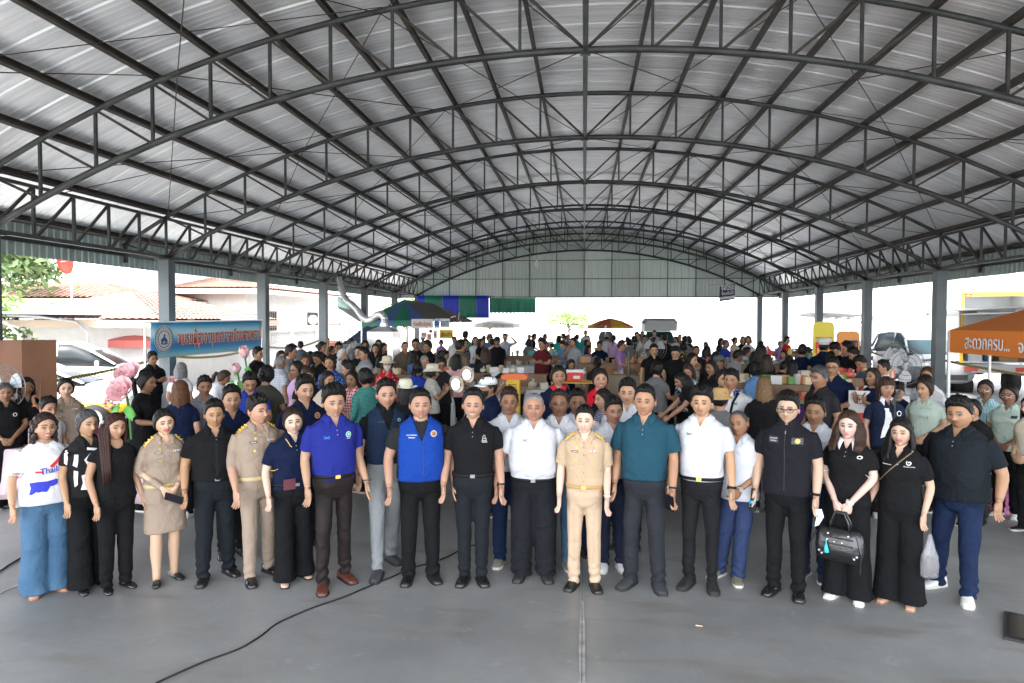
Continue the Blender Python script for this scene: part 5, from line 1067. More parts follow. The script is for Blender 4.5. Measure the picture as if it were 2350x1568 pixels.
def window_(parent, c, w_, h, axis='x', bars=True):
 """window on a wall facing +x (axis x) or -y"""
 mb = MB(); f = MB(); x, y, z = c
 if axis == 'x': mb.box(x, x + .03, y - w_ / 2, y + w_ / 2, z - h / 2, z + h / 2)
 else: mb.box(x - w_ / 2, x + w_ / 2, y - .03, y, z - h / 2, z + h / 2)
 wn = mb.build('window', glassd, parent)
 n = 6 if bars else 2
 for i in range(n + 1):
  t = -w_ / 2 + w_ * i / n; a = (x + .05, y + t, z - h / 2) if axis == 'x' else (x + t, y - .05, z - h / 2); f.bar(a, (a[0], a[1], z + h / 2), .03)
 for s in (-1, 0, 1):
  a, b = ((x + .055, y - w_ / 2, z + s * h / 2), (x + .055, y + w_ / 2, z + s * h / 2)) if axis == 'x' else ((x - w_ / 2, y - .055, z + s * h / 2), (x + w_ / 2, y - .055, z + s * h / 2)); f.bar(a, b, .03)
 f.build('frame', mat('bronze_frame', (.12, .08, .06), .5), wn)
h = empty('house', (-24.5, 30, 0), 'two storey white house with terracotta roof and balcony column at far left', 'house')
mb = MB(); mb.box(-2.2, 5.5, -3, 6, -.13, 3.0); mb.box(-.6, 5, -1.2, 6, 3.0, 8.2); mb.build('wall', white, h); tiled_roof(h, -4.2, 6.6, -4.6, 7, 3.15, 4.3)
mb = MB(); mb.lathe((-3.6, -4.2, -.1), [(.30, 0), (.24, .4), (.22, 2.4), (.32, 2.7), (.42, 3.0)], 14); mb.build('column', white, h, True)
window_(h, (5.5, 1, 1.8), 1.6, 1.2); window_(h, (2, -3, 1.7), 1.8, 1.2, 'y')
h = empty('carport_roof_building', (-15.8, 24.5, 0), 'low white annexe with wide hipped terracotta tile roof in front of the houses', 'building')
mb = MB(); mb.box(-3.6, 1.4, -3, 3.6, -.13, 2.1); mb.build('wall', white, h); tiled_roof(h, -4.6, 2.3, -4, 4.6, 2.28, 3.3, 1.0)
h = empty('house', (-19.5, 37, 0), 'white single storey house with grilled windows behind the second column', 'house')
mb = MB(); mb.box(-7, 3.5, -6, 7, -.13, 3.55); mb.build('wall', white, h); tiled_roof(h, -8, 4.5, -7, 8, 3.75, 4.7); 
window_(h, (3.5, -3.6, 1.9), 1.5, 1.6); window_(h, (3.5, 2.0, 1.9), 1.4, 1.6); window_(h, (-2.0, -6.0, 2.2), 2.0, 1.1, 'y'); window_(h, (1.6, -6.0, 1.9), 1.3, 1.7, 'y')
bl = mat('pale_grey_wall', (.62, .64, .66), .8)
for i, (x0, x1, y0, y1, H_, lab) in enumerate(((15, 32, 8, 22, 7.5, 'pale wall of building behind the open box truck on the right'), (19, 40, 26, 50, 8, 'long white shophouse row to the right of the hall'), (-8, 40, 78, 90, 7.5, 'long pale building far behind the end of the market'))):
 h = empty('building', ((x0 + x1) / 2, (y0 + y1) / 2, 0), lab, 'building'); a, b = (x1 - x0) / 2, (y1 - y0) / 2
 mb = MB(); mb.box(-a, a, -b, b, -.13, H_); mb.build('wall', white if i else bl, h); mb = MB(); mb.box(-a - .2, a + .2, -b - .2, b + .2, H_, H_ + .25); mb.build('parapet', bl, h)
 for k_ in range(5):
  if i < 2: mb = MB(); y = -b + (k_ + .5) * 2 * b / 5; mb.box(-a - .06, -a, y - .7, y + .7, 4.3, 5.5); w_ = mb.build('window', mat('pale_glass', (.3, .35, .36), .2), h); mb = MB(); mb.box(-a - .5, -a, y - 1, y + 1, 5.6, 5.68); mb.build('sunshade', bl, h); mb = MB(); mb.box(-a - .06, -a, y - 1.1, y + 1.1, 0, 2.6); mb.build('shutter', mat('shutter_grey', (.45, .47, .5), .5, .3), h)
  else: mb = MB(); x = -a + (k_ + .5) * 2 * a / 5; mb.box(x - 2, x + 2, -b - .06, -b, 3.2, 4.4); mb.build('window', mat('pale_glass', (.3, .35, .36), .2), h)
leafA = mat('leaf_green', (.12, .20, .07), .6, var=.35, vscale=2, trans=0); leafB = mat('leaf_pale', (.16, .26, .06), .6, var=.3, vscale=2); bark = mat('bark', (.12, .09, .07), .9, bump=.5, bscale=20)
def tree(pos, h, r, lab, n=2600, lm=None, seed=1, trunk=.16):
 rs = np.random.RandomState(seed); e = empty('tree', pos, lab, 'tree'); mb = MB(); mb.tube([(0, 0, -.1), (.05, 0, h * .3), (0, .1, h * .62)], [trunk, trunk * .75, trunk * .4], 9); tips = []
 for i in range(11):
  a = rs.rand() * 6.28; z0 = h * rs.uniform(.28, .6); rr = r * rs.uniform(.5, .95); t = (math.cos(a) * rr, math.sin(a) * rr, z0 + h * rs.uniform(.15, .38)); tips.append(t); mb.tube([(0, .03, z0), (t[0] * .4, t[1] * .4, z0 + (t[2] - z0) * .6), t], [trunk * .38, trunk * .22, .015], 6)
 mb.build('trunk', bark, e, True)
 cl = [np.array(t) + rs.randn(3) * r * .12 for t in tips for _ in range(4)] + [np.array((rs.randn() * r * .35, rs.randn() * r * .35, h * rs.uniform(.6, .95))) for _ in range(16)]
 V = []; Fc = []; k = 0
 for i in range(n):
  c = cl[rs.randint(len(cl))] + rs.randn(3) * r * np.array((.15, .15, .07)); a, b = rs.randn(3), rs.randn(3); a /= np.linalg.norm(a); b -= a * b.dot(a); b /= np.linalg.norm(b); s = rs.uniform(.05, .11) * (r / 2.2) ** .5
  V += [c - a * s * 1.6, c - b * s * .7, c + a * s * 1.6, c + b * s * .7]; Fc.append((k, k + 1, k + 2, k + 3)); k += 4
 mb = MB(); mb.add(V, Fc); mb.build('crown', lm or leafA, e, recalc=False)
 return e
tree((-22.6, 23.5, 0), 6.6, 3.0, 'leafy green tree at the far left edge behind the eaves', 6500, leafA, 3)
tree((-19.2, 19.5, 0), 3.6, 1.5, 'pale green bushy tree by the white house column', 2500, leafB, 4)
tree((-15.8, 60, 0), 4.2, 2.2, 'small green tree far beyond the end of the hall', 2200, leafA, 5)
tree((-1.5, 68, 0), 3.2, 2.2, 'low green bush seen under the far gable opening', 1800, leafB, 6)
P = atd(158, 600, 25); e = empty('satellite_dish', (P.x, P.y, 0), 'round red satellite dish on a roof mast above the white house', 'satellite dish'); mb = MB(); mb.lathe((0, 0, 0), [(.01, 0), (.25, .03), (.42, .10), (.5, .16), (.49, .17), (.4, .115), (.01, .02)], 22); o = mb.build('dish', mat('red_paint', (.30, .02, .01), .6), e, True); o.location = (0, 0, P.z); o.rotation_euler = (R(100), 0, R(-20))
mb = MB(); mb.tube([(0, .1, 3.0), (0, .1, P.z)], .03, 8); mb.tube([(0, .1, P.z), (.05, -.45, P.z - .1)], .012, 6); mb.build('mast', whitem, e)
def bbwall(a, b, lab):
 a, b = Vector(a), Vector(b); d = b - a; L = d.length; e = empty('boundary_wall', a, lab, 'wall', rz=math.degrees(math.atan2(d.y, d.x)))
 mb = MB(); mb.box(0, L, -.06, .06, -.13, .95); mb.box(0, L, -.09, .09, 1.72, 1.80); mb.build('base', white, e); mb = MB(); n = int(L / .2)
 for i in range(n):
  for j in range(4):
   x, z = .1 + i * .2, 1.05 + j * .2 - .01
   for s in (-1, 1): mb.bar((x - .09, 0, z - .09 * s), (x + .09, 0, z + .09 * s), .035, .035); 
   mb.bar((x - .1, 0, z - .1), (x + .1, 0, z - .1), .03)
  mb.bar((i * .2, 0, .95), (i * .2, 0, 1.72), .03)
 mb.build('breeze_blocks', white, e)
 mb = MB()
 for i in range(int(L / 2.6) + 1): mb.box(i * 2.6 - .12, i * 2.6 + .12, -.12, .12, -.13, 1.88)
 mb.build('pier', white, e)
bbwall((-19, 21.5, 0), (-13.8, 27.5, 0), 'white wall of openwork breeze blocks behind the parked cars'); bbwall((-13.8, 28.0, 0), (-13.4, 33.5, 0), 'plain continuation of white breeze block wall near the red gate')
e = empty('gate', (-13.2, 34.5, 0), 'ornate rust red iron gate with curled top between white posts', 'gate', rz=62); rg = mat('rust_red_paint', (.30, .09, .06), .6); mb = MB()
for i in range(34): mb.bar((i * .16, 0, .1), (i * .16, 0, 1.15 ), .035)
mb.box(0, 5.3, -.02, .02, .15, 1.1); mb.bar((0, 0, 1.15), (5.3, 0, 1.15), .06); mb.bar((0, 0, 2.05), (5.3, 0, 2.05), .05)
for i in range(9): mb.tube([(i * .62 + .3 + .22 * math.cos(a) * (1 - a / 14), 0, 1.6 + .36 * math.sin(a) * (1 - a / 14)) for a in np.linspace(0, 9, 22)], .018, 5); mb.bar((i * .66, 0, 1.15), (i * .66, 0, 2.05 + .3 * math.sin(i * .4)), .03)
mb.build('leaf', rg, e)
for i, (x, y) in enumerate(((-12.8, 40.2), (-13.9, 34.0))):
 e = empty('gate_post', (x, y, 0), ['white gate post with round globe lamp at the far end of the red gate', 'white gate post with round globe lamp at the near end of the red gate'][i], 'gate post'); mb = MB(); mb.box(-.22, .22, -.22, .22, -.13, 1.9); mb.box(-.28, .28, -.28, .28, 1.9, 2.0); mb.build('pier', white, e); mb = MB(); mb.ell((0, 0, 2.28), (.24, .24, .24), 16, 12); mb.build('globe', mat('opal_glass', (.8, .8, .78), .3), e, True)
def carport(pos, rz, L, lab, H_=2.35, Wd=3.2):
 e = empty('carport', pos, lab, 'carport', rz=rz); mb = MB()
 for i in range(int(L / 3) + 1):
  x = i * 3; mb.tube([(x, 0, -.1), (x, 0, H_ - .5), (x, .35, H_ - .15), (x, Wd * .5, H_ + .02), (x, Wd, H_ + .08)], .04, 7); mb.tube([(x, 0, H_ - .3), (x, .9, H_ - .02)], .025, 6)
 mb.bar((0, Wd, H_ + .03), (L, Wd, H_ + .03), .04); mb.build('frame', whitem, e); mb = MB(); mb.slab([[(x, y, H_ + .08 + .02 * y) for x in (-.3, L + .3)] for y in (-.3, Wd + .2)], (0, 0, .05)); mb.build('canopy', mat('pale_sheet', (.55, .57, .58), .5, .2), e)
carport((-15.4, 14.5, 0), 95, 8, 'white steel carport with curved brackets over the parked cars on the left'); carport((14.0, 16, 0), 78, 12, 'white steel carport frames over the cars parked on the right', 2.5); carport((14, 32, 0), 82, 12, 'pale carport over the motorcycle parking at the far right', 2.5)
def car(pos, rz, paint, lab, kind='sedan', lower=None, glass_=None):
 """length along +y is forward"""
 e = empty('car', pos, lab, 'car', rz=rz); L, Wc = (4.5, .87) if kind == 'sedan' else (4.7, .92); Hh = 1.45 if kind == 'sedan' else 1.75
 st = [(-2.25, .45, .60, .70), (-2.2, .30, .92, .80), (-1.7, .24, 1.0, .96), (-1.0, .22, 1.0, 1), (0, .20, .98, 1), (.9, .20, .96, 1), (1.3, .22, .94, .99), (1.9, .26, .84, .92), (2.2, .34, .72, .80), (2.28, .42, .60, .66)]
 if kind != 'sedan': st = [(y, a, b + .14, c) for y, a, b, c in st]
 mb = MB(); rr = []
 for y, z0, z1, f in st: a = np.arange(20) * 2 * np.pi / 20; rr.append(np.stack([np.sign(np.cos(a)) * np.abs(np.cos(a)) ** .45 * Wc * f, np.full(20, y), (z0 + z1) / 2 + np.sign(np.sin(a)) * np.abs(np.sin(a)) ** .6 * (z1 - z0) / 2], 1))
 mb.rings(rr); body = mb.build('body', paint, e, True)
 if lower: mb = MB(); mb.rings([r_ * (1.006, 1.002, 1) * (1, 1, .62) + (0, 0, .09) for r_ in rr[1:-1]]); mb.build('lower_panel', lower, body, True)
 cb = [(-1.9, .95, 1.0, .84), (-1.35, .93, Hh - .08, .78), (-.6, .93, Hh, .76), (.1, .93, Hh - .02, .75), (.55, .93, Hh - .22, .76), (1.15, .93, .98, .80)] if kind == 'sedan' else [(-2.15, 1.05, 1.2, .84), (-1.95, 1.05, Hh - .08, .78), (-1.0, 1.05, Hh, .76), (0, 1.05, Hh - .02, .76), (.5, 1.05, Hh - .25, .77), (1.15, 1.05, 1.12, .82)]
 mb = MB(); rr = []
 for y, z0, z1, f in cb: rr.append(np.array([(sx_ * f * Wc * q_, y, z_) for sx_, q_, z_ in ((-1, 1.04, z0), (-1, .96, (z0 + z1) / 2), (-1, .84, z1 - .03), (-1, .6, z1), (1, .6, z1), (1, .84, z1 - .03), (1, .96, (z0 + z1) / 2), (1, 1.04, z0))]))
 mb.rings(rr); mb.build('windows', glass_ or glassd, e, True)
 mb = MB(); rr2 = []; top_ = [c for c in cb[1:5]]
 for y, z0, z1, f in top_: rr2.append(np.array([(x_ * f * Wc, y, z1 + dz) for x_, dz in ((-.86, -.055), (-.80, -.01), (-.5, .015), (.5, .015), (.80, -.01), (.86, -.055), (.6, -.03), (-.6, -.03))]))
 mb.rings(rr2)
 for s in (-1, 1):
  for (ya, yb) in ((cb[0], cb[1]), (cb[4], cb[5])): mb.bar((s * ya[3] * Wc * (.86 if ya is not cb[0] else 1.0), ya[0], ya[2]), (s * yb[3] * Wc * (.86 if yb is not cb[5] else 1.0), yb[0], yb[2]), .07, .05)
  mb.bar((s * .80 * Wc * .92, -.35, .95), (s * .76 * Wc * .86, -.35, Hh - .03), .08, .04)
 mb.build('roof', paint, e, True)
 for sx_ in (-1, 1):
  for y in (-1.35, 1.40):
   mb = MB(); mb.cyl((sx_ * (Wc - .20), y, .32 - .13 + .0), .31, sx_ * .21, 20, axis='x'); wh = mb.build('wheel', mat('tyre', (.02, .02, .02), .85), e, True); mb = MB(); mb.cyl((sx_ * (Wc + .012), y, .19), .19, sx_ * .01, 16, axis='x'); mb.build('rim', mat('alloy', (.4, .4, .42), .3, .8), wh)
  mb = MB(); mb.ell((sx_ * (Wc + .08), .75, 1.02 if kind == 'sedan' else 1.15), (.12, .06, .09), 10, 8); mb.build('mirror', paint, e, True)
  mb = MB(); mb.ell((sx_ * .60, 2.12, .66 if kind == 'sedan' else .78), (.20, .12, .09), 12, 8); mb.build('headlight', mat('lamp_glass', (.6, .62, .65), .1, spec=.8), e, True)
  mb = MB(); mb.ell((sx_ * .68, -2.17, .78), (.15, .08, .10), 10, 8); mb.build('tail_light', mat('red_lamp', (.4, .01, .01), .2), e, True)
 mb = MB(); mb.box(-.5, .5, 2.22, 2.30, .40, .55); mb.box(-.26, .26, 2.29, 2.31, .42, .53); mb.build('grille', mat('dark_plastic', (.02, .02, .02), .6), e); return e
carw = mat('white_car_paint', (.7, .7, .7), .25, coat=.6); cary = mat('taxi_yellow_paint', (.75, .50, .02), .3, coat=.5); cars_ = mat('silver_car_paint', (.30, .31, .33), .5, .1, coat=.2); cblue = mat('blue_grey_glass', (.02, .045, .055), .45, spec=.2)
car((-15.0, 18.9, -.13), -68, carw, 'white hatchback with dark windows parked on the left behind the yellow and white taxi', 'suv'); car((-12.6, 14.6, -.13), -70, carw, 'white and yellow taxi parked next to the left side of the hall', 'sedan', cary)
car((12.3, 26.6, -.13), 176, cars_, 'silver white car with reflective windscreen facing the hall on the right', 'suv', None, cblue).scale = (1.1, 1.1, 1.17); car((13.2, 35.0, -.13), 165, carw, 'white sedan parked on the right behind the yellow advertising board', 'sedan')
car((17.6, 35.0, -.13), 170, carw, 'pale car farthest to the right under the carport', 'sedan')
def songthaew(pos, rz):
 e = empty('passenger_pickup', pos, 'white and grey covered pickup truck facing the market at the far end', 'pickup truck', rz=rz); g = mat('truck_grey', (.35, .37, .38), .4, .2)
 mb = MB(); rr = []
 for y, hw, z0, z1 in ((1.9, .80, .45, .95), (1.75, .86, .4, 1.05), (.7, .88, .38, 1.12), (-2.4, .88, .4, 1.12)): rr.append(np.array([(-hw, y, z0), (-hw, y, z1 - .06), (-hw + .1, y, z1), (hw - .1, y, z1), (hw, y, z1 - .06), (hw, y, z0)]))
 mb.rings(rr); mb.build('body', carw, e)
 mb = MB(); mb.rings([np.array([(-.80, .95, 1.08), (-.66, .35, 1.68), (.66, .35, 1.68), (.80, .95, 1.08)]), np.array([(-.82, -.6, 1.1), (-.72, -.6, 1.72), (.72, -.6, 1.72), (.82, -.6, 1.1)])]); mb.build('cab_window', mat('teal_glass', (.03, .08, .08), .1, spec=.7), e)
 mb = MB(); rr = []
 for y, f, zt in ((.8, .84, 2.28), (.55, .95, 2.42), (-2.4, .95, 2.42)): rr.append(np.array([(-f, y, 1.74), (-f, y, zt - .2), (-f * .8, y, zt), (f * .8, y, zt), (f, y, zt - .2), (f, y, 1.74)]))
 mb.rings(rr); mb.build('roof', g, e)
 for s in (-1, 1):
  mb = MB(); mb.cyl((s * .65, 1.15, .2), .33, s * .2, 18, axis='x'); mb.build('wheel', mat('tyre', (.02, .02, .02), .85), e, True); mb = MB(); mb.cyl((s * .65, -1.7, .2), .33, s * .2, 18, axis='x'); mb.build('wheel', mat('tyre', (.02, .02, .02), .85), e, True)
  mb = MB(); mb.box(s * .55 - .14, s * .55 + .14, 1.86, 1.94, .68, .86); mb.build('headlight', mat('lamp_glass', (.6, .62, .65), .1, spec=.8), e); mb = MB(); mb.box(s * 1.02 - .07, s * 1.02 + .07, .80, .86, 1.15, 1.45); mb.bar((s * .85, .85, 1.2), (s * 1.02, .83, 1.2), .03); mb.build('mirror', mat('dark_plastic', (.02, .02, .02), .6), e)
 mb = MB(); mb.box(-.5, .5, 1.88, 1.93, .5, .85); mb.build('grille', mat('dark_plastic', (.02, .02, .02), .6), e)
songthaew((4.0, 37.5, 0), 182)
def box_truck(pos, rz):
 e = empty('box_truck', pos, 'white box truck with open rear doors and yellow top rail behind the orange canopy', 'truck', rz=rz)
 mb = MB(); t = .05
 mb.box(-1.05, -1.0, 0, 3, 1.05, 3.35); mb.box(1.0, 1.05, 0, 3, 1.05, 3.35); mb.box(-1.0, 1.0, 0, 3, 3.30, 3.35); mb.box(-1.0, 1.0, 0, 3, 1.05, 1.10); mb.box(-1.0, 1.0, 1.6, 1.65, 1.1, 3.3); mb.build('cargo_box', carw, e)  # box kept shallow, inner partition added so the inside renders brighter
 mb = MB(); mb.box(-1.07, 1.07, -.03, -.002, 3.26, 3.40); mb.box(-1.07, -.98, -.03, -.002, 1.05, 3.26); r_ = mb.build('door_frame', mat('yellow_rail', (.7, .42, .03), .5), e); mb = MB()
 for x in (-.95, -.80, .80, .95): mb.ell((x, -.05, 3.33), (.05, .02, .035), 10, 6)
 mb.build('marker_lamp', mat('red_lamp', (.4, .01, .01), .2), e)
 for s in (-1, 1):
  mb = MB(); mb.box(s * 1.09 - .02, s * 1.09 + .02, .02, 1.0, 1.1, 3.3); mb.build('door', carw, e)
  mb = MB(); mb.box(s * .75 - .2, s * .75 + .2, -.06, -.02, .78, .92); mb.build('tail_light', mat('red_lamp2', (.6, .06, .03), .3), e)
  mb = MB(); mb.cyl((s * .65, .9, .42), .42, s * .30, 20, axis='x'); mb.build('wheel', mat('tyre', (.02, .02, .02), .85), e, True); mb = MB(); mb.cyl((s * .65, 5.9, .42), .40, s * .28, 20, axis='x'); mb.build('wheel', mat('tyre', (.02, .02, .02), .85), e, True)
 mb = MB(); mb.box(-1.08, 1.08, -.02, .12, .72, 1.02); mb.box(-.9, .9, .1, 6.5, .75, .95); mb.build('chassis', mat('grey_bumper', (.5, .5, .5), .5), e)
 mb = MB(); rr = [np.array([(-.9, y, .6), (-.9, y, z), (.9, y, z), (.9, y, .6)]) for y, z in ((5.1, 2.4), (6.3, 2.4), (6.9, 1.5), (7.0, .7))]; mb.rings(rr); mb.build('cab', carw, e)
 mb = MB(); mb.box(.2, .75, .3, .9, 1.1, 1.7); tag(mb.build('carton', mat('cardboard', (.35, .22, .12), .8), None, loc=None), 'cardboard carton inside the open box truck', 'carton').location = pos
 o = COL.objects['carton']; o.rotation_euler = (0, 0, R(rz)); 
 mb = MB(); mb.lathe((-.1, .4, 1.1), [(.12, 0), (.135, .05), (.135, .32), (.08, .40), (.035, .42), (.035, .48)], 18); o = mb.build('water_bottle', mat('blue_plastic', (.03, .12, .35), .25), None, True); tag(o, 'large blue water bottle inside the open box truck', 'water bottle'); o.location = pos; o.rotation_euler = (0, 0, R(rz))
 mb = MB(); mb.box(-.75, -.35, .2, .9, 1.1, 2.1); o = mb.build('cabinet', whitem); tag(o, 'white cabinet standing inside the open box truck', 'cabinet'); o.location = pos; o.rotation_euler = (0, 0, R(rz))
P = onz(2285, 895, 0); box_truck((P.x, P.y, -.13), -8)
def motorcycle(pos, rz, paint, lab):
 e = empty('motorcycle', pos, lab, 'motorcycle', rz=rz, group='motorcycles parked at the right'); tm = mat('tyre', (.02, .02, .02), .85)
 for y in (-.62, .62):
  mb = MB(); mb.tube([(0, y + .27 * math.cos(a), .28 + .27 * math.sin(a)) for a in np.linspace(0, 2 * np.pi, 25)], .035, 7); wh = mb.build('wheel', tm, e, True); mb = MB()
  for a in np.linspace(0, np.pi, 7): mb.tube([(0, y + .25 * math.cos(a), .28 + .25 * math.sin(a)), (0, y - .25 * math.cos(a), .28 - .25 * math.sin(a))], .005, 4)
  mb.build('spokes', SILV, wh)
 mb = MB(); mb.tube([(0, .62, .28), (0, .50, .75), (0, .42, .98)], .028, 7); mb.tube([(0, -.62, .28), (0, -.1, .38), (0, .15, .35), (0, .45, .7)], .04, 7); mb.cyl((0, -.02, .30), .12, .22, 12); mb.build('frame', mat('dark_metal', (.05, .05, .05), .4, .6), e)
 mb = MB(); mb.rings([super_ring(0, 0, 0, .05, .03, .03, 12) * (1, 1, 1) for _ in ()] or [np.array([(x, y, z) for x, z in ((-w_, z0), (-w_, z1), (w_, z1), (w_, z0))]) for y, w_, z0, z1 in ((-.75, .05, .62, .70), (-.4, .11, .48, .72), (0, .10, .40, .62), (.3, .12, .35, .70), (.5, .15, .45, 1.0), (.55, .05, .6, 1.02))]); mb.build('fairing', paint, e)
 mb = MB(); mb.rings([np.array([(x, y, z) for x, z in ((-w_, .72), (-w_, .80), (w_, .80), (w_, .72))]) for y, w_ in ((-.72, .07), (-.4, .13), (0, .12), (.12, .06))]); mb.build('seat', tm, e); mb = MB(); mb.tube([(-.32, .34, 1.05), (-.15, .42, 1.0), (.15, .42, 1.0), (.32, .34, 1.05)], .015, 6); mb.build('handlebar', SILV, e)
 mb = MB(); mb.ell((0, .55, .86), (.08, .06, .07), 10, 8); mb.build('headlight', mat('lamp_glass', (.6, .62, .65), .1, spec=.8), e, True); return e
pm = [mat('red_fairing', (.35, .02, .02), .3), mat('black_fairing', (.02, .02, .02), .3), mat('blue_fairing', (.03, .06, .25), .3)]
for i, (x, y, r_) in enumerate(((11.3, 41.6, 70), (11.9, 41.2, 75), (12.5, 41.5, 66), (13.1, 41.0, 80))): motorcycle((x, y, -.13), r_, pm[i % 3], ['red motorcycle at the left end of the row beyond the hall corner', 'black motorcycle second from left in the row beyond the hall corner', 'blue motorcycle third from left in the row beyond the hall corner', 'red motorcycle at the right end of the row beyond the hall corner'][i])
# ============================================================ MARKET FURNITURE
def quad_panel(a, b, c, d, th, name, m, parent, nu=12, nv=6, wob=0.):
 a, b, c, d = map(lambda v: np.array(tuple(v)), (a, b, c, d)); G = np.array([[(a * (1 - u) + b * u) * (1 - v) + (d * (1 - u) + c * u) * v for u in np.linspace(0, 1, nu)] for v in np.linspace(0, 1, nv)])
 n = np.cross(b - a, d - a); n /= np.linalg.norm(n)
 if wob: U, Vv = np.meshgrid(np.linspace(0, 1, nu), np.linspace(0, 1, nv)); G += n * (wob * np.sin(U * 17 + Vv * 3) * (.3 + Vv))[..., None]
 mb = MB(); mb.slab(G, n * th); return mb.build(name, m, parent, True)
alu = mat('aluminium', (.5, .5, .52), .3, .8)
def banner_mat():
 m = mat('blue_banner', (.05, .3, .6), .45); tc = N(m, 'ShaderNodeTexCoord'); w_ = N(m, 'ShaderNodeTexWave', wave_type='BANDS', bands_direction='Z', wave_profile='SIN'); w_.inputs['Scale'].default_value = .55; w_.inputs['Distortion'].default_value = 3.2; w_.inputs['Detail'].default_value = 1.2; w_.inputs['Detail Scale'].default_value = .5; mp = N(m, 'ShaderNodeMapping'); mp.inputs['Scale'].default_value = (.35, .35, 1); LK(m, tc.outputs['Object'], mp.inputs[0]); LK(m, mp.outputs[0], w_.inputs['Vector'])
 r = N(m, 'ShaderNodeValToRGB'); e = r.color_ramp.elements; e[0].color = (.04, .22, .55, 1); e[1].color = (.55, .76, .85, 1); x = e.new(.3); x.color = (.05, .38, .66, 1); x = e.new(.6); x.color = (.14, .55, .75, 1); LK(m, w_.outputs[0], r.inputs[0]); LK(m, r.outputs[0], bsdf(m).inputs['Base Color']); return m
BA, BB = Vector((-9.12, 13.55, 2.28)), Vector((-9.0, 18.0, 2.28)); 
def build_banner():
 A0 = atd(346, 742, 14.7); A1 = atd(346, 826, 14.7); B0 = atd(600, 736, 18.9); B1 = atd(600, 802, 18.9)
 e = empty('banner', (A0.x, A0.y, 0), 'blue banner with red Thai lettering and round crest on an aluminium frame', 'banner'); o = Vector(e.location)
 A0, A1, B0, B1 = (v - o for v in (A0, A1, B0, B1)); quad_panel(A0, B0, B1, A1, .006, 'cloth', banner_mat(), e, 24, 8, .008)
 x = (B0 - A0).normalized(); up_ = (A0 - A1).normalized(); n = up_.cross(x).normalized() * 1.0
 if (Vector((0, 0, CAMH)) - o - A0).dot(n) < 0: n = -n
 Z = x.cross(up_); 
 if Z.dot(n) < 0: Z = -Z
 L = (B0 - A0).length; hA = (A0 - A1).length; hB = (B0 - B1).length
 def fr(u, v): 
  p_ = (A0 * (1 - u) + B0 * u) * (1 - v) + (A1 * (1 - u) + B1 * u) * v + Z * .03
  return Matrix(((x.x, up_.x, Z.x, p_.x), (x.y, up_.y, Z.y, p_.y), (x.z, up_.z, Z.z, p_.z), (0, 0, 0, 1)))
 pale = mat('white_outline', (.75, .72, .68), .6); redl = mat('red_lettering', (.60, .07, .03), .5)
 M = fr(.585, .50); text_on('lettering_outline', 'ชมรมผู้สูงอายุเทศบาลเมืองสามพราน', M, L * .79, hA * .60, .004, pale, e, .045); M = Matrix.Translation(Z * .008) @ M; text_on('lettering', 'ชมรมผู้สูงอายุเทศบาลเมืองสามพราน', M, L * .785, hA * .57, .004, redl, e, .004)
 M = fr(.085, .48)
 def dsk(r0, r1, dz, nm, m, par):
  mb = MB(); a = np.arange(33) * 2 * np.pi / 32; mb.slab(np.array([[(math.cos(t) * r_, math.sin(t) * r_, dz) for t in a] for r_ in (r0, r1)]), (0, 0, .004)); mb.v[0] = xf(mb.v[0], M); return mb.build(nm, m, par)
 cr = dsk(.001, hA * .385, .004, 'crest', pale, e); bl_ = mat('crest_blue', (.02, .08, .25), .5)
 for r_ in (.37, .35, .245, .235): dsk(hA * r_ - .008, hA * r_, .009, 'crest_ring', bl_, cr)
 mb = MB(); 
 for i in range(26): a = i * 2 * np.pi / 26; Mx = M @ Matrix.Translation((math.cos(a) * hA * .30, math.sin(a) * hA * .30, .012)) @ Matrix.Rotation(a, 4, 'Z'); mb.box(-.016, .016, -.008, .008, 0, .003, 0, Mx)
 for pts in ([(-.10, -.10), (-.02, .0), (.0, .10), (.03, .13)], [(.0, .05), (.08, -.02), (.12, -.08)], [(-.12, -.12), (.0, -.14), (.12, -.12)], [(-.06, .02), (-.12, -.05)], [(.02, .0), (.05, -.10)]): mb.tube(xf(np.array([(a * hA, b * hA, .014) for a, b in pts]), M), .016, 6)
 mb.build('crest_figure', bl_, cr)
 mb = MB(); P0 = A0 - x * .18
 for P_, H_ in ((P0, .0), (B0 + x * .02, 0)): mb.bar((P_.x, P_.y, -o.z), (P_.x, P_.y, P_.z + .02), .035)
 mb.bar(P0, B0 + x * .02, .03); mb.bar((P0.x - .3, P0.y, .02), (P0.x + .3, P0.y, .02), .03); mb.bar((B0.x - .3, B0.y, .02), (B0.x + .3, B0.y, .02), .03); mb.build('frame', alu, e)
build_banner()
ply = mat('plywood', (.15, .062, .028), .6, var=.25, vscale=1.5)
for i, (xa, xb, dep, lab) in enumerate(((-60, 90, 14.6, 'large brown plywood board standing on edge at the left edge'), (-40, 101, 14.9, 'second plywood board leaning directly behind the first'))):
 a, b = atd(xa, 785 - i * 1, dep - 3.2), atd(xb, 785 - i, dep - 2.9); mb = MB(); h_ = a.z; mb.prism([(0, 0), ((b - a).length, 0), ((b - a).length, h_), (0, h_)], 0, .035); o = mb.build('plywood_board', ply); o.location = (a.x, a.y, 0); o.rotation_euler = (R(-1.5), 0, math.atan2(b.y - a.y, b.x - a.x)); tag(o, lab, 'plywood board')
mb = MB(); P = atd(101, 785, 11.4); mb.prism([(0, 0), (.5, 0), (.5, P.z), (0, P.z)], 0, .03); o = mb.build('plywood_board', ply); o.location = (P.x - .5, P.y + .1, 0); o.rotation_euler = (0, 0, R(50)); tag(o, 'narrow plywood board propped at the end of the large board', 'plywood board')
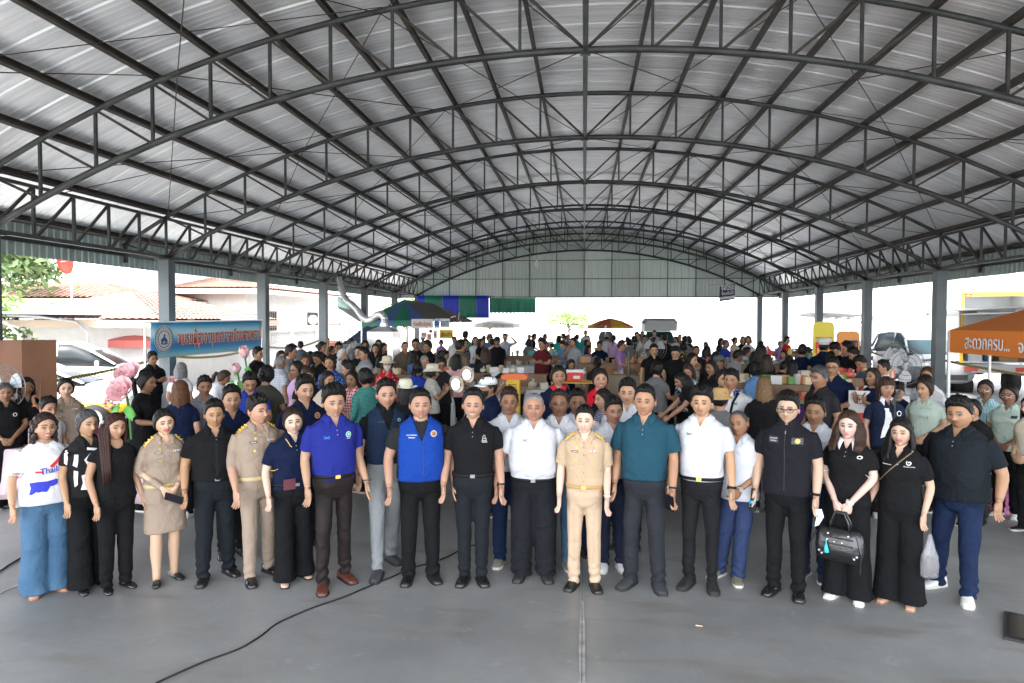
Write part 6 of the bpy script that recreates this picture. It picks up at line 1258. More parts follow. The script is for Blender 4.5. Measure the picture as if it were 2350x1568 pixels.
def tape_mat():
 m = mat('caution_tape', (.8, .6, .05), .4); tc = N(m, 'ShaderNodeTexCoord'); ch = N(m, 'ShaderNodeTexChecker'); ch.inputs['Scale'].default_value = 22; ch.inputs[1].default_value = (.75, .55, .05, 1); ch.inputs[2].default_value = (.03, .03, .03, 1); LK(m, tc.outputs['Object'], ch.inputs[0]); LK(m, ch.outputs[0], bsdf(m).inputs['Base Color']); return m
tp_ = tape_mat()
for a, b, lab in (((-10.15, 7, 1.1), (-10.15, 15.4, 1.35), 'yellow and black caution tape strung to the nearest left column'), ((-10.15, 15.8, 1.4), (-10.15, 20.4, 1.45), 'yellow caution tape between the first two left columns in view'), ((-10.15, 20.8, 1.45), (-10.15, 25.4, 1.5), 'yellow caution tape sagging between the second and third left columns'), ((10.2, 20.8, 1.2), (10.6, 11.0, 1.15), 'yellow caution tape strung from the nearest right column in view'), ((10.2, 21.0, 1.2), (10.2, 25.5, 1.2), 'yellow caution tape between two columns at the right')):
 a, b = np.array(a), np.array(b); G = []
 for t in np.linspace(0, 1, 24): c = a * (1 - t) + b * t; c[2] -= .16 * 4 * t * (1 - t); G.append([c + (0, 0, .032), c - (0, 0, .032)])
 mb = MB(); mb.slab(G, (.002, 0, 0)); tag(mb.build('caution_tape', tp_), lab, 'caution tape')
def umbrella(pos, r_, zt, m, lab, m2=None, drop=.28, name='market_umbrella'):
 e = empty(name, pos, lab, 'umbrella'); mb = MB(); n = 8; G = []
 mb.rings([np.array([(math.cos(a) * q, math.sin(a) * q, z) for a in np.arange(16) * np.pi / 8 for q in (rr,)]) for rr, z in ((.03, zt + .35), (r_ * .5, zt + .22), (r_ * .95, zt), (r_, zt - .03), (r_, zt - drop), (r_ * .98, zt - drop), (r_ * .96, zt - .05), (r_ * .5, zt + .18), (.03, zt + .30))], 0, False)
 if m2: mb.m = [1 if (i % 16) // 2 % 2 else 0 for i in range(len(mb.f))]
 mb.build('canopy', [m, m2] if m2 else m, e, False); mb = MB(); mb.tube([(0, 0, 0), (0, 0, zt + .35)], .02, 8); mb.build('pole', alu, e); return e
umbrella((-15.0, 22.4, 0), 1.35, 1.62, mat('red_canvas', (.50, .12, .10), .7), 'faded red umbrella behind the white car and breeze block wall')
P = onz(1400, 850, 0); e = umbrella((P.x, P.y - .0, 0), 1.05, 2.05, mat('yellow_canvas', (.75, .42, .03), .7), 'yellow and orange striped umbrella over a small cart at the far end', mat('orange_canvas', (.65, .13, .05), .7), .12)
mb = MB(); mb.box(-.7, .7, -.4, .4, .5, 1.0); mb.box(-.75, .75, -.45, .45, 1.0, 1.04); e2 = empty('food_cart', (P.x, P.y, 0), 'small yellow vending cart under the striped umbrella', 'cart'); mb.build('body', mat('yellow_paint', (.7, .5, .03), .5), e2); mb = MB()
for x in (-.5, .5): mb.cyl((x, -.45, .25), .25, .05, 16, axis='y')
mb.build('wheel', mat('tyre', (.02, .02, .02), .85), e2)
P = atd(1140, 752, 42); umbrella((P.x, P.y, 0), 1.6, 2.1, mat('white_canvas', (.7, .66, .6), .7), 'plain off white umbrella in the sun beyond the hall')
tg = mat('green_tarp', (.005, .17, .10), .45, bump=.2); tb = mat('blue_tarp', (.01, .035, .48), .45, bump=.2); tbr = mat('brown_tarp', (.06, .05, .045), .7)
a0, a1 = atd(958, 679, 41.0), atd(1120, 679, 41.0); hz_ = atd(1000, 730, 41.0).z; e = empty('striped_tarpaulin', (a0.x, a0.y, 0), 'blue and green striped tarpaulin hanging under the left part of the gable', 'tarpaulin'); cuts = [958, 975, 1015, 1053, 1093, 1122]; z0 = a0.z; n_ = 0
for i in range(5):
 p0, p1 = atd(cuts[i], 679, 41.0), atd(cuts[i + 1], 679, 41.0); p0 -= Vector(e.location); p1 -= Vector(e.location); quad_panel((p0.x, p0.y, z0), (p1.x, p1.y, z0), (p1.x, p1.y, hz_), (p0.x, p0.y, hz_), .004, 'stripe', (tb, tg)[i % 2], e, 10, 6, .02)
a0, a1 = atd(1123, 680, 41.1), atd(1229, 680, 41.1); e = empty('green_tarpaulin', (a0.x, a0.y, 0), 'plain green tarpaulin with scalloped lower edge under the gable', 'tarpaulin'); a1 -= Vector(e.location); zb_ = atd(1180, 717, 41.1).z
G = np.array([[(a1.x * u, a1.y * u + .05 * math.sin(u * 30) * v, z0 * (1 - v) + (zb_ - .05 * abs(math.sin(u * np.pi * 12))) * v) for u in np.linspace(0, 1, 73)] for v in np.linspace(0, 1, 8)]); mb = MB(); mb.slab(G, (0, -.005, 0)); mb.build('cloth', tg, e, True)
def stall_tent():
 dep = 27.; c = atd(935, 690, dep); e = empty('stall_tent', (c.x, c.y, 0), 'blue and green striped peaked tent roof over the noodle stall with grey top', 'tent'); o = Vector(e.location)
 k_ = dep / FPX; W2 = 88 * k_ ; z1 = atd(935, 737, dep).z; zt = c.z
 def q4(pts, nm, m): mb = MB(); P_ = np.array(pts, float); mb.slab(P_.reshape(2, 2, 3), (0, 0, .012)); mb.build(nm, m, e)
 Wl, Wr = -1.35, 1.75; y0, y1 = -1.6, 1.6
 ap0, ap1 = (-.35, -.25, zt), (.35, .25, zt)
 cols = [tg, mat('faded_blue_tarp', (.05, .11, .28), .6), tg, mat('faded_blue_tarp', (.05, .11, .28), .6)]
 for i in range(4):
  u0, u1 = i / 4, (i + 1) / 4; xa, xb = Wl + (Wr - Wl) * u0 * .8, Wl + (Wr - Wl) * u1 * .8; q4([(xa, y0, z1), (xb, y0, z1), (-.1 + .02 * i, -.2, zt), (-.08 + .02 * i, -.2, zt)], 'front_panel', cols[i])
  G = np.array([[(xa + (xb - xa) * u, y0 - .01, z1 - v * (.22 + .03 * math.sin(u * 12))) for u in np.linspace(0, 1, 9)] for v in (0, 1)]); mb = MB(); mb.slab(G, (0, -.006, 0)); mb.build('valance', cols[i], e)
 gr = mat('grey_canvas', (.13, .125, .115), .7); xr = Wl + (Wr - Wl) * .8
 q4([(xr, y0, z1), (Wr + .6, y0 + .6, z1 - .06), (-.05, -.2, zt), (.9, .5, zt - .12)], 'side_panel', gr)
 q4([(Wr + .6, y0 + .6, z1 - .06), (Wr + .6, y1, z1 - .06), (.9, .5, zt - .12), (.9, .5, zt - .12)], 'back_panel', gr); q4([(Wl, y1, z1), (Wl, y0, z1), (-.1, .2, zt), (-.1, -.2, zt)], 'side_panel', tg); q4([(Wr + .6, y1, z1), (Wl, y1, z1), (.9, .5, zt - .12), (-.1, .2, zt)], 'back_panel', gr)
 q4([(Wl - .9, y0 + .3, 1.35), (Wl - .7, y1, 1.35), (Wl + .35, y0 + .2, z1 - .02), (Wl + .3, y1, z1 - .02)], 'side_sheet', mat('faded_blue_tarp', (.05, .11, .28), .6)); q4([(Wl - 1.0, y0 + .3, .3), (Wl - .8, y1, .3), (Wl - .9, y0 + .3, 1.34), (Wl - .7, y1, 1.34)], 'side_sheet', tg)
 mb = MB()
 for x, y in ((Wl, y0), (xr, y0), (Wl, y1), (Wr + .55, y1), (Wr + .55, y0 + .6)): mb = MB(); mb.bar((x, y, 0), (x, y, z1), .04); mb.build('pole', alu, e)
 def sign(xa, ya, xb, yb, m, txt, tm, lab, d_=dep - 1.9, bold=.02, nm='sign', extra=None):
  P0, P1 = atd(xa, ya, d_), atd(xb, yb, d_); w_ = abs(P1.x - P0.x); h_ = abs(P0.z - P1.z); s_ = empty(nm, ((P0.x + P1.x) / 2, P0.y, (P0.z + P1.z) / 2), lab, 'sign', rz=0); mb = MB(); mb.box(-w_ / 2, w_ / 2, 0, .03, -h_ / 2, h_ / 2); mb.build('panel', m, s_); M_ = Matrix.Translation((0, -.012, 0)) @ Matrix.Rotation(R(90), 4, 'X')
  if txt: text_on('lettering', txt, M_, w_ * (.8 if len(txt) > 3 else .5), h_ * .55, .004, tm, s_, bold)
  return s_, w_, h_
 ctr = c; wb_ = mat('white_board', (.7, .7, .7), .5); redl = mat('red_lettering', (.60, .07, .03), .5); bll = mat('blue_lettering', (.04, .12, .4), .5)
 sign(944, 733, 995, 754, wb_, 'ก๋วยเตี๋ยวใบราก', redl, 'white stall sign with red Thai noodle lettering under the tent edge'); 
 s_, w_, h_ = sign(996, 732, 1009, 754, mat('pale_blue_board', (.5, .62, .7), .5), None, None, 'narrow pale blue sign with star logo beside the noodle sign'); mb = MB(); st = [(math.cos(i * math.pi / 8) * h_ * (.38 if i % 2 else .24), math.sin(i * math.pi / 8) * h_ * (.38 if i % 2 else .24)) for i in range(16)]; mb.prism(st, -.02, -.01); mb.build('star_logo', bll, s_)
 sign(1010, 732, 1032, 753, wb_, 'อาหาร', bll, 'small white sign with dark Thai letters right of the star logo'); sign(1008, 757, 1040, 778, mat('yellow_board', (.75, .48, .03), .5), 'อ่งดำ', mat('black_lettering', (.02, .02, .02), .5), 'yellow sign with black Thai letters at the stall corner', dep - 1.8)
 for i, (x0, y0_, x1, y1_, c) in enumerate(((966, 763, 978, 776, (.7, .6, .6)), (980, 766, 990, 782, (.7, .68, .62)), (984, 757, 993, 765, (.6, .2, .15)), (994, 758, 1003, 778, (.72, .70, .7)))): sign(x0, y0_, x1, y1_, mat(f'paper_notice_{i}', c, .7), ['เมนู', 'ราคา', '35', '40'][i], redl, ['pinkish paper menu pinned inside the noodle stall', 'cream paper price list pinned inside the noodle stall', 'small red price card hanging in the noodle stall', 'tall white price card by the stall corner pole'][i], dep - 1.7, nm='notice')
 c = ctr; t = empty('stall_counter', (c.x + 1.0, c.y - 1.2, 0), 'steel topped counter crowded with jars in front of the noodle stall', 'counter'); mb = MB(); mb.box(-1.4, 1.6, -.35, .35, .85, .90); mb.box(-1.35, 1.55, -.3, .3, .1, .85); mb.build('cabinet', mat('brushed_steel', (.4, .41, .42), .35, .8), t)
 rs = random.Random(5); cs = [(.5, .05, .04), (.6, .5, .3), (.1, .3, .1), (.5, .5, .5), (.6, .35, .05)]
 for i in range(26):
  mb = MB(); r_ = rs.uniform(.05, .09); h_ = rs.uniform(.12, .3); mb.lathe((0, 0, 0), [(r_, 0), (r_ * 1.05, h_ * .7), (r_ * .6, h_ * .88), (r_ * .65, h_)], 12); o_ = mb.build('jar', mat(f'jar_{i % 5}', cs[i % 5], .25), None, True); o_.location = (c.x - .3 + i * .11, c.y - 1.2 + rs.uniform(-.25, .25), .905); tag(o_, ['red', 'golden', 'green', 'grey', 'orange'][i % 5] + ' food jar on the noodle stall counter, ' + ['left end', 'middle', 'right end'][min(2, i // 9)], 'jar', 'jars on the noodle stall counter')
 return c
tc_ = stall_tent()
P = onz(881, 905, 0); dd = 23.0; c = atd(881, 810, dd); e = empty('range_hood', (c.x, c.y, 0), 'big shiny sheet metal cooking hood with pyramid top beside the tent', 'range hood'); fo_ = mat('foil', (.68, .69, .70), .28, .7, bump=.6, bscale=12); mb = MB(); z_ = lambda y: atd(881, y, dd).z; hw = 30 * dd / FPX
mb.rings([np.array([(-q, -q, z), (q, -q, z), (q, q, z), (-q, q, z)]) for q, z in ((hw * .98, .75), (hw, z_(762)), (hw * .45, z_(752)), (.10, z_(750)), (.10, z_(743)))]); mb.build('canopy', fo_, e); mb = MB()
for sx_ in (-1, 1):
 for sy in (-1, 1): mb.bar((sx_ * hw * .95, sy * hw * .95, 0), (sx_ * hw * .95, sy * hw * .95, .76), .04)
mb.build('leg', alu, e)
pts = [atd(x, y, d) - Vector((c.x, c.y, 0)) for x, y, d in ((881, 748, 23), (883, 733, 23), (878, 723, 23.1), (866, 723, 23.4), (855, 734, 23.8), (845, 737, 24), (832, 730, 24.4), (820, 712, 24.8), (808, 700, 25.2), (795, 692, 25.6), (785, 672, 26), (778, 640, 26.5))]
tt = np.linspace(0, len(pts) - 1, 110); pp = np.array([[np.interp(t, range(len(pts)), [q[i] for q in pts]) for i in range(3)] for t in tt])
for _ in range(8): pp[1:-1] = pp[1:-1] * .5 + .25 * (pp[:-2] + pp[2:])
mb = MB(); mb.tube(pp, .115 + .016 * np.sin(np.arange(110) * 1.9), 12); mb.build('duct', fo_, e, True)
P0, P1, P2, P3 = atd(775, 683, 30), atd(846, 725, 33), atd(850, 755, 31), atd(776, 708, 29); e = empty('awning', P0, 'white awning with mint striped edge on the house beyond the left columns', 'awning'); quad_panel(Vector(), P1 - P0, P2 - P0, P3 - P0, .01, 'canvas', mat('white_canvas2', (.7, .7, .7), .7), e, 8, 4); a, b, c2, d = atd(776, 683, 29.4) - P0, atd(800, 690, 29.4) - P0, atd(803, 712, 29.2) - P0, atd(777, 706, 29.2) - P0; quad_panel(a, b, c2, d, -.02, 'striped_edge', fab((.7, .72, .7), 'vstripe', (.1, .5, .35), .8), e, 4, 3)
P = atd(1050, 735, 26); e = empty('flag', P, 'small red, white and blue striped national flag hanging at the tent corner', 'flag'); mb = MB(); mb.tube([(0, 0, -.4), (.06, 0, .3)], .01, 6); mb.build('pole', alu, e)
cs = [(.45, .02, .04), (.65, .65, .65), (.02, .03, .16), (.65, .65, .65), (.45, .02, .04)]; xs = [0, .16, .33, .67, .84, 1]
for i in range(5): G = np.array([[(-.04 - .20 * u - .10 * v, -.02 + .03 * math.sin(u * 9), .22 - .30 * v - .05 * u) for u in np.linspace(0, 1, 8)] for v in (xs[i], xs[i + 1])]); mb = MB(); mb.slab(G, (0, .003, 0)); mb.build('stripe', mat(f'flag_{i if i < 3 else 4 - i}', cs[i], .7), e)
e0 = atd(1669, 668, 36.0); e = empty('hanging_sign', e0, 'dark blue hanging banner with white Thai parking words near the gable', 'sign'); k_ = 36 / FPX; a, b, c2, d = [Vector(((x - 1669) * k_, 0, (668 - y) * k_)) for x, y in ((1652, 656), (1685, 650), (1686, 686), (1651, 691))]; quad_panel(a, b, c2, d, .01, 'cloth', mat('navy_banner', (.02, .03, .09), .6), e, 8, 6, .01)
M_ = Matrix.Translation((.0, -.035, .20)) @ Matrix.Rotation(R(-7), 4, 'Y') @ Matrix.Rotation(R(90), 4, 'X'); text_on('lettering', 'จอดรถ', M_, .66, .27, .004, mat('white_lettering', (.75, .75, .75), .6), e, .03); text_on('lettering', 'ซ้อนคันได้', Matrix.Translation((0, 0, -.27)) @ M_, .62, .21, .004, mat('white_lettering', (.75, .75, .75), .6), e, .03)
a, b, c2, d = [Vector(((x - 1669) * k_, -.02, (668 - y) * k_)) for x, y in ((1652, 681), (1685.5, 677), (1685.5, 683), (1652, 687))]; quad_panel(a, b, c2, d, -.006, 'white_strip', mat('white_lettering', (.75, .75, .75), .6), e, 4, 3); mb = MB(); mb.tube([(-1.0, 0, .32), (.5, 0, .5)], .012, 6); mb.tube([(-.5, .0, .4), (-.7, 0, 1.4)], .004, 4); mb.build('rod', mat('bamboo', (.35, .25, .12), .7), e)
e0 = atd(1231, 600, 36); e = empty('pendant_lamp', e0, 'small white pendant lamp cluster hanging near the gable wall', 'lamp'); mb = MB()
for dx, dz in ((0, 0), (.06, -.15), (-.06, -.12), (.02, -.28)): mb.ell((dx, 0, dz), (.06, .06, .08), 10, 8)
mb.build('bulb', mat('opal_glass', (.8, .8, .78), .3), e, True); mb = MB(); mb.tube([(0, 0, .05), (0, 0, 1.3)], .008, 5); mb.build('cord', mat('dark_cut', (.05, .05, .05), .9), e)
def orange_canopy():
 dep = 11.2; P0 = atd(2179, 756, dep); oc = mat('orange_canopy_cloth', (.72, .20, .02), .6, bump=.15, bscale=6); e = empty('canopy_tent', (P0.x, P0.y, 0), 'orange canopy tent with white Thai words along its edge at the right', 'tent'); o = Vector(e.location)
 P1 = atd(2500, 800, 8.2) ; V = lambda v: np.array(tuple(v - o)); zt = P0.z; A_ = V(P0); B_ = V(P1); B_[2] = A_[2]; ap = V(atd(2520, 662, 11.5)); Cc = B_ + (B_[1] * 0 + 1.2, 3.2, 0); D_ = A_ + (1.9, 2.3, 0)
 def q4(a, b, c, d, nm): mb = MB(); mb.slab(np.array([[a, b], [d, c]], float), (0, 0, .01)); mb.build(nm, oc, e)
 q4(A_, B_, ap, ap, 'roof_panel'); q4(D_, A_, ap, ap, 'roof_panel'); q4(B_, Cc, ap, ap, 'roof_panel')
 dv = V(atd(2179, 806, dep))[2] - zt
 for a, b in ((A_, B_), (D_, A_)): G = np.array([[a * (1 - u) + b * u + (0, 0, dv * v) for u in np.linspace(0, 1, 12)] for v in (0, 1)]); mb = MB(); mb.slab(G, (.0, -.006, 0)); mb.build('valance', oc, e)
 x = Vector(B_ - A_).normalized(); up_ = Vector((0, 0, 1)); Z = x.cross(up_).normalized(); Z = Z if Z.y < 0 else -Z
 def fr(p_): return Matrix(((x.x, 0, Z.x, p_[0]), (x.y, 0, Z.y, p_[1]), (x.z, 1, Z.z, p_[2]), (0, 0, 0, 1)))
 L = float(np.linalg.norm(B_ - A_)); wl = mat('white_lettering', (.75, .75, .75), .6)
 def at(px): 
  rr = ray(px, 780); n_ = Vector((Z.x, Z.y, 0)); t = (Vector(tuple(A_)) + o - Vector((0, 0, CAMH))).dot(n_) / rr.dot(n_); q_ = Vector((0, 0, CAMH)) + rr * t - o; return (q_ - Vector(tuple(A_))).dot(x)
 u0, u1, u2, u3 = at(2219), at(2323), at(2341), at(2392)
 zc = zt + dv * .50; p_ = Vector(tuple(A_)) + x * ((u0 + u1) / 2) + Z * .03; text_on('lettering', 'สะดวกครบ...', fr((p_.x, p_.y, zc - .01)), u1 - u0, -dv * .50, .004, wl, e, .01); p_ = Vector(tuple(A_)) + x * ((u2 + u3) / 2) + Z * .03; text_on('lettering', 'จบที่', fr((p_.x, p_.y, zc)), u3 - u2, -dv * .62, .004, wl, e, .01)
 mb = MB()
 for q in (A_, B_, D_): mb.bar((q[0], q[1], 0), (q[0], q[1], zt), .04)
 mb.build('leg', whitem, e)
orange_canopy()
def ad_board(xa, ya, xb, yb, dep, m, lab, kind):
 P0, P1 = atd(xa, ya, dep), atd(xb, yb, dep); w_ = (P1 - P0).length if False else abs(xb - xa) * dep / FPX; e = empty('advertising_board', ((P0.x + P1.x) / 2, P0.y, 0), lab, 'advertising board', rz=-8); h_ = P0.z; pts = []; r_ = .12
 for cx, cz, a0 in ((w_ / 2 - r_, h_ - r_, 0), (-w_ / 2 + r_, h_ - r_, 90)): pts += [(cx + r_ * math.cos(R(a0 + t)), cz + r_ * math.sin(R(a0 + t))) for t in (0, 30, 60, 90)]
 pts += [(-w_ / 2, .02), (w_ / 2, .02)]; mb = MB(); mb.prism(pts, 0, .05); mb.build('panel', m, e)
 if kind == 'a':
  rd = mat('red_mark', (.7, .05, .03), .5); yl = mat('yellow_mark', (.8, .6, .05), .5); mb = MB(); mb.prism([(-.19, h_ - .52), (.19, h_ - .52), (.19, h_ - .80), (.10, h_ - .98), (-.10, h_ - .98), (-.19, h_ - .80)], -.012, -.002); sh_ = mb.build('shield_mark', rd, e); mb = MB()
  for x, t in ((-.13, .18), (-.065, .26), (0, .14), (.065, .22), (.13, .15)): mb.box(x - .022, x + .022, -.022, -.012, h_ - .86, h_ - .86 + t)
  mb.build('bars', yl, sh_); mb = MB(); mb.box(-.2, .2, -.01, -.002, h_ - .42, h_ - .39); mb.build('small_writing', rd, e)
 else:
  text_on('lettering', 'แพท', Matrix.Translation((.08, -.012, h_ - .34)) @ Matrix.Rotation(R(90), 4, 'X'), .30, .22, .004, mat('navy_ink', (.02, .03, .12), .5), e, .05); mb = MB(); mb.box(-.22, -.12, -.012, -.002, h_ - .40, h_ - .30); mb.build('small_mark', mat('red_mark', (.7, .05, .03), .5), e); mb = MB(); mb.ell((-.05, -.004, h_ - .68), (.15, .01, .15), 16, 8); mb.build('round_picture', mat('dark_picture', (.08, .08, .16), .5), e)
ad_board(1867, 737, 1912, 900, 17.5, mat('yellow_ad', (.75, .62, .06), .5), 'tall yellow board with red shield mark behind the stall with chef hat', 'a'); ad_board(1921, 758, 1970, 900, 17.3, mat('orange_ad', (.75, .30, .06), .5), 'lower orange advertising board to the right of the yellow one', 'b')
def fan(P, r_, lab, rz=0, z=None):
 e = empty('pedestal_fan', (P.x, P.y, 0), lab, 'fan', rz=rz); z = z or P.z; gm = mat('fan_wire', (.22, .23, .24), .4, .6); mb = MB(); 
 for q, dy in ((1, 0), (.75, -.05), (.5, -.07), (.25, -.08)): mb.tube([(math.cos(a) * r_ * q, dy, z + math.sin(a) * r_ * q) for a in np.linspace(0, 2 * np.pi, 33)], .006, 4)
 for i in range(28): a = i * np.pi / 14; mb.tube([(0, -.085, z), (math.cos(a) * r_ * .6, -.07, z + math.sin(a) * r_ * .6), (math.cos(a) * r_, 0, z + math.sin(a) * r_), (math.cos(a) * r_ * .5, .07, z + math.sin(a) * r_ * .5)], .0022, 3)
 mb.build('cage', gm, e); mb = MB()
 for i in range(3):
  a0 = i * 2.09; G = np.array([[(math.cos(a0 + t * 1.1 * (.6 + .4 * math.sin(q * 3))) * q * r_, -.02 + .03 * t, z + math.sin(a0 + t * 1.1 * (.6 + .4 * math.sin(q * 3))) * q * r_) for t in np.linspace(0, 1, 7)] for q in (.15, .35, .6, .8, .86)]); mb.slab(G, (0, .006, 0))
 mb.cyl((0, -.04, z), .06, .08, 12, axis='y'); mb.build('blades', mat('fan_blade', (.5, .52, .55), .4), e); mb = MB(); mb.tube([(0, .08, 0), (0, .08, z)], .022, 8); mb.lathe((0, .08, 0), [(.26, 0), (.26, .03), (.04, .05)], 18); mb.ell((0, .12, z), (.09, .13, .09), 12, 8); mb.build('stand', mat('dark_metal', (.05, .05, .05), .4, .6), e, True)
fan(atd(2078, 838, 13.2), .36, 'large pedestal fan in front of silver car on the right'); fan(atd(2055, 822, 15.0), .36, 'second pedestal fan half hidden behind the large one on the right', 20); fan(atd(14, 892, 8.4), .26, 'pale round fan behind women in black at the left edge'); fan(atd(1502, 800, 20.), .36, 'large fan standing among the stalls in the middle distance', 10); fan(atd(1478, 800, 20.4), .33, 'fan turned sideways next to the large fan in the middle distance', -50)
fan(atd(826, 800, 22), .34, 'grey fan standing beside the shiny hood', 40)
def table(P, w_, d_, h_, m, lab, cloth=None, rz=0):
 e = empty('table', (P[0], P[1], 0), lab, 'table', rz=rz); mb = MB(); mb.box(-w_ / 2, w_ / 2, -d_ / 2, d_ / 2, h_ - .03, h_); mb.build('top', m, e)
 for sx_ in (-1, 1):
  for sy in (-1, 1): mb = MB(); mb.bar((sx_ * (w_ / 2 - .06), sy * (d_ / 2 - .06), 0), (sx_ * (w_ / 2 - .06), sy * (d_ / 2 - .06), h_ - .03), .035); mb.build('leg', alu, e)
 if cloth:
  n = 60; a = np.linspace(0, 2 * np.pi, n, endpoint=False); sq = lambda g, z, wv: np.stack([np.clip(np.cos(a) * 1.5, -1, 1) * (w_ / 2 + g) + wv * np.sin(a * 17) * np.cos(a), np.clip(np.sin(a) * 1.5, -1, 1) * (d_ / 2 + g) + wv * np.sin(a * 15) * np.sin(a), np.full(n, z)], 1)
  mb = MB(); mb.rings([sq(-.02, h_ + .004, 0), sq(.006, h_ + .002, 0), sq(.03, h_ - .3, .02), sq(.05, .12, .035), sq(.045, .12, .035), sq(.002, h_ - .02, 0)], 0, False); mb.add([(x, y, h_ + .005) for x, y in ((-w_ / 2, -d_ / 2), (w_ / 2, -d_ / 2), (w_ / 2, d_ / 2), (-w_ / 2, d_ / 2))], [(0, 1, 2, 3)]); o = mb.build('tablecloth', cloth, None, True); o.location = (P[0], P[1], 0); o.rotation_euler = (0, 0, R(rz)); tag(o, 'cloth draped over the ' + lab, 'tablecloth')
 return e
wood = mat('worn_wood', (.20, .12, .07), .7, var=.2); RS = random.Random(11)
def cname(c):
 r_, g_, b_ = c; mx = max(c)
 if mx - min(c) < .09: return 'white' if mx > .5 else 'grey'
 if g_ == mx: return 'dark green' if mx < .28 else 'pale green'
 if b_ == mx: return 'blue'
 return 'red' if g_ < .25 * r_ else 'brown' if mx < .4 else 'golden' if g_ < .75 * r_ else 'cream'
def goods(cx, cy, w_, d_, h_, n, kinds, lab, cat, group, rz=0, name='package', cols=None, smin=.05, smax=.12):
 """small things lying on a table, each a mesh of its own"""
 place = lab[min([lab.find(w) + (0 if lab.find(w) > 0 else 999) for w in (' on ', ' in ', ' heaped ')]):].replace(' on ', 'of ', 1).replace(' in ', 'of ', 1).replace(' heaped on ', 'of ').strip()
 c, s = math.cos(R(rz)), math.sin(R(rz))
 for i in range(n):
  u, v = RS.uniform(-w_ / 2, w_ / 2), RS.uniform(-d_ / 2, d_ / 2); kd = kinds[i % len(kinds)]; sz = RS.uniform(smin, smax); mb = MB(); cc = cols[i % len(cols)]
  if kd == 'bag': mb.ell((0, 0, sz * .5), (sz * .8, sz * .55, sz * .55), 9, 6, noise=.06); mb.tube([(0, 0, sz * .9), (.01, 0, sz * 1.15), (.02, .01, sz * 1.4)], [sz * .25, sz * .08, sz * .3], 7)
  elif kd == 'tray': mb.box(-sz, sz, -sz * .7, sz * .7, 0, sz * .35); mb.ell((0, 0, sz * .4), (sz * .8, sz * .55, sz * .25), 9, 5, noise=.08)
  elif kd == 'box': mb.box(-sz * .8, sz * .8, -sz * .6, sz * .6, 0, sz * 1.3); mb.box(-sz * .82, sz * .82, -sz * .62, sz * .62, sz * 1.1, sz * 1.32)
  elif kd == 'cup': mb.lathe((0, 0, 0), [(sz * .35, 0), (sz * .5, sz * 1.3), (sz * .52, sz * 1.32), (sz * .3, sz * 1.5)], 10)
  elif kd == 'fruit': mb.ell((0, 0, sz), (sz, sz * .95, sz), 12, 9, noise=.01); mb.cyl((0, 0, sz * 1.9), sz * .15, sz * .2, 6)
  o = mb.build(name, mat(f'{name}_colour_{cols.index(cc)}', cc, .35), None, kd in ('bag', 'fruit', 'cup')); o.location = (cx + u * c - v * s, cy + u * s + v * c, h_ + .006); o.rotation_euler = (0, 0, RS.uniform(-.6, .6)); kn = dict(bag='bag', tray='filled tray', box='box', cup='cup', fruit='coconut')[kd]; o.name = dict(bag='plastic_bag', tray='food_tray', box='box', cup='cup', fruit='coconut')[kd]; tag(o, f"{cname(cc)} {kn} at {'front' if v < 0 else 'back'} {'left' if u < -w_ / 6 else 'right' if u > w_ / 6 else 'middle'} {place}", kn.split()[-1], group)
SN = [(.55, .33, .12), (.6, .42, .2), (.62, .55, .4), (.5, .2, .05), (.65, .6, .5)]
tP = atd(1015, 985, 8.2); table((tP.x, tP.y), 1.7, .9, .80, wood, 'snack table with fried packets behind the man in bright blue waistcoat', rz=10)
goods(tP.x, tP.y, 1.5, .8, .80, 34, ['bag', 'tray', 'bag'], 'small clear packet of fried snacks on the snack table', 'snack packet', 'snack packets on the snack table', 10, 'snack_packet', SN, .05, .11)
mb = MB(); n = 26; rr = [np.array([(math.cos(a) * .26 * f, math.sin(a) * .18 * f, z) for a in np.arange(n) * 2 * np.pi / n]) for f, z in ((.85, 0), (1, .12), (1.03, .13), (.95, .11), (.8, .03))]; mb.rings(rr); o = mb.build('basket', mat('wicker', (.45, .27, .10), .7, bump=.8, bscale=90), None); o.location = (tP.x + .35, tP.y + .1, .81); tag(o, 'oval wicker basket of fried snacks on the snack table', 'basket')
for i, (x, y, d_) in enumerate(((1047, 882, 8.0), (1072, 860, 8.6))):
 P = atd(x, y, d_); e = empty('clip_lamp', (P.x, P.y, 0), ['lit white bulb in clip reflector, the lower left of the pair over snacks', 'lit white bulb in clip reflector, the upper right of the pair over snacks'][i], 'lamp'); mb = MB(); mb.ell((0, -.03, P.z), (.045, .05, .062), 14, 10); mb.build('bulb', mat('lit_bulb', (.9, .9, .85), .4, emis=(1, .93, .8, 2.2)), e, True); mb = MB(); mb.lathe((0, 0, 0), [(.03, .10), (.05, .08), (.11, 0), (.105, 0), (.045, .075)], 18); o = mb.build('reflector', mat('black_reflector', (.10, .09, .08), .4), e, True); o.location = (0, .02, P.z); o.rotation_euler = (R(-80), 0, R(-30)); mb = MB(); mb.tube([(.02, .08, P.z), (.10, .15, P.z - .1), (.12, .2, .8), (.12, .2, 0)], .010, 6); mb.build('arm', mat('dark_metal', (.05, .05, .05), .4, .6), e)
tP = atd(1225, 925, 9.6); table((tP.x, tP.y), 1.9, .9, .78, mat('brushed_steel', (.4, .41, .42), .35, .8), 'steel cooking table behind the white shirted men', rz=6)
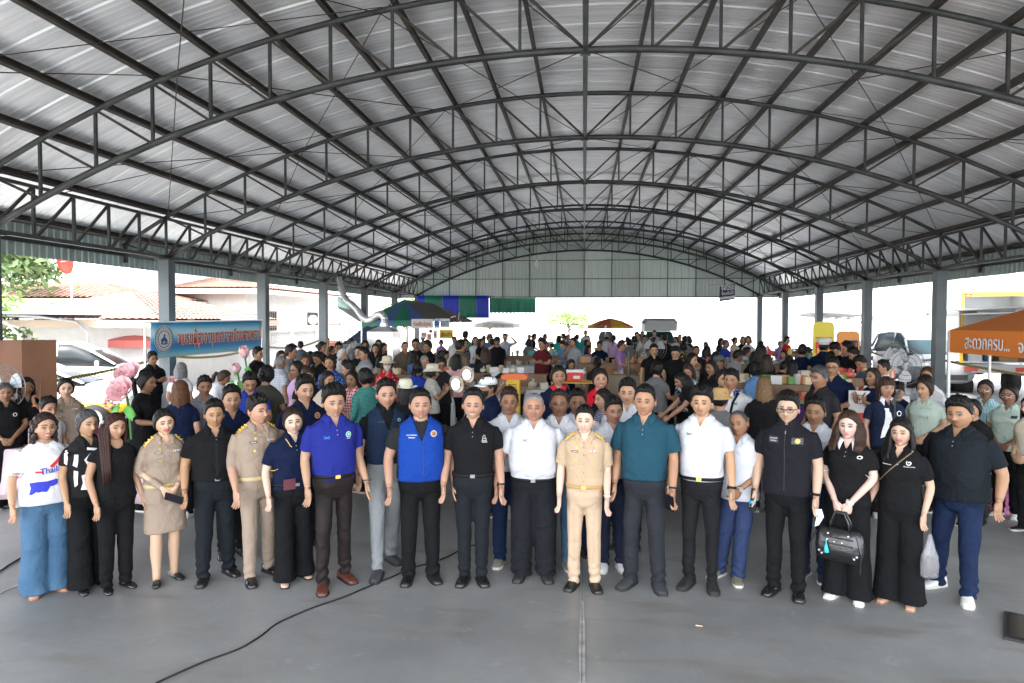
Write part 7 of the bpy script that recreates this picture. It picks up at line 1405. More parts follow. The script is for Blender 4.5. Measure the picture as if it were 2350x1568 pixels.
for i, (x, y, r_, h_) in enumerate(((1213, 905, .15, .15), (1243, 902, .17, .22), (1190, 915, .12, .12))): P = atd(x, y, 9.6); mb = MB(); mb.lathe((0, 0, 0), [(r_ * .95, 0), (r_, .02), (r_, h_), (r_ * 1.06, h_ + .01), (r_ * 1.04, h_ - .005), (r_ * .9, h_ - .02), (r_ * .9, .03)], 24); o = mb.build('cooking_pot', mat('pot_steel', (.55, .55, .56), .22, .9), None, True); o.location = (P.x, P.y, .785); tag(o, ['wide shallow steel pot, middle one on the cooking table', 'tallest steel pot at the right end of the cooking table', 'smallest steel pot at the left end of the cooking table'][i], 'pot')
P = atd(1179, 885, 12.2); e = empty('drink_machine', (P.x, P.y, 0), 'yellow slotted machine housing with orange plastic top in the middle of stalls', 'machine'); k_ = 12.2 / FPX; zt = P.z + 15 * k_; mb = MB(); mb.box(-15 * k_, 15 * k_, -.12, .12, .35, zt); b_ = mb.build('housing', mat('machine_yellow', (.7, .42, .02), .45), e); mb = MB()
for i in range(9): mb.box(-10 * k_, 8 * k_, -.127, -.12, zt - .10 - i * .045, zt - .08 - i * .045)
mb.build('slots', mat('dark_slot', (.25, .13, .01), .6), b_); mb = MB(); mb.rings([np.array([(-.17 - a, -.14, z), (.22 + a, -.14, z), (.22 + a, .14, z), (-.17 - a, .14, z)]) for a, z in ((0, zt), (.04, zt + .03), (.04, zt + .07), (-.03, zt + .10))]); mb.build('top', mat('orange_plastic', (.75, .14, .02), .4), e); mb = MB(); mb.box(-.1, .1, -.1, .1, 0, .35); mb.build('foot', mat('dark_metal', (.05, .05, .05), .4, .6), e)
def cool_box(P, w_, h_, body, lid, lab, txt=None):
 e = empty('cool_box', (P.x, P.y, P.z), lab, 'cool box'); mb = MB(); mb.rings([np.array([(-a, -b, z), (a, -b, z), (a, b, z), (-a, b, z)]) for a, b, z in ((w_ * .47, w_ * .30, 0), (w_ * .5, w_ * .32, h_ * .75))]); b_ = mb.build('tub', body, e); mb = MB(); mb.box(-w_ * .52, w_ * .52, -w_ * .34, w_ * .34, h_ * .75, h_); mb.build('lid', lid, e); mb = MB(); mb.tube([(-w_ * .54, 0, h_ * .5), (-w_ * .54, 0, h_ * .95), (w_ * .54, 0, h_ * .95), (w_ * .54, 0, h_ * .5)], .01, 6); mb.build('handle', whitem, e); mb = MB(); mb.box(-w_ * .1, w_ * .3, -w_ * .325, -w_ * .318, h_ * .2, h_ * .45); mb.build('sticker', whitem, b_); return e
P = atd(1320, 873, 13.5); cool_box(P, .30 * 1.05, .22, mat('cool_red', (.6, .03, .02), .4), whitem, 'red cool box with white lid on a yellow trolley'); e = empty('trolley', (P.x, P.y, 0), 'yellow steel trolley carrying the red cool box', 'trolley'); mb = MB(); z_ = P.z
for sx_ in (-.42, .42):
 for sy in (-.25, .25): mb.bar((sx_, sy, .08), (sx_, sy, z_ + (.12 if sx_ > 0 else 0)), .035)
for z in (z_ - .02, .4): mb.box(-.44, .44, -.27, .27, z - .015, z)
mb.build('frame', mat('machine_yellow', (.7, .42, .02), .45), e); mb = MB()
for sx_ in (-.4, .4): mb.cyl((sx_, -.25, .05), .05, .03, 10, axis='y'); mb.cyl((sx_, .25, .05), .05, .03, 10, axis='y')
mb.build('castor', mat('tyre', (.02, .02, .02), .85), e)
P = atd(912, 808, 18); cool_box(Vector((P.x, P.y, .6)), .55, .4, mat('cool_blue', (.03, .05, .35), .4), mat('cool_blue', (.03, .05, .35), .4), 'dark blue cool box near the shiny hood'); P = atd(762, 800, 22); cool_box(Vector((P.x, P.y, .7)), .5, .35, mat('cool_red', (.6, .03, .02), .4), whitem, 'red and white cool box by the red gate')
tP = atd(1560, 985, 8.3); table((tP.x, tP.y), 1.5, .8, .62, wood, 'low vegetable table between man in teal and man in white polo', rz=-4); P = tP; e = empty('crate', (P.x - .12, P.y, .70), 'dark green plastic crate of vegetables with small red mark', 'crate'); gm = mat('crate_green', (.01, .13, .08), .45); mb = MB(); w_, d_, h_ = .44, .30, .26
mb.box(-w_ / 2, w_ / 2, -d_ / 2, -d_ / 2 + .012, 0, h_); mb.box(-w_ / 2, w_ / 2, d_ / 2 - .012, d_ / 2, 0, h_); mb.box(-w_ / 2, -w_ / 2 + .012, -d_ / 2 + .013, d_ / 2 - .013, 0, h_); mb.box(w_ / 2 - .012, w_ / 2, -d_ / 2 + .013, d_ / 2 - .013, 0, h_); mb.box(-w_ / 2, w_ / 2, -d_ / 2, d_ / 2, -.01, -.001)
for i in range(14): mb.box(-w_ / 2 + .02 + i * .03, -w_ / 2 + .03 + i * .03, -d_ / 2 - .006, -d_ / 2 - .001, .02, h_ - .05)
mb.box(-w_ / 2 - .012, w_ / 2 + .012, -d_ / 2 - .014, -d_ / 2 - .001, h_ - .035, h_); mb.build('shell', gm, e); mb = MB(); mb.box(-.09, .09, -d_ / 2 - .012, -d_ / 2 - .007, .12, .16); mb.build('mark', mat('red_mark', (.7, .05, .03), .5), e)
VG = [(.06, .2, .03), (.15, .3, .05), (.5, .25, .08), (.4, .35, .25), (.08, .14, .03)]; goods(P.x, P.y - .1, 1.3, .5, .625, 22, ['bag', 'tray'], 'bag of vegetables heaped on the low vegetable table', 'vegetable bag', 'vegetables beside the green crate', 0, 'vegetable_bag', VG, .05, .09)
for (x, y, dep, w_, d_, h_, cl, lab, n, cols, nm, gl) in (
 (1805, 880, 11.5, 2.6, 1.0, .82, mat('purple_cloth', (.06, .01, .12), .8), 'long food table with purple cloth on the right', 70, [(.5, .3, .12), (.1, .25, .05), (.6, .6, .58), (.45, .1, .05), (.6, .5, .3)], 'food_tray', 'tray or bag of food on the purple clothed table'),
 (1930, 880, 12.6, 2.2, .9, .85, mat('white_cloth', (.65, .65, .66), .8), 'snack table by the red and white stand', 46, [(.65, .65, .6), (.6, .1, .08), (.55, .4, .2), (.6, .55, .4)], 'snack_box', 'box or bag of snacks on the right snack table'),
 (1690, 830, 16.5, 2.4, .9, .85, mat('dark_cloth', (.03, .03, .04), .8), 'stall table of stacked bottles in the middle of the crowd', 60, [(.6, .1, .06), (.6, .55, .5), (.1, .25, .1), (.55, .35, .1), (.3, .3, .32)], 'bottled_good', 'bottle or packet on the crowded middle stall table'),
 (1440, 850, 17.5, 2.6, .9, .8, mat('beige_cloth', (.35, .28, .2), .8), 'sausage and craft stall table beside the fans', 52, [(.35, .2, .1), (.6, .6, .6), (.5, .3, .12), (.25, .15, .08)], 'stall_good', 'small packet laid out on the craft stall table'),
 (1130, 860, 14.0, 2.4, .9, .8, mat('white_cloth', (.65, .65, .66), .8), 'food table left of the yellow machine', 34, [(.62, .6, .5), (.6, .6, .62), (.55, .45, .25)], 'plastic_bag', 'clear plastic bag of food on the table left of yellow machine'),
 (900, 850, 13.5, 2.6, .9, .82, mat('white_cloth', (.65, .65, .66), .8), 'food table in front of women with sun hats', 44, [(.6, .5, .3), (.6, .1, .08), (.62, .62, .6), (.15, .3, .08)], 'food_pack', 'food pack on the table in front of sun hats'),
 (1250, 820, 21., 3.0, .9, .8, mat('white_cloth', (.65, .65, .66), .8), 'clothes and food table in front of man in maroon T-shirt', 34, [(.6, .6, .6), (.1, .4, .45), (.5, .45, .35)], 'market_good', 'market goods on the table by man in maroon')):
 P = atd(x, 860, dep); h_ += .12; table((P.x, P.y), w_, d_, h_, wood, lab, cl, rz=0); mb = MB(); mb.box(-w_ * .46, w_ * .46, -.13, .13, 0, .24); mb.box(-w_ * .47, w_ * .47, -.14, .14, .24, .26); o = mb.build('display_riser', wood); o.location = (P.x, P.y + d_ * .3, h_ + .006); tag(o, 'wooden riser on the ' + lab, 'riser'); goods(P.x, P.y + d_ * .3, w_ * .88, .2, h_ + .27, n // 2, ['bag', 'box', 'cup'], gl.replace(' on the', ' on the riser of the'), nm.replace('_', ' '), 'upper goods: ' + gl, 0, nm, cols, .06, .12); goods(P.x, P.y - d_ * .12, w_ * .95, d_ * .55, h_ + .006, n - n // 2, ['box', 'bag', 'tray', 'cup'], gl, nm.replace('_', ' '), 'goods: ' + gl, 0, nm, cols, .06, .13)
P = atd(1668, 810, 17)
for i in range(7):
 for j in range(2): mb = MB(); mb.box(-.16, .16, -.12, .12, 0, .055); mb.box(-.161, .161, -.122, -.119, .02, .03, 1); o = mb.build('food_box', [mat('white_carton', (.68, .67, .64), .7), mat('red_mark', (.7, .05, .03), .5)]); o.location = (P.x + j * .36, P.y - .1, .862 + i * .057); tag(o, f"white food box with red edge, {['bottom', 'second', 'third', 'fourth', 'fifth', 'sixth', 'top'][i]} of the {['left', 'right'][j]} stack on the middle stall", 'food box', 'stacked white boxes with red edges')
P = atd(1972, 915, 9.3); e = empty('leaflet_stand', (P.x, P.y, 0), 'white and red leaflet stand with round emblem near woman taking photos', 'stand', rz=-12); mb = MB(); mb.box(-.13, .13, -.01, .01, .55, P.z + .12); mb.build('panel', mat('white_carton', (.68, .67, .64), .7), e); mb = MB(); mb.box(-.131, .131, -.016, -.011, .55, P.z - .18); mb.build('red_half', mat('red_mark', (.7, .05, .03), .5), e); mb = MB(); mb.tube([(math.cos(a) * .06, -.014, P.z + .0 + math.sin(a) * .06) for a in np.linspace(0, 2 * np.pi, 20)], .006, 5); mb.tube([(-.035, -.014, P.z), (.035, -.014, P.z)], .006, 4); mb.tube([(0, -.014, P.z - .03), (0, -.014, P.z + .03)], .006, 4); mb.build('emblem', mat('red_mark', (.7, .05, .03), .5), e); mb = MB(); mb.bar((0, .05, 0), (0, .02, 1), .03); mb.box(-.15, .15, -.1, .1, 0, .02); mb.build('foot', alu, e)
def flower(P, r_, tilt, lab, leaf=True, rz=0, bud=False):
 e = empty('paper_flower', P, lab, 'paper flower', rz=rz); pk = mat('pink_petal', (.78, .46, .49), .7, bump=.2, bscale=30); rs = np.random.RandomState(int(r_ * 1000)); mb = MB()
 for ring_, (n, f, op) in enumerate(((6, 1.0, 1.15), (6, .82, .75), (5, .6, .42), (4, .38, .22)) if not bud else ((5, 1, .35), (5, .85, .22), (4, .6, .1))):
  for i in range(n):
   a = i * 2 * np.pi / n + ring_ * .5; G = []
   for t in np.linspace(0, 1, 7):
    row = []
    for u in np.linspace(-1, 1, 7):
     wdt = .62 * math.sin(min(1, t * 1.15 + .12) * np.pi * .62); th = op * t; rad = r_ * f * (math.sin(th) + .12 * (1 - t) + (.25 if bud else .1) * math.sin(t * np.pi)); z = r_ * f * (1.25 * t * math.cos(th * .75)) - .03 * r_ * math.cos(u * 6 + i); aa = a + u * wdt; row.append((math.cos(aa) * rad, math.sin(aa) * rad, z + r_ * .05 * math.sin(u * 4 + i * 2) * t))
    G.append(row)
   mb.slab(G, (0, 0, .004))
 o = mb.build('petals', pk, e, True); o.rotation_euler = (R(tilt), 0, 0); mb = MB(); mb.tube([(0, 0, 0), (0, .05, -r_ * 1.2), (.02, .05, -r_ * 3.2)], .014, 7)
 mb.build('stem', mat('stem_green', (.05, .18, .03), .6), e)
 if leaf:
  for a in (-1, 1): G = np.array([[(a * (.03 + t * r_ * .75) + 0, -.08 + .02 * u, -r_ * 1.0 - t * r_ * .5 + u * r_ * .42 * math.sin(t * np.pi * .9 + .15)) for u in np.linspace(-1, 1, 5)] for t in np.linspace(0, 1, 7)]); mb = MB(); mb.slab(G, (0, .004, 0)); mb.build('leaf', mat('leaf_paper', (.10, .36, .06), .6), e, True)
 return e
flower(atd(290, 905, 7.9), .17, 62, 'huge pink paper rose, the lower one left of woman in black dress'); flower(atd(302, 872, 8.3), .17, 40, 'huge pale pink paper rose, the upper one left of woman in black dress', False); flower(atd(563, 824, 11.5), .17, 20, 'pink paper lotus bud on a tall stem near the banner', True, 0, True); flower(atd(546, 858, 11.0), .14, 30, 'smaller pink paper lotus below the tall one', True, 0, True)
P = atd(258, 925, 7.9); e = empty('hydrangea', P, 'round cluster of small pale pink paper blossoms by the huge roses', 'paper flower'); mb = MB(); rs = np.random.RandomState(2)
for i in range(60): d_ = rs.randn(3); d_ /= np.linalg.norm(d_); mb.ell(tuple(d_ * .085), (.022, .022, .014), 6, 4)
mb.build('blossoms', mat('pale_pink', (.75, .45, .38), .7), e); mb = MB(); mb.tube([(0, 0, 0), (0, 0, -.5)], .01, 6); mb.build('stem', mat('stem_green', (.05, .18, .03), .6), e)
for i, (x, y, c, lab) in enumerate(((398, 875, (.7, .3, .35), 'small pink artificial flower beside woman in black dress'), (413, 893, (.5, .02, .12), 'small crimson artificial flower near woman with auburn hair'))): 
 e = flower(atd(x, y, 8.6), .05, 70, lab, False)
tP = atd(225, 985, 8.6); table((tP.x, tP.y), 1.8, .9, .72, wood, 'table with pale pink cloth behind women in black on the left', mat('pink_cloth', (.68, .50, .55), .8))
P = atd(120, 905, 9.2); mb = MB(); mb.box(-.36, .36, -.2, .2, 0, .30); mb.box(-.37, .37, -.21, .21, .30, .33); o = mb.build('gift_box', fab((.02, .16, .55), 'floral', (.55, .65, .75), .8, .5)); o.location = (P.x, P.y, .62); tag(o, 'large blue patterned box beside woman in khaki at the left', 'box'); table((P.x, P.y), 1.1, .7, .61, wood, 'small table under the blue patterned box')
P = atd(212, 905, 8.8); mb = MB(); mb.rings([np.array([(-a, -a, z), (a, -a, z), (a, a, z), (-a, a, z)]) for a, z in ((.10, 0), (.13, .26), (.135, .26), (.12, .24))]); mb.bar((-.05, 0, .2), (.10, 0, .36), .03); o = mb.build('bucket', mat('pink_plastic', (.65, .16, .30), .4)); o.location = (P.x - .05, P.y - .1, .735); tag(o, 'square pink plastic bucket on the pink clothed table', 'bucket')
P = atd(245, 905, 8.9); mb = MB(); mb.ell((0, 0, .12), (.26, .18, .15), 20, 12, noise=.03); mb.tube([(.1, 0, .2), (.14, 0, .28), (.18, 0, .36)], [.08, .03, .06], 8); o = mb.build('bin_bag', mat('black_plastic', (.012, .012, .014), .22, bump=.8, bscale=9), None, True); o.location = (P.x + .12, P.y + .05, .73); tag(o, 'shiny black plastic bag next to the huge paper roses', 'plastic bag')
def chair(P, rz, m, lab):
 e = empty('plastic_chair', (P[0], P[1], 0), lab, 'chair', rz=rz); mb = MB(); mb.slab([[(x, y, .44 + .01 * x * x) for x in np.linspace(-.2, .2, 5)] for y in (-.2, 0, .2)], (0, 0, .012)); mb.build('seat', m, e)
 for sx_ in (-1, 1):
  for sy in (-1, 1): mb = MB(); mb.bar((sx_ * .22, sy * .22, 0), (sx_ * .18, sy * .18, .44), .03); mb.build('leg', m, e)
 mb = MB(); mb.tube([(-.19, .19, .44), (-.2, .24, .75), (-.12, .26, .84), (.12, .26, .84), (.2, .24, .75), (.19, .19, .44)], .014, 6)
 for x in np.linspace(-.13, .13, 7): mb.bar((x, .205, .46), (x, .26, .83), .014, .008)
 mb.build('backrest', m, e); return e
pp_ = mat('pink_chair_plastic', (.62, .28, .40), .4); P = onz(55, 1075, 0); chair((P.x, P.y), 160, pp_, 'pink plastic chair with slatted back behind women in black at left')
tP = atd(672, 985, 8.6); table((tP.x - .1, tP.y + .9), 1.4, .8, .72, wood, 'coconut seller table behind the man with orange emblem')
goods(tP.x - .1, tP.y + .9, 1.1, .6, .72, 18, ['fruit'], 'green coconut in the heap behind woman with red hair clip', 'coconut', 'heap of green coconuts', 0, 'coconut', [(.16, .28, .05), (.20, .32, .08), (.24, .34, .12)], .075, .095)
goods(tP.x - .1, tP.y + 1.0, .7, .35, .86, 8, ['fruit'], 'green coconut on top of the heap', 'coconut', 'coconuts on top of the heap', 0, 'coconut', [(.16, .28, .05), (.20, .32, .08), (.24, .34, .12)], .075, .09)
P = atd(871, 915, 11); e = empty('price_card', P, 'white price card with red number 35 among the crowd', 'price card'); mb = MB(); mb.box(-.07, .07, 0, .006, -.09, .09); mb.build('card', mat('white_paper', (.8, .8, .8), .8), e); text_on('number', '35', Matrix.Translation((0, -.006, 0)) @ Matrix.Rotation(R(90), 4, 'X'), .11, .08, .003, mat('red_mark', (.7, .05, .03), .5), e, .03); mb = MB(); mb.bar((0, .01, -.09), (0, .01, -.45), .01); mb.build('stick', wood, e)
a, b = atd(1220, 741, 33), atd(1392, 748, 30); e = empty('clothes_rail', (a.x, a.y, 0), 'long clothes rail with grey shirt at the far end of the hall', 'clothes rail'); mb = MB(); v = b - a; mb.tube([(0, 0, a.z), (v.x, v.y, b.z)], .02, 6); mb.bar((.05, 0, 0), (.05, 0, a.z), .03); mb.bar((v.x - .05, v.y, 0), (v.x - .05, v.y, b.z), .03); mb.build('rail', alu, e)
P = atd(1391, 760, 30); mb = MB(); G = np.array([[(x * (.22 + .12 * math.sin(t * 3)), .05 * math.cos(x * 2), -t * .55) for x in np.linspace(-1, 1, 7)] for t in np.linspace(0, 1, 5)]); mb.slab(G, (0, .06, 0)); o = mb.build('hanging_shirt', fab((.16, .16, .17)), None, True); o.location = P; tag(o, 'dark grey shirt hanging at the end of the clothes rail', 'shirt')
P = onz(1337, 850, 0) ; mb = MB(); mb.rings([super_ring(0, 0, z, hw, hw * .6, hw * .6, 16) for z, hw in ((.35, .28), (.8, .22), (1.05, .15), (1.25, .22), (1.42, .17), (1.5, .06))]); o = mb.build('teal_dress', fab((.03, .32, .33)), None, True); P = atd(1340, 800, 27); o.location = (P.x, P.y, 0); tag(o, 'plain teal dress on display stand among far stalls', 'dress')
P = atd(1441, 870, 10.6); mb = MB(); mb.tube([(0, 0, 0), (.01, 0, P.z + .42)], .02, 8); mb.lathe((0, 0, 0), [(.15, 0), (.15, .03), (.02, .05)], 14); o = mb.build('black_pole', mat('dark_metal', (.05, .05, .05), .4, .6)); o.location = (P.x, P.y, 0); tag(o, 'thin black upright pole in front of the yellow trolley', 'pole')
def cable(pts, lab, r_=.008, m=None):
 P_ = np.array([tuple(onz(x, y, .008)) for x, y in pts]); tt = np.linspace(0, len(P_) - 1, len(P_) * 8); pp = np.stack([np.interp(tt, range(len(P_)), P_[:, i]) for i in range(3)], 1)
 for _ in range(6): pp[1:-1] = pp[1:-1] * .5 + .25 * (pp[:-2] + pp[2:])
 pp[:, 2] = r_ + .001; mb = MB(); mb.tube(pp, r_, 6); tag(mb.build('cable', m or mat('black_cable', (.012, .012, .012), .5), None, True), lab, 'cable')
cable([(330, 1590), (365, 1567), (425, 1540), (475, 1518), (550, 1492), (600, 1462), (635, 1432), (720, 1395), (790, 1372), (835, 1352), (900, 1325), (950, 1302), (1000, 1290), (1035, 1275), (1070, 1255), (1120, 1245)], 'black cable snaking across the concrete floor behind the front row', .0065)
cable([(-60, 1345), (0, 1315), (18, 1302), (48, 1284), (90, 1270)], 'short stretch of black cable on floor at left edge', .008); cable([(-40, 1390), (0, 1363), (30, 1350), (60, 1340)], 'thin white cable on floor at left edge', .004, whitem)
cable([(2120, 1505), (2150, 1513), (2230, 1520), (2330, 1530)], 'dark thin hose mark lying flat at lower right', .004, mat('dark_floor_mark', (.08, .08, .08), .9)) if False else None
P = onz(1598, 1436, 0); mb = MB(); mb.tube([(0, 0, .006), (.05, -.01, .006)], .005, 8); o = mb.build('cigarette_end', mat('pale_butt', (.55, .42, .3), .8)); o.location = P; tag(o, 'tiny pale cigarette end on the floor before the front row', 'litter')
P = onz(2300, 1172, 0); mb = MB(); mb.box(-.22, .22, -.12, .12, 0, .26); mb.tube([(-.1, -.12, .26), (-.08, -.13, .38), (.08, -.13, .38), (.1, -.12, .26)], .01, 6); o = mb.build('pink_bag', fab((.55, .16, .35), 'blotch', (.62, .3, .45), 1.5)); o.location = (P.x + .15, P.y, 0); tag(o, 'pink shopping bag on the floor behind big man in black polo', 'bag')
P = onz(2350, 1165, 0); mb = MB(); mb.box(-.2, .2, -.15, .15, 0, .5); mb.box(-.2, .2, -.152, -.15, .2, .5, 1); o = mb.build('supply_box', [mat('green_box', (.03, .25, .10), .6), mat('yellow_paint', (.7, .5, .03), .5)]); o.location = (P.x + .1, P.y + .4, 0); tag(o, 'green and yellow box standing at the right edge', 'box')
P = onz(2352, 1432, 0); e = empty('floor_monitor', (P.x + .12, P.y - .10, 0), 'black framed panel lying tilted at the lower right corner', 'panel', rz=-30); mb = MB(); mb.prism([(-.28, .0), (.28, 0), (.28, .02), (-.28, .02)], -.35, .2); mb.build('frame', mat('matt_black', (.02, .02, .02), .6), e); mb = MB(); mb.box(-.25, .25, -.32, .17, .021, .025); mb.build('screen', mat('black_glass', (.01, .01, .015), .12), e)
P = onz(2045, 1195, 0); e = empty('tripod', (P.x + .02, P.y, 0), 'slim black tripod between woman with handbag and woman with spiral emblem', 'tripod'); mb = MB()
for a in (0, 2.1, 4.2): mb.tube([(math.cos(a) * .28, math.sin(a) * .28, 0), (0, 0, .75)], .010, 6)
mb.tube([(0, 0, .7), (0, 0, 1.45)], .010, 6); mb.build('legs', mat('matt_black', (.02, .02, .02), .6), e); mb = MB(); mb.bar((-.03, 0, 1.36), (.05, -.02, 1.53), .02, .03); mb.build('head', mat('matt_black', (.02, .02, .02), .6), e)
def handbag():
 p = F[18]; a, M = held_at(p, 'R'); b, M = held_at(p, 'L'); c = (a + b) / 2; rz = p['_root'].rotation_euler.z; d = Matrix.Rotation(rz, 3, 'Z'); e = empty('handbag', c + d @ Vector((0, -.055, -.20)), 'black leather handbag with studs and turquoise tassel held in front', 'handbag'); e.rotation_euler = (0, 0, rz); bl_ = mat('bag_leather', (.012, .012, .013), .28, spec=.6, bump=.9, bscale=14)
 mb = MB(); n = 24; rr = []
 for z, hw, hd_ in ((-.20, .150, .05), (-.19, .175, .072), (-.10, .185, .075), (0, .172, .06), (.045, .155, .035), (.055, .14, .02)): rr.append(super_ring(0, 0, z, hw, hd_, hd_, n, 3.5))
 mb.rings(rr); bd = mb.build('body', bl_, e, True)
 for s in (-1, 1): mb = MB(); mb.tube([(s * .0 - .075, s * .03, .03), (-.065, s * .03, .11), (-.035, s * .025, .185), (.035, s * .025, .185), (.065, s * .03, .11), (.075, s * .03, .03)], .009, 8); mb.build('handle', bl_, e, True)
 mb = MB()
 for x, z in ((-.12, -.15), (.12, -.15), (-.14, -.13), (.14, -.13), (-.03, -.04), (.03, -.04), (-.075, .02), (.075, .02), (-.08, -.03)): mb.ell((x, -.07, z), (.011, .010, .011), 8, 6)
 mb.build('stud', SILV, bd, True); mb = MB(); mb.box(-.11, .11, -.078, -.066, -.065, -.055); mb.box(-.11, .11, -.078, -.066, -.012, -.004); mb.tube([(.13, -.05, .03), (.17, -.07, -.1), (.165, -.07, -.26)], .006, 6); mb.tube([(-.17, -.04, .02), (-.215, -.05, -.10), (-.20, -.05, -.28)], .006, 6); mb.build('strap', bl_, bd)
 mb = MB(); mb.tube([(-.085, -.08, -.03), (-.08, -.09, -.07)], .004, 5); mb.tube([(-.08, -.09, -.07), (-.078, -.09, -.13)], [.010, .022], 8); mb.build('tassel', mat('turquoise', (.05, .55, .62), .5), bd, True)
handbag()
p = F[19]; c, M = held_at(p, 'L'); e = empty('carrier_bag', c + Vector((.03, -.02, -.09)), 'clear plastic carrier bag with dark contents hanging from a hand', 'plastic bag'); mb = MB(); mb.rings([super_ring(0, 0, z, a, a * .6, a * .6, 16, 2.6) for z, a in ((-.34, .05), (-.33, .062), (-.25, .068), (-.17, .060), (-.10, .035), (0, .012))]); mb.build('film', mat('clear_film', (.55, .55, .58), .15, spec=.8, alpha=.28, bump=.8, bscale=25), e, True); mb = MB(); mb.ell((0, 0, -.25), (.05, .035, .085), 10, 8); mb.build('contents', mat('dark_food', (.06, .045, .04), .6), e, True)
# ============================================================ THE CROWD
CC = dict(K=BLK, k=(.02, .02, .024), N=NAVY, W=(.60, .60, .62), G=(.14, .14, .145), g=(.30, .31, .33), B=(.02, .04, .28), b=(.10, .20, .38), R=(.50, .02, .03), M=(.10, .015, .02), P=(.30, .18, .42), p=(.62, .34, .38), T=(.03, .36, .33), Gr=(.02, .26, .10), O=(.05, .048, .038), Y=(.6, .5, .1), C=(.55, .48, .38), U=(.13, .10, .075), S=(.38, .46, .40), L=(.50, .33, .55), D=(.05, .09, .13))
PAT = dict(pl=lambda: fab((.30, .34, .42), 'plaid', (.62, .64, .68), 1.2), pg=lambda: fab((.10, .10, .11), 'plaid', (.30, .30, .32), 2.2), rg=lambda: fab((.55, .03, .06), 'plaid', (.7, .66, .66), .9), tp=lambda: fab((.015, .11, .10), 'plaid', (.10, .32, .28), 2.0), fb=lambda: fab((.03, .07, .30), 'floral', (.2, .35, .6), 1), fr=lambda: fab((.5, .02, .03), 'floral', (.6, .35, .3), .7), fw=lambda: fab((.40, .36, .30), 'floral', (.12, .1, .09), .9), fy=lambda: fab((.03, .03, .03), 'floral', (.6, .45, .06), .8), fk=lambda: fab((.03, .03, .035), 'floral', (.45, .42, .4), .9), nb=lambda: fab((.02, .04, .09), 'blotch', (.45, .5, .5), 3), bp=lambda: fab((.03, .07, .22), 'plaid', (.12, .2, .4), 2.), lc=lambda: fab((.50, .48, .42), 'lace', (.3, .3, .27), 8), fp=lambda: fab((.42, .25, .2), 'floral', (.6, .5, .45), 1.1), st=lambda: fab((.55, .57, .60), 'stripe', (.15, .2, .3), 2.5), vs=lambda: fab((.40, .60, .62), 'vstripe', (.10, .22, .26), 2.4))
CAMV = Vector((0, 0, CAMH)); CN = [0]
def cw(n, X, Y, sx_, turn, H, top, hair, label, **kw):
 x, y = C(n, X, Y) if n else (X, Y); CN[0] += 1; hc = 'black'
 if ':' in hair: hair, hc = hair.split(':')
 dep = (H - CAMH) / ray(x, y).z; dep = kw.pop('dep', dep); kw['q'] = kw.get('q', 1 if dep < 19 else 2)
 T = dict(kw.pop('T', {})); T.setdefault('neck', 'crew' if CN[0] % 3 else 'polo'); T.setdefault('loose', .02)
 if top in PAT: T['m'] = PAT[top]()
 else: T.setdefault('c', CC[top])
 Bt = kw.pop('B', 'K'); Bd = dict(kind='straight'); 
 if Bt == 'D': Bd['m'] = DEN
 elif Bt == 'd': Bd['m'] = DEND
 else: Bd['c'] = CC[Bt]
 if sx_ == 'f' and CN[0] % 2: Bd['kind'] = 'loose'
 f = dict(hair=hair, hairline=.066 + .002 * (CN[0] % 5), vol=.9 + .1 * (CN[0] % 5)); f.update(kw.pop('F', {})); kw.setdefault('arms', ('down', 'slack', 'work')[CN[0] % 3]); kw.setdefault('tone', (1, 2, 2, 3)[CN[0] % 4]); kw.setdefault('w', 1 + .04 * ((CN[0] * 7) % 4 - 1))
 P = atd(x, y, dep); H_ = kw.pop('Hset', None) or P.z
 if kw.get('hat'): H_ -= .03
 if kw.get('sit'): H_ = H
 return place(P, sex=sx_, label=label, top=T, bot=Bd, face=f, hairc=hc, turn=turn, seed=CN[0] * 13, H=H_, shoe=dict(kind='sneaker', m=SNK if CN[0] % 3 == 0 else LEA, sole=SOLEW), **kw)
p = cw(1, 38, 1128, 'f', 6, 1.56, 'K', 'bun:darkgrey', 'older woman in black polo with white crest standing at the left edge', arms='clasp', tone=3, T=dict(neck='polo'), dep=8.3, F=dict(old=1)); disc(p, 'crest', WT, .09, 1.27, .025, .003); disc(p, 'crest_centre', fab(BLK), .09, 1.27, .017, .005)
p = cw(1, 205, 1085, 'f', 10, 1.60, 'K', 'long', 'woman in black with glasses and long hair holding a hand to her face', armR='slack', armL='face', tone=3, T=dict(neck='polo'), dep=8.6, glasses=(mat('thin_gold_frame', (.5, .38, .2), .3, .8), .002), shades=1, hlen=.33); wristband(p, 'L', mat('orange_band', (.8, .25, .02), .5), .012)
p = cw(0, 151, 870, 'f', 4, 1.58, 'K', 'bun', 'woman in khaki jacket uniform with medal ribbons standing behind at left', arms='down', tone=0, T=dict(neck='open', c=KH, sleeve=1.92, z=.88), dep=8.3, F=dict(lip=(.6, .1, .12)), B='U'); p['top']['c'] = KH; uniform_marks(p)
cw(1, 375, 1262, 'm', 30, 1.10, 'W', 'short', 'small child peeking out beside woman in khaki jacket', dep=8.0, hs=1.25, tone=2)
cw(1, 1135, 1038, 'f', 62, 1.64, 'K', 'pony', 'tall woman in black dress turning to the right with bagged snack', arms='work', tone=3, T=dict(neck='crew', z=.75, sleeve=.9), dep=8.2, hlen=.2)
cw(1, 1410, 1105, 'f', 165, 1.58, 'N', 'bob:auburn', 'woman seen from behind with auburn bobbed hair and navy top', tone=1, dep=7.9, hlen=.27, hspread=150, T=dict(neck='crew'))
cw(1, 1600, 1075, 'm', 12, 1.64, 'pg', 'short', 'man in grey checked shirt left of stocky man in black', tone=3, dep=8.3, T=dict(neck='polo'))
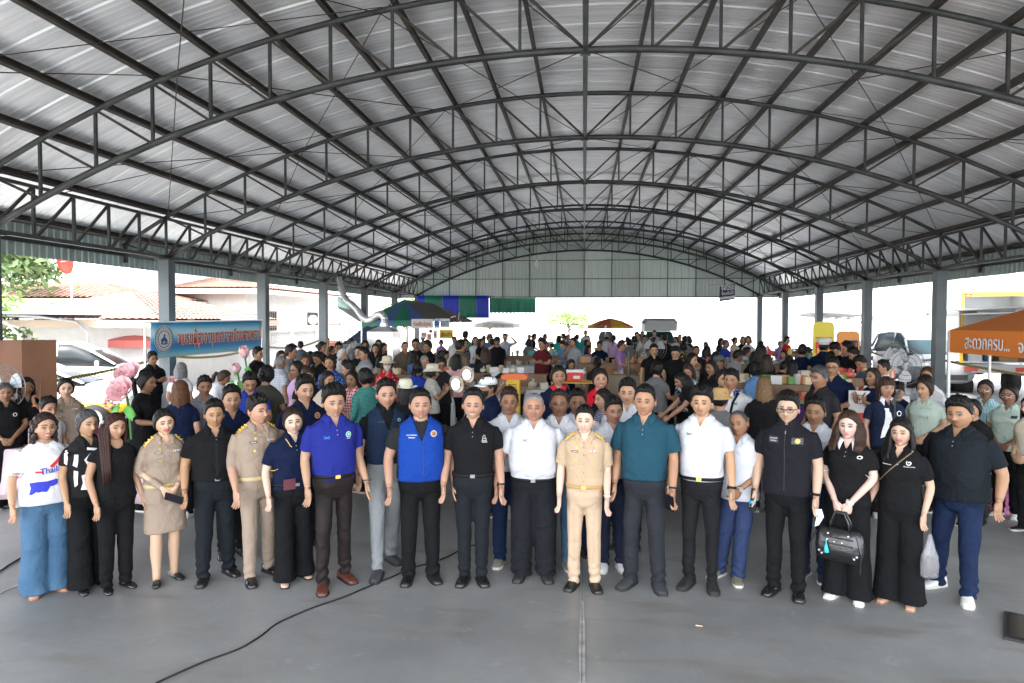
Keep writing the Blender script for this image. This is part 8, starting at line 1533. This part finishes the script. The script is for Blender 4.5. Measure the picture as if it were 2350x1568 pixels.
cw(1, 1955, 1040, 'm', 8, 1.66, 'B', 'short', 'man in blue jacket over navy shirt looking down', tone=3, dep=8.4, head=(0, 22, 0), T=dict(neck='open'))
cw(1, 1190, 888, 'm', 30, 1.66, 'K', 'short', 'man in black shirt with arms crossed partly behind the blue banner', arms='cross', tone=3, dep=13.2)
cw(1, 1415, 965, 'f', 150, 1.57, 'W', 'bob:grey', 'grey haired woman in white seen from behind below the blue banner', dep=11.3, hlen=.20, hspread=140, T=dict(neck='crew'))
cw(1, 1690, 1008, 'f', 75, 1.56, 'W', 'pony:brown', 'woman in white printed T-shirt with brown hair tied back facing right', dep=10.5, hlen=.1, head=(0, 12, 0), lean=10, arms='work', glasses=(mat('thin_gold_frame', (.5, .38, .2), .3, .8), .002))
cw(1, 1820, 930, 'm', 60, 1.66, 'W', 'short', 'man in white T-shirt bending over the paper lotus flowers', dep=12.2, lean=32, head=(0, 15, 0), arms='reach', tone=3)
cw(1, 2015, 850, 'm', 60, 1.70, 'K', 'short', 'man in black shirt standing next to the banner post', dep=14.0, arms='cross')
cw(1, 2085, 988, 'f', 150, 1.60, 'O', 'bun', 'woman in olive brown dress seen from behind with red hair clip', dep=9.0, T=dict(z=.5, neck='crew', flare=.05), tone=3, w=1.15)
cw(2, 385, 745, 'm', 120, 1.60, 'pl', 'buzz:grey', 'elderly man in pale blue checked shirt walking away to the right', dep=11.8, B='D')
cw(2, 400, 695, 'f', 20, 1.58, 'K', 'long', 'woman in black lifting her hand to her hair near the left columns', dep=13.4, armR='face')
cw(2, 490, 642, 'm', 85, 1.72, 'G', 'short', 'tall young man in dark grey T-shirt in profile near left column', dep=13.0, B='d')
cw(2, 630, 738, 'f', 10, 1.57, 'C', 'bob:auburn', 'woman with short reddish hair in beige top left of centre', dep=13.0, hlen=.2)
cw(2, 570, 800, 'f', -60, 1.58, 'L', 'bun', 'woman with glasses in lilac blouse facing left', dep=10.2, glasses=(mat('black_frame', (.015, .012, .01), .3), .0028), T=dict(sleeve=1.6))
cw(2, 655, 848, 'f', 15, 1.50, 'k', 'bob:brown', 'woman with brown fringe partly hidden behind lilac blouse', dep=10.0, F=dict(bangs=1), hlen=.22)
cw(2, 765, 698, 'f', -40, 1.60, 'K', 'pony', 'woman in black T-shirt and apron looking down at left stalls', dep=13.2, head=(0, 28, 0), hlen=.1, arms='work')
cw(2, 795, 608, 'f', 60, 1.66, 'K', 'bun', 'woman in black with bun turning toward the red gate', dep=16.0, arms='reach')
cw(2, 965, 618, 'm', 5, 1.66, 'N', 'short', 'man in navy T-shirt holding one arm up by the left columns', dep=17.0, armR='raise_', tone=3)
cw(2, 1000, 680, 'f', 40, 1.54, 'W', 'curly:white', 'white haired elderly woman in white blouse and blue scarf', dep=14.2, T=dict(sleeve=1.6))
cw(2, 885, 742, 'f', -20, 1.56, 'fb', 'curly:dkbrown', 'woman with curly hair in blue patterned blouse', dep=12.0, T=dict(sleeve=1.4), w=1.12)
cw(2, 850, 893, 'f', 35, 1.50, 'C', 'bob', 'woman in cream top with glasses and short black hair', dep=9.0, hlen=.14, glasses=(mat('thin_gold_frame', (.5, .38, .2), .3, .8), .002))
cw(2, 1105, 888, 'f', -30, 1.54, 'rg', 'bun', 'woman in red gingham sleeveless blouse facing away left', dep=9.4, T=dict(sleeve=.12), tone=3)
cw(2, 1235, 866, 'f', -140, 1.56, 'tp', 'bun', 'woman in teal checked shirt seen from behind with orange hair tie', dep=9.1, T=dict(sleeve=1.8), w=1.15, tone=3)
cw(2, 1160, 768, 'm', -100, 1.66, 'k', 'short', 'man in dark shirt bending left behind the teal checked shirt', dep=10.8, w=1.15, lean=12)
cw(2, 1225, 664, 'm', -70, 1.68, 'g', 'short', 'man in light grey shirt facing left near the white haired woman', dep=13.6)
cw(2, 1222, 588, 'f', 10, 1.62, 'K', 'bob', 'woman with short black hair looking down beside the fan', dep=19.0, head=(0, 20, 0), hlen=.14)
cw(2, 1160, 652, 'f', -15, 1.56, 'K', 'bun', 'woman in black facing left behind man in light grey shirt', dep=15.5)
cw(2, 1330, 625, 'f', -10, 1.60, 'K', 'long', 'woman in black with long hair in front of the shiny hood', dep=16.5, hlen=.24)
cw(2, 1395, 620, 'f', 50, 1.60, 'K', 'long', 'second woman in black with long hair right of the first by the hood', dep=16.8, hlen=.3)
cw(2, 1357, 585, 'f', 0, 1.60, 'k', 'long:dkbrown', 'woman looking between two women in black at the hood', dep=19, hlen=.2)
cw(2, 1440, 740, 'f', 5, 1.54, 'fr', 'bob', 'woman in red patterned shirt with beige sun hat and face mask', dep=12.2, hat=('bucket', fab((.50, .44, .33))), F=dict(mask=(.6, .6, .6)), hlen=.12)
cw(2, 1610, 603, 'm', 25, 1.70, 'U', 'buzz', 'policeman in brown uniform with equipment belt near the hood', dep=17.0, arms='clasp', B='U', T=dict(neck='open', tuck=True, sleeve=1.9))
cw(2, 1718, 583, 'm', 5, 1.72, 'K', 'short', 'man in black shirt talking to the policeman', dep=17.2, T=dict(sleeve=1.8))
cw(2, 1845, 602, 'm', -60, 1.70, 'K', 'short', 'man in black polo turned left near the noodle stall', dep=16.5)
cw(2, 1800, 735, 'f', 60, 1.52, 'g', 'buzz:grey', 'grey haired person with head band looking right', dep=14.5)
cw(2, 1735, 800, 'f', 160, 1.52, 'B', 'curly', 'person with curly black hair and blue top seen from behind', dep=11.8)
cw(2, 1875, 815, 'f', 100, 1.54, 'lc', 'bob', 'woman in lace blouse and beige brimmed hat facing right', dep=11.0, hat=('bucket', fab((.58, .52, .42))), arms='phone', hlen=.1)
cw(2, 1965, 742, 'f', 10, 1.62, 'k', 'pony', 'woman in black T-shirt looking down at her phone near snack lamps', dep=11.8, head=(0, 30, 0), arms='work', hlen=.1)
cw(2, 2120, 728, 'f', 160, 1.58, 'p', 'long', 'woman in pink blouse with long black hair seen from behind', dep=13.0, hlen=.36, hspread=150)
cw(2, 2150, 588, 'm', 130, 1.72, 'U', 'short', 'man in brown khaki uniform seen from behind by the stall', dep=14.6, B='U', T=dict(sleeve=1.9))
cw(2, 1945, 680, 'm', 80, 1.62, 'k', 'short', 'man in dark shirt reaching right over the food counter', dep=15.5, arms='reach', lean=10)
cw(2, 1620, 953, 'f', 175, 1.54, 'K', 'long', 'person in cream boonie hat with long black hair seen from behind', dep=8.3, hat=('boonie', fab((.60, .58, .46))), hlen=.36, hspread=150)
cw(2, 2205, 505, 'm', 150, 1.66, 'Gr', 'short', 'man in green T-shirt standing by the noodle stall corner', dep=24)
cw(2, 2100, 560, 'm', -20, 1.62, 'W', 'short', 'worker in white behind the noodle stall counter', dep=25)
cw(2, 1790, 540, 'f', 0, 1.58, 'G', 'bun', 'cook in grey inside the noodle stall', dep=26.5, q=2); cw(2, 1970, 580, 'f', 0, 1.5, 'P', 'bob', 'cook in dark cap and purple inside the noodle stall', dep=26, hat=('cap', fab((.05, .03, .08))), hlen=.1)
cw(3, 345, 553, 'f', 10, 1.60, 'W', 'long:dkbrown', 'young woman in white T-shirt and jeans with long hair', dep=22, B='D', hlen=.3)
cw(3, 395, 570, 'f', 60, 1.58, 'K', 'bob', 'woman in black top and jeans beside the young woman in white', dep=21, B='d', hlen=.18)
cw(3, 485, 528, 'm', 10, 1.62, 'bp', 'bob', 'person in blue checked shirt and dark brimmed hat', dep=24, hat=('bucket', fab((.08, .08, .07))), hlen=.1, T=dict(sleeve=1.8))
cw(3, 560, 563, 'm', 4, 1.68, 'K', 'short', 'young man in black sweater and sunglasses facing the camera', dep=20.5, T=dict(sleeve=1.85), glasses=(LEA, .003), shades=1, F=dict(bangs=1, vol=1.6), B='b')
cw(3, 638, 525, 'm', -4, 1.68, 'st', 'short', 'man in pale striped shirt shading his eyes with one hand', dep=24, armL='up', armR='down', B='g')
cw(3, 445, 668, 'f', 170, 1.56, 'k', 'long:brown', 'woman with long light brown hair seen from behind in the centre', dep=14.5, hlen=.42, hspread=150)
cw(3, 485, 450, 'm', 100, 1.68, 'p', 'short', 'man in pink shirt far away in the bright sun', dep=46, q=2)
cw(3, 880, 508, 'm', 60, 1.68, 'K', 'short', 'man in black leaning forward at the far clothes stall', dep=28, lean=15)
cw(3, 872, 570, 'f', 180, 1.60, 'G', 'bob', 'woman in grey T-shirt seen from behind near the teal dress', dep=23, hlen=.18, hspread=150)
cw(3, 760, 672, 'f', -100, 1.56, 'fp', 'bob', 'woman in patterned blouse with white head cloth bending over a machine', dep=13.3, lean=38, hat=('net', fab((.6, .62, .66))), hlen=.1, arms='reach', w=1.12)
cw(3, 1000, 575, 'm', -35, 1.72, 'M', 'short', 'young man in maroon T-shirt with folded arms', dep=17.5, arms='cross', F=dict(vol=1.5))
cw(3, 1030, 600, 'f', 30, 1.56, 'k', 'pony', 'girl with long plait behind man in maroon T-shirt', dep=19, hlen=.25)
cw(3, 1090, 592, 'f', -80, 1.54, 'Y', 'bob', 'woman in yellow with pale cap beyond man in maroon', dep=23, hat=('cap', fab((.6, .55, .5))), hlen=.1)
cw(3, 1162, 538, 'f', 150, 1.60, 'T', 'long', 'woman in turquoise shirt with long black hair seen from behind', dep=27, hlen=.25)
cw(3, 1210, 520, 'f', -60, 1.60, 'T', 'bob', 'second woman in turquoise shirt right of the first', dep=29, hlen=.12)
cw(3, 1248, 535, 'f', 20, 1.58, 'g', 'bob', 'woman in pale grey between turquoise shirts and man in grey polo', dep=28, hlen=.12)
cw(3, 1212, 598, 'm', -50, 1.58, 'b', 'short:brown', 'man in blue T-shirt looking at goods in the middle distance', dep=21, head=(0, 20, 0))
cw(3, 1240, 712, 'f', 25, 1.50, 'N', 'bob:dkbrown', 'woman in navy blouse leaning over a table behind the cool box', dep=15.0, hlen=.14, lean=20, arms='reach')
cw(3, 1308, 565, 'm', -40, 1.70, 'g', 'short', 'man in light grey polo talking on his phone', dep=19.5, armR='face', B='G')
cw(3, 1340, 530, 'f', 120, 1.60, 'T', 'pony', 'third woman in turquoise with pony tail far behind', dep=30, hlen=.15)
cw(3, 1425, 495, 'm', 0, 1.68, 'W', 'short', 'man in white shirt far away in front of the striped umbrella', dep=33)
cw(3, 1447, 636, 'f', 70, 1.55, 'P', 'long', 'woman in dark purple sitting near the fans', dep=19, hlen=.2, sit=1, q=1, Hset=None) if False else cw(3, 1447, 636, 'f', 70, 1.50, 'P', 'long', 'woman in dark purple bending near the fans', dep=19, hlen=.2)
cw(3, 1562, 600, 'm', -10, 1.62, 'N', 'short', 'man in navy shirt behind the large fan', dep=20.5)
cw(3, 1628, 525, 'm', 160, 1.68, 'W', 'short', 'person with white shirt and backpack walking to the far end', dep=27, hat=('cap', fab((.3, .3, .3))))
cw(3, 1700, 535, 'f', 170, 1.62, 'L', 'pony', 'woman in lilac top with pony tail seen from behind', dep=26, hlen=.25)
cw(3, 1772, 592, 'm', 80, 1.70, 'P', 'short:dkbrown', 'man in purple polo with yellow apron in profile', dep=17.8, apron=fab((.7, .55, .08)), glasses=(LEA, .003))
cw(3, 1852, 572, 'f', 170, 1.58, 'G', 'bun', 'person in grey T-shirt with top knot seen from behind', dep=22)
cw(3, 1905, 545, 'f', -120, 1.58, 'fk', 'bob', 'woman in black flowered blouse with shoulder bag', dep=24, hlen=.12); cw(3, 1925, 505, 'm', 30, 1.66, 'G', 'short', 'man in dark grey beyond the flowered blouse', dep=28); cw(3, 1980, 500, 'm', 20, 1.66, 'N', 'short', 'man in navy farthest back near the pickup truck', dep=32); cw(3, 1950, 520, 'f', -30, 1.60, 'K', 'bun', 'woman in black among far shoppers near pickup truck', dep=29)
cw(3, 2000, 537, 'm', 20, 1.66, 'fw', 'short', 'man in beige floral shirt left of the big man in black', dep=22.5, arms='clasp')
cw(3, 2100, 492, 'm', 0, 1.68, 'g', 'short', 'slim man in pale clothes with shoulder strap far behind', dep=34, B='g')
cw(3, 2197, 521, 'm', 176, 1.74, 'K', 'short', 'broad man in black shirt seen from behind near the pickup', dep=20.5, w=1.15)
cw(3, 2312, 545, 'f', -30, 1.58, 'W', 'long', 'woman in white looking down left of the pickup truck', dep=27, hlen=.2, head=(0, 20, 0))
cw(3, 2095, 628, 'm', 6, 1.70, 'K', 'short', 'smiling man in black shirt in the middle of the crowd', dep=15.6, w=1.1, F=dict(smile=1), tone=1)
cw(3, 2310, 645, 'm', -10, 1.70, 'K', 'short', 'man in black polo looking down at his hands', dep=14.6, head=(0, 22, 0), arms='work', w=1.1)
cw(3, 2120, 795, 'f', 150, 1.58, 'G', 'bun', 'woman in dark grey T-shirt with bun seen from behind by paper bags', dep=11.0)
p = cw(3, 1158, 830, 'f', 10, 1.64, 'N', 'bob', 'woman with short hair in navy jacket with red collar at the pots', dep=8.6, hlen=.10, w=1.2, tone=2, T=dict(neck='open', collar=fab((.5, .02, .04))), q=0, fat=1)
p = cw(3, 1570, 862, 'f', 6, 1.58, 'R', 'bun', 'laughing woman in red T-shirt with black apron behind the second row', dep=8.6, w=1.22, tone=1, T=dict(neck='crew', c=(.55, .015, .03)), F=dict(smile=1, teeth=1, lip=(.5, .08, .1)), q=0, fat=1, apron=fab(BLK)); line(p, 'apron_strap', fab(BLK), [(-.09, 1.36), (-.08, 1.20)], .012, off=.006); line(p, 'apron_strap', fab(BLK), [(.09, 1.36), (.08, 1.20)], .012, off=.006)
p = cw(3, 490, 925, 'm', -70, 1.66, 'N', 'short', 'man in white cap, black face mask and navy polo facing left', dep=8.0, hat=('cap', fab((.7, .7, .7))), F=dict(mask=(.02, .02, .02)), q=0, tone=3, T=dict(neck='polo'))
cw(3, 1540, 750, 'f', 170, 1.2, 'k', 'pony', 'little girl with black hair in front of the fans', dep=14.0)
cw(4, 438, 548, 'm', 160, 1.66, 'G', 'short', 'person in dark top left of the windscreen of the pickup', dep=22); cw(4, 478, 540, 'f', 170, 1.64, 'k', 'bob', 'woman with dark hair touching her head near the pickup', dep=23, hlen=.14, armR='face')
cw(4, 425, 605, 'f', 150, 1.60, 'fy', 'bun', 'woman in black and yellow flowered blouse seen from behind', dep=17.5)
cw(4, 548, 633, 'm', 20, 1.66, 'k', 'buzz', 'older man with balding head in black polo', dep=16, tone=3, F=dict(old=1))
cw(4, 655, 640, 'f', 165, 1.60, 'P', 'long', 'woman with long black hair and green clip seen from behind', dep=17, hlen=.34, hspread=150)
cw(4, 790, 562, 'f', 60, 1.62, 'g', 'bob', 'woman with dark bob in front of a green car at the far right', dep=23, hlen=.14)
cw(4, 835, 575, 'm', 70, 1.68, 'B', 'buzz:darkgrey', 'man in bright blue polo in profile near the right columns', dep=19.5, tone=4)
cw(4, 925, 552, 'f', 60, 1.60, 'C', 'bun', 'woman in pale pinkish shirt with hair tied up', dep=24); cw(4, 1007, 543, 'f', 10, 1.60, 'K', 'long', 'woman in black with long hair left of the white apron', dep=25, hlen=.2)
cw(4, 1062, 540, 'f', -15, 1.64, 'W', 'bob:dkbrown', 'tall woman in white with red apron straps by the stacked boxes', dep=21.5, hlen=.14, apron=fab((.6, .08, .12)))
cw(4, 1437, 550, 'm', 60, 1.62, 'R', 'short', 'young worker in red shirt and yellow apron beside motorcycles', dep=24, B='Y', apron=fab((.75, .5, .1)))
cw(4, 742, 690, 'f', 170, 1.54, 'k', 'bob', 'woman with black bob seen from behind near man in cap', dep=14, hlen=.14, hspread=150)
cw(4, 782, 716, 'm', -50, 1.62, 'b', 'short', 'man in grey cap and glasses with light blue shirt', dep=12.6, hat=('cap', fab((.08, .10, .10))), glasses=(LEA, .003), tone=3)
cw(4, 895, 662, 'm', 120, 1.66, 'g', 'short', 'man in light grey shirt bending toward the bottles', dep=14.8, lean=12)
cw(4, 500, 710, 'f', 60, 1.56, 'lc', 'bun', 'woman in cream lace blouse behind woman with blue bandana print', dep=12.8)
cw(4, 480, 812, 'f', -20, 1.52, 'nb', 'bob:brown', 'woman in blue and white bandana print blouse looking down', dep=11.2, hlen=.24, head=(0, 24, 0))
cw(4, 590, 787, 'f', -75, 1.62, 'K', 'bob', 'woman in black with chin length hair reaching into the green crate', dep=9.9, hlen=.20, arms='reach', lean=22, w=1.1)
cw(4, 705, 778, 'f', -40, 1.56, 'K', 'pony', 'young woman in black with pony tail looking left', dep=11.4, hlen=.15)
cw(4, 1125, 690, 'f', 170, 1.56, 'N', 'bob', 'woman in navy with short black hair seen from behind', dep=13.6, hlen=.18, hspread=150)
cw(4, 1185, 625, 'f', 175, 1.68, 'K', 'long', 'tall woman in black with very long hair and cap seen from behind', dep=13.0, hlen=.55, hspread=150, w=1.1)
cw(4, 1132, 806, 'f', -150, 1.52, 'b', 'bun', 'woman in light denim jacket with tote strap seen from behind', dep=11.3, T=dict(sleeve=1.8))
cw(4, 1240, 720, 'f', 160, 1.60, 'K', 'long:dkbrown', 'woman in long black dress with brown hair seen from behind', dep=12.0, hlen=.36, T=dict(z=.4), hspread=150)
cw(4, 1342, 760, 'm', 120, 1.58, 'K', 'short', 'person in black T-shirt bending over the purple clothed table', dep=13.0, lean=14)
cw(4, 1460, 735, 'f', 160, 1.50, 'k', 'bun', 'child sized woman with bun beyond the purple clothed table', dep=14.6)
cw(4, 1490, 785, 'f', 175, 1.52, 'K', 'long', 'woman with long black hair at the greens on the purple table', dep=12.4, hlen=.34, hspread=150)
cw(4, 1590, 630, 'm', 178, 1.70, 'N', 'short', 'man in navy shirt with blue sleeves seen from behind', dep=15.0, tone=3)
cw(4, 1800, 568, 'm', 160, 1.70, 'N', 'short', 'cook in white chef hat and navy and red shirt', dep=14.6, hat=('chef', fab((.72, .72, .72))), w=1.1, tone=3)
cw(4, 1925, 610, 'm', -50, 1.66, 'K', 'short', 'first of three young men in black, with full fringe', dep=15.0, F=dict(vol=1.6, bangs=1), tone=1, head=(0, 20, 0)); cw(4, 2042, 608, 'm', -70, 1.70, 'k', 'short', 'second of three young men in black, the tallest, with thick hair', dep=14.6, F=dict(vol=1.6), tone=1); cw(4, 2112, 655, 'm', -85, 1.64, 'K', 'short', 'third of three young men in black, the one at the right looking down', dep=14.0, F=dict(vol=1.3), tone=1, head=(0, 25, 0))
cw(4, 2258, 682, 'm', -50, 1.68, 'D', 'short', 'man in blue grey T-shirt leaning left beside the white fan', dep=12.8, lean=16, head=(0, 20, 0), tone=2)
p = cw(4, 1890, 748, 'm', -10, 1.70, 'N', 'short', 'man with glasses in navy polo with grey side panels', dep=9.6, w=1.12, T=dict(neck='polo'), glasses=(LEA, .002), q=0, tone=2, F=dict(mustache=.4))
p = cw(4, 1775, 842, 'm', -48, 1.68, 'k', 'short:darkgrey', 'grey haired man with glasses in black polo with red and white sleeve', dep=8.3, w=1.05, T=dict(neck='polo'), glasses=(SILV, .0016), q=0, tone=3, arms='down', F=dict(old=1)); words(p, 'chest_lettering', 'THIELAND', WT, .08, 1.27, .10, bold=.01) if False else blot(p, 'white_chest_print', WT, [(.03, 1.27), (.07, 1.30), (.09, 1.27), (.14, 1.265), (.10, 1.25)])
p = cw(0, 1680, 847, 'm', -16, 1.70, 'W', 'short', 'man in white polo with navy dotted collar and black shoulder strap', dep=8.6, w=1.12, q=0, tone=2, T=dict(neck='polo', collar=fab((.02, .02, .12), 'floral', (.4, .4, .6), 3)), arms='down'); words(p, 'lettering', 'SME', mat('green_ink', (.02, .2, .08), .6), .075, 1.285, .075, bold=.02); line(p, 'strap', fab(BLK), [(.12, 1.42), (.06, 1.30), (.03, 1.15), (.0, .98)], .016, off=.008)
cw(4, 810, 870, 'f', 20, 1.56, 'p', 'bun', 'woman looking out from behind man in white polo with strap', dep=9.4)
cw(4, 785, 1040, 'm', 160, 1.56, 'G', 'short', 'person in tan bucket hat and grey top with bag strap seen from behind', dep=7.5, hat=('bucket', fab((.42, .27, .12))), q=0, T=dict(neck='crew'))
cw(4, 1218, 935, 'f', 178, 1.60, 'K', 'long:golden', 'woman with very long straight golden brown hair seen from behind', dep=8.2, hlen=.56, hspread=150, q=0, htaper=.6, T=dict(z=.6))
cw(4, 2290, 850, 'f', -40, 1.56, 'N', 'bob:dkbrown', 'woman holding up a pale phone to take a photo', dep=9.3, hlen=.16, arms='phone', head=(0, -12, 0))
p = cw(5, 675, 1062, 'f', 22, 1.62, 'N', 'long:brown', 'woman in navy jacket over white with round crest and long brown hair', dep=8.0, hlen=.33, q=0, T=dict(neck='polo', collar=fab((.7, .7, .7)), c=(.012, .018, .04)), F=dict(bangs=1, lip=(.5, .1, .1)), arms='down', w=1.05); blot(p, 'white_panel', WT, [(-.06, 1.33), (-.015, 1.33), (.02, 1.2), (-.03, 1.0), (-.10, .97), (-.06, 1.15)]); disc(p, 'crest', WT, .10, 1.27, .032, .003); disc(p, 'crest_centre', fab(NAVY), .10, 1.27, .022, .005)
cw(5, 770, 1105, 'm', -10, 1.58, 'N', 'short', 'young man with glasses looking down behind woman in navy jacket', dep=8.9, head=(0, 25, 0), glasses=(SILV, .002))
def clerk(*a, **k):
 p = cw(*a, q=0, **k); d = fab((.10, .25, .17)); line(p, 'pocket_trim', d, [(.04, 1.29), (.12, 1.28)], .002); disc(p, 'logo', REDP, .085, 1.215, .010, .004, 4); disc(p, 'logo_green', GRN, .085, 1.200, .006, .004, 4)
 for z in (1.02, 1.12, 1.22, 1.32): disc(p, 'button', d, 0, z, .005, .004, 6)
 return p
clerk(5, 985, 1075, 'f', -20, 1.60, 'S', 'bun:dkbrown', 'woman in pale green shop uniform looking left with clasped hands', dep=8.3, tone=1, arms='clasp', T=dict(neck='polo'), head=(-14, 0, 0), F=dict(lip=(.5, .05, .06)))
cw(5, 1000, 980, 'f', -10, 1.62, 'W', 'bun:brown', 'woman with light brown hair behind the pale green uniform', dep=9.9)
cw(5, 1085, 1010, 'm', -50, 1.66, 'W', 'short', 'young man in white T-shirt bending left behind the canopy leg', dep=9.4, lean=14, head=(0, 18, 0), tone=1)
cw(5, 1460, 1082, 'f', -10, 1.60, 'vs', 'bun', 'woman with glasses and lanyard in green and white striped shirt', dep=8.6, tone=4, T=dict(neck='open'), glasses=(SILV, .002), q=0)
p = clerk(5, 1645, 1122, 'f', -18, 1.58, 'S', 'bun', 'smiling woman with glasses in pale green shop uniform at right edge', dep=8.0, tone=4, arms='clasp', w=1.1, T=dict(neck='polo'), glasses=(SILV, .002), F=dict(smile=1)); patch(p, 'pocket_phone', BKP, .10, 1.30, .06, .035, .008)
cw(5, 1365, 1240, 'f', -20, 1.50, 'K', 'bun', 'woman in black half hidden behind big man in black polo', dep=7.6, tone=2)
cw(0, 2368, 905, 'f', -40, 1.58, 'C', 'long', 'person cut off by the right edge of the picture', dep=7.4, arms='clasp', tone=1)
_r = random.Random(21); tops_ = ['K', 'W', 'N', 'G', 'g', 'b', 'k', 'P', 'fk', 'T', 'pl', 'K', 'M', 'C', 'bp', 'D']; hn = dict(short='short hair', bob='chin length hair', pony='pony tail', bun='tied up hair', long='long hair')
cn = dict(K='black', W='white', N='navy', G='dark grey', g='light grey', b='light blue', k='charcoal', P='purple', fk='black flowered', T='turquoise', pl='checked', M='maroon', C='beige', bp='blue checked', D='blue grey'); used = {}
lm = ['near the noodle stall', 'beside the shiny hood', 'by the clothes rail', 'near the pickup truck', 'by the stacked boxes', 'near the motorcycles', 'beside the striped umbrella', 'behind the fans']
spots = [(640,860,13),(712,842,15),(760,826,19),(690,816,21),(805,812,22),(873,838,14),(948,828,15),(1010,830,16),(1068,806,22),(1130,800,22),(1300,800,23),(1345,790,26),(1395,784,29),(1440,790,26),(1475,795,23),(1500,786,28),(1600,842,13),(1650,800,20),(1712,818,17),(1745,800,21),(1800,812,18),(1855,806,20),(1620,790,25),(1560,780,31),(1250,780,30),(1215,775,33),(1110,778,32),(1790,790,26),(1905,835,14),(2030,850,11.5),(1350,775,34),(1465,776,33)]
for i, (x, y, dep) in enumerate(spots):
 tp = tops_[(i * 5) % len(tops_)]; sx_ = 'f' if i % 5 < 3 else 'm'; hr_ = _r.choice(['bob', 'pony', 'bun', 'long']) if sx_ == 'f' else 'short'; H = _r.uniform(1.52, 1.62) if sx_ == 'f' else _r.uniform(1.62, 1.70); tn = _r.choice([0, 20, -40, 70, -80, 150, 180, 165, 110]); fc = 'seen from behind' if abs(tn) > 100 else 'in profile' if abs(tn) > 50 else 'facing forward'
 near_ = min(((abs(x - lx), ln) for lx, ln in ((985, lm[0]), (880, lm[1]), (1300, lm[2]), (1600, lm[3]), (1680, lm[4]), (1930, lm[5]), (1400, lm[6]), (1490, lm[7]))))[1] if 850 < x < 1960 else 'near the red gate' if x < 850 else 'near the silver car'
 lab = f"{'woman' if sx_ == 'f' else 'man'} with {hn[hr_]} in {cn[tp]} top {fc} {near_}"; used[lab] = used.get(lab, 0) + 1
 if used[lab] > 1: lab = lab.replace(' top', ' top, smaller and farther one,')
 cw(0, x, y, sx_, tn, H, tp, hr_, lab, dep=dep, Hset=H, hlen=_r.uniform(.14, .36))
bpy.data.scenes.remove(WS)
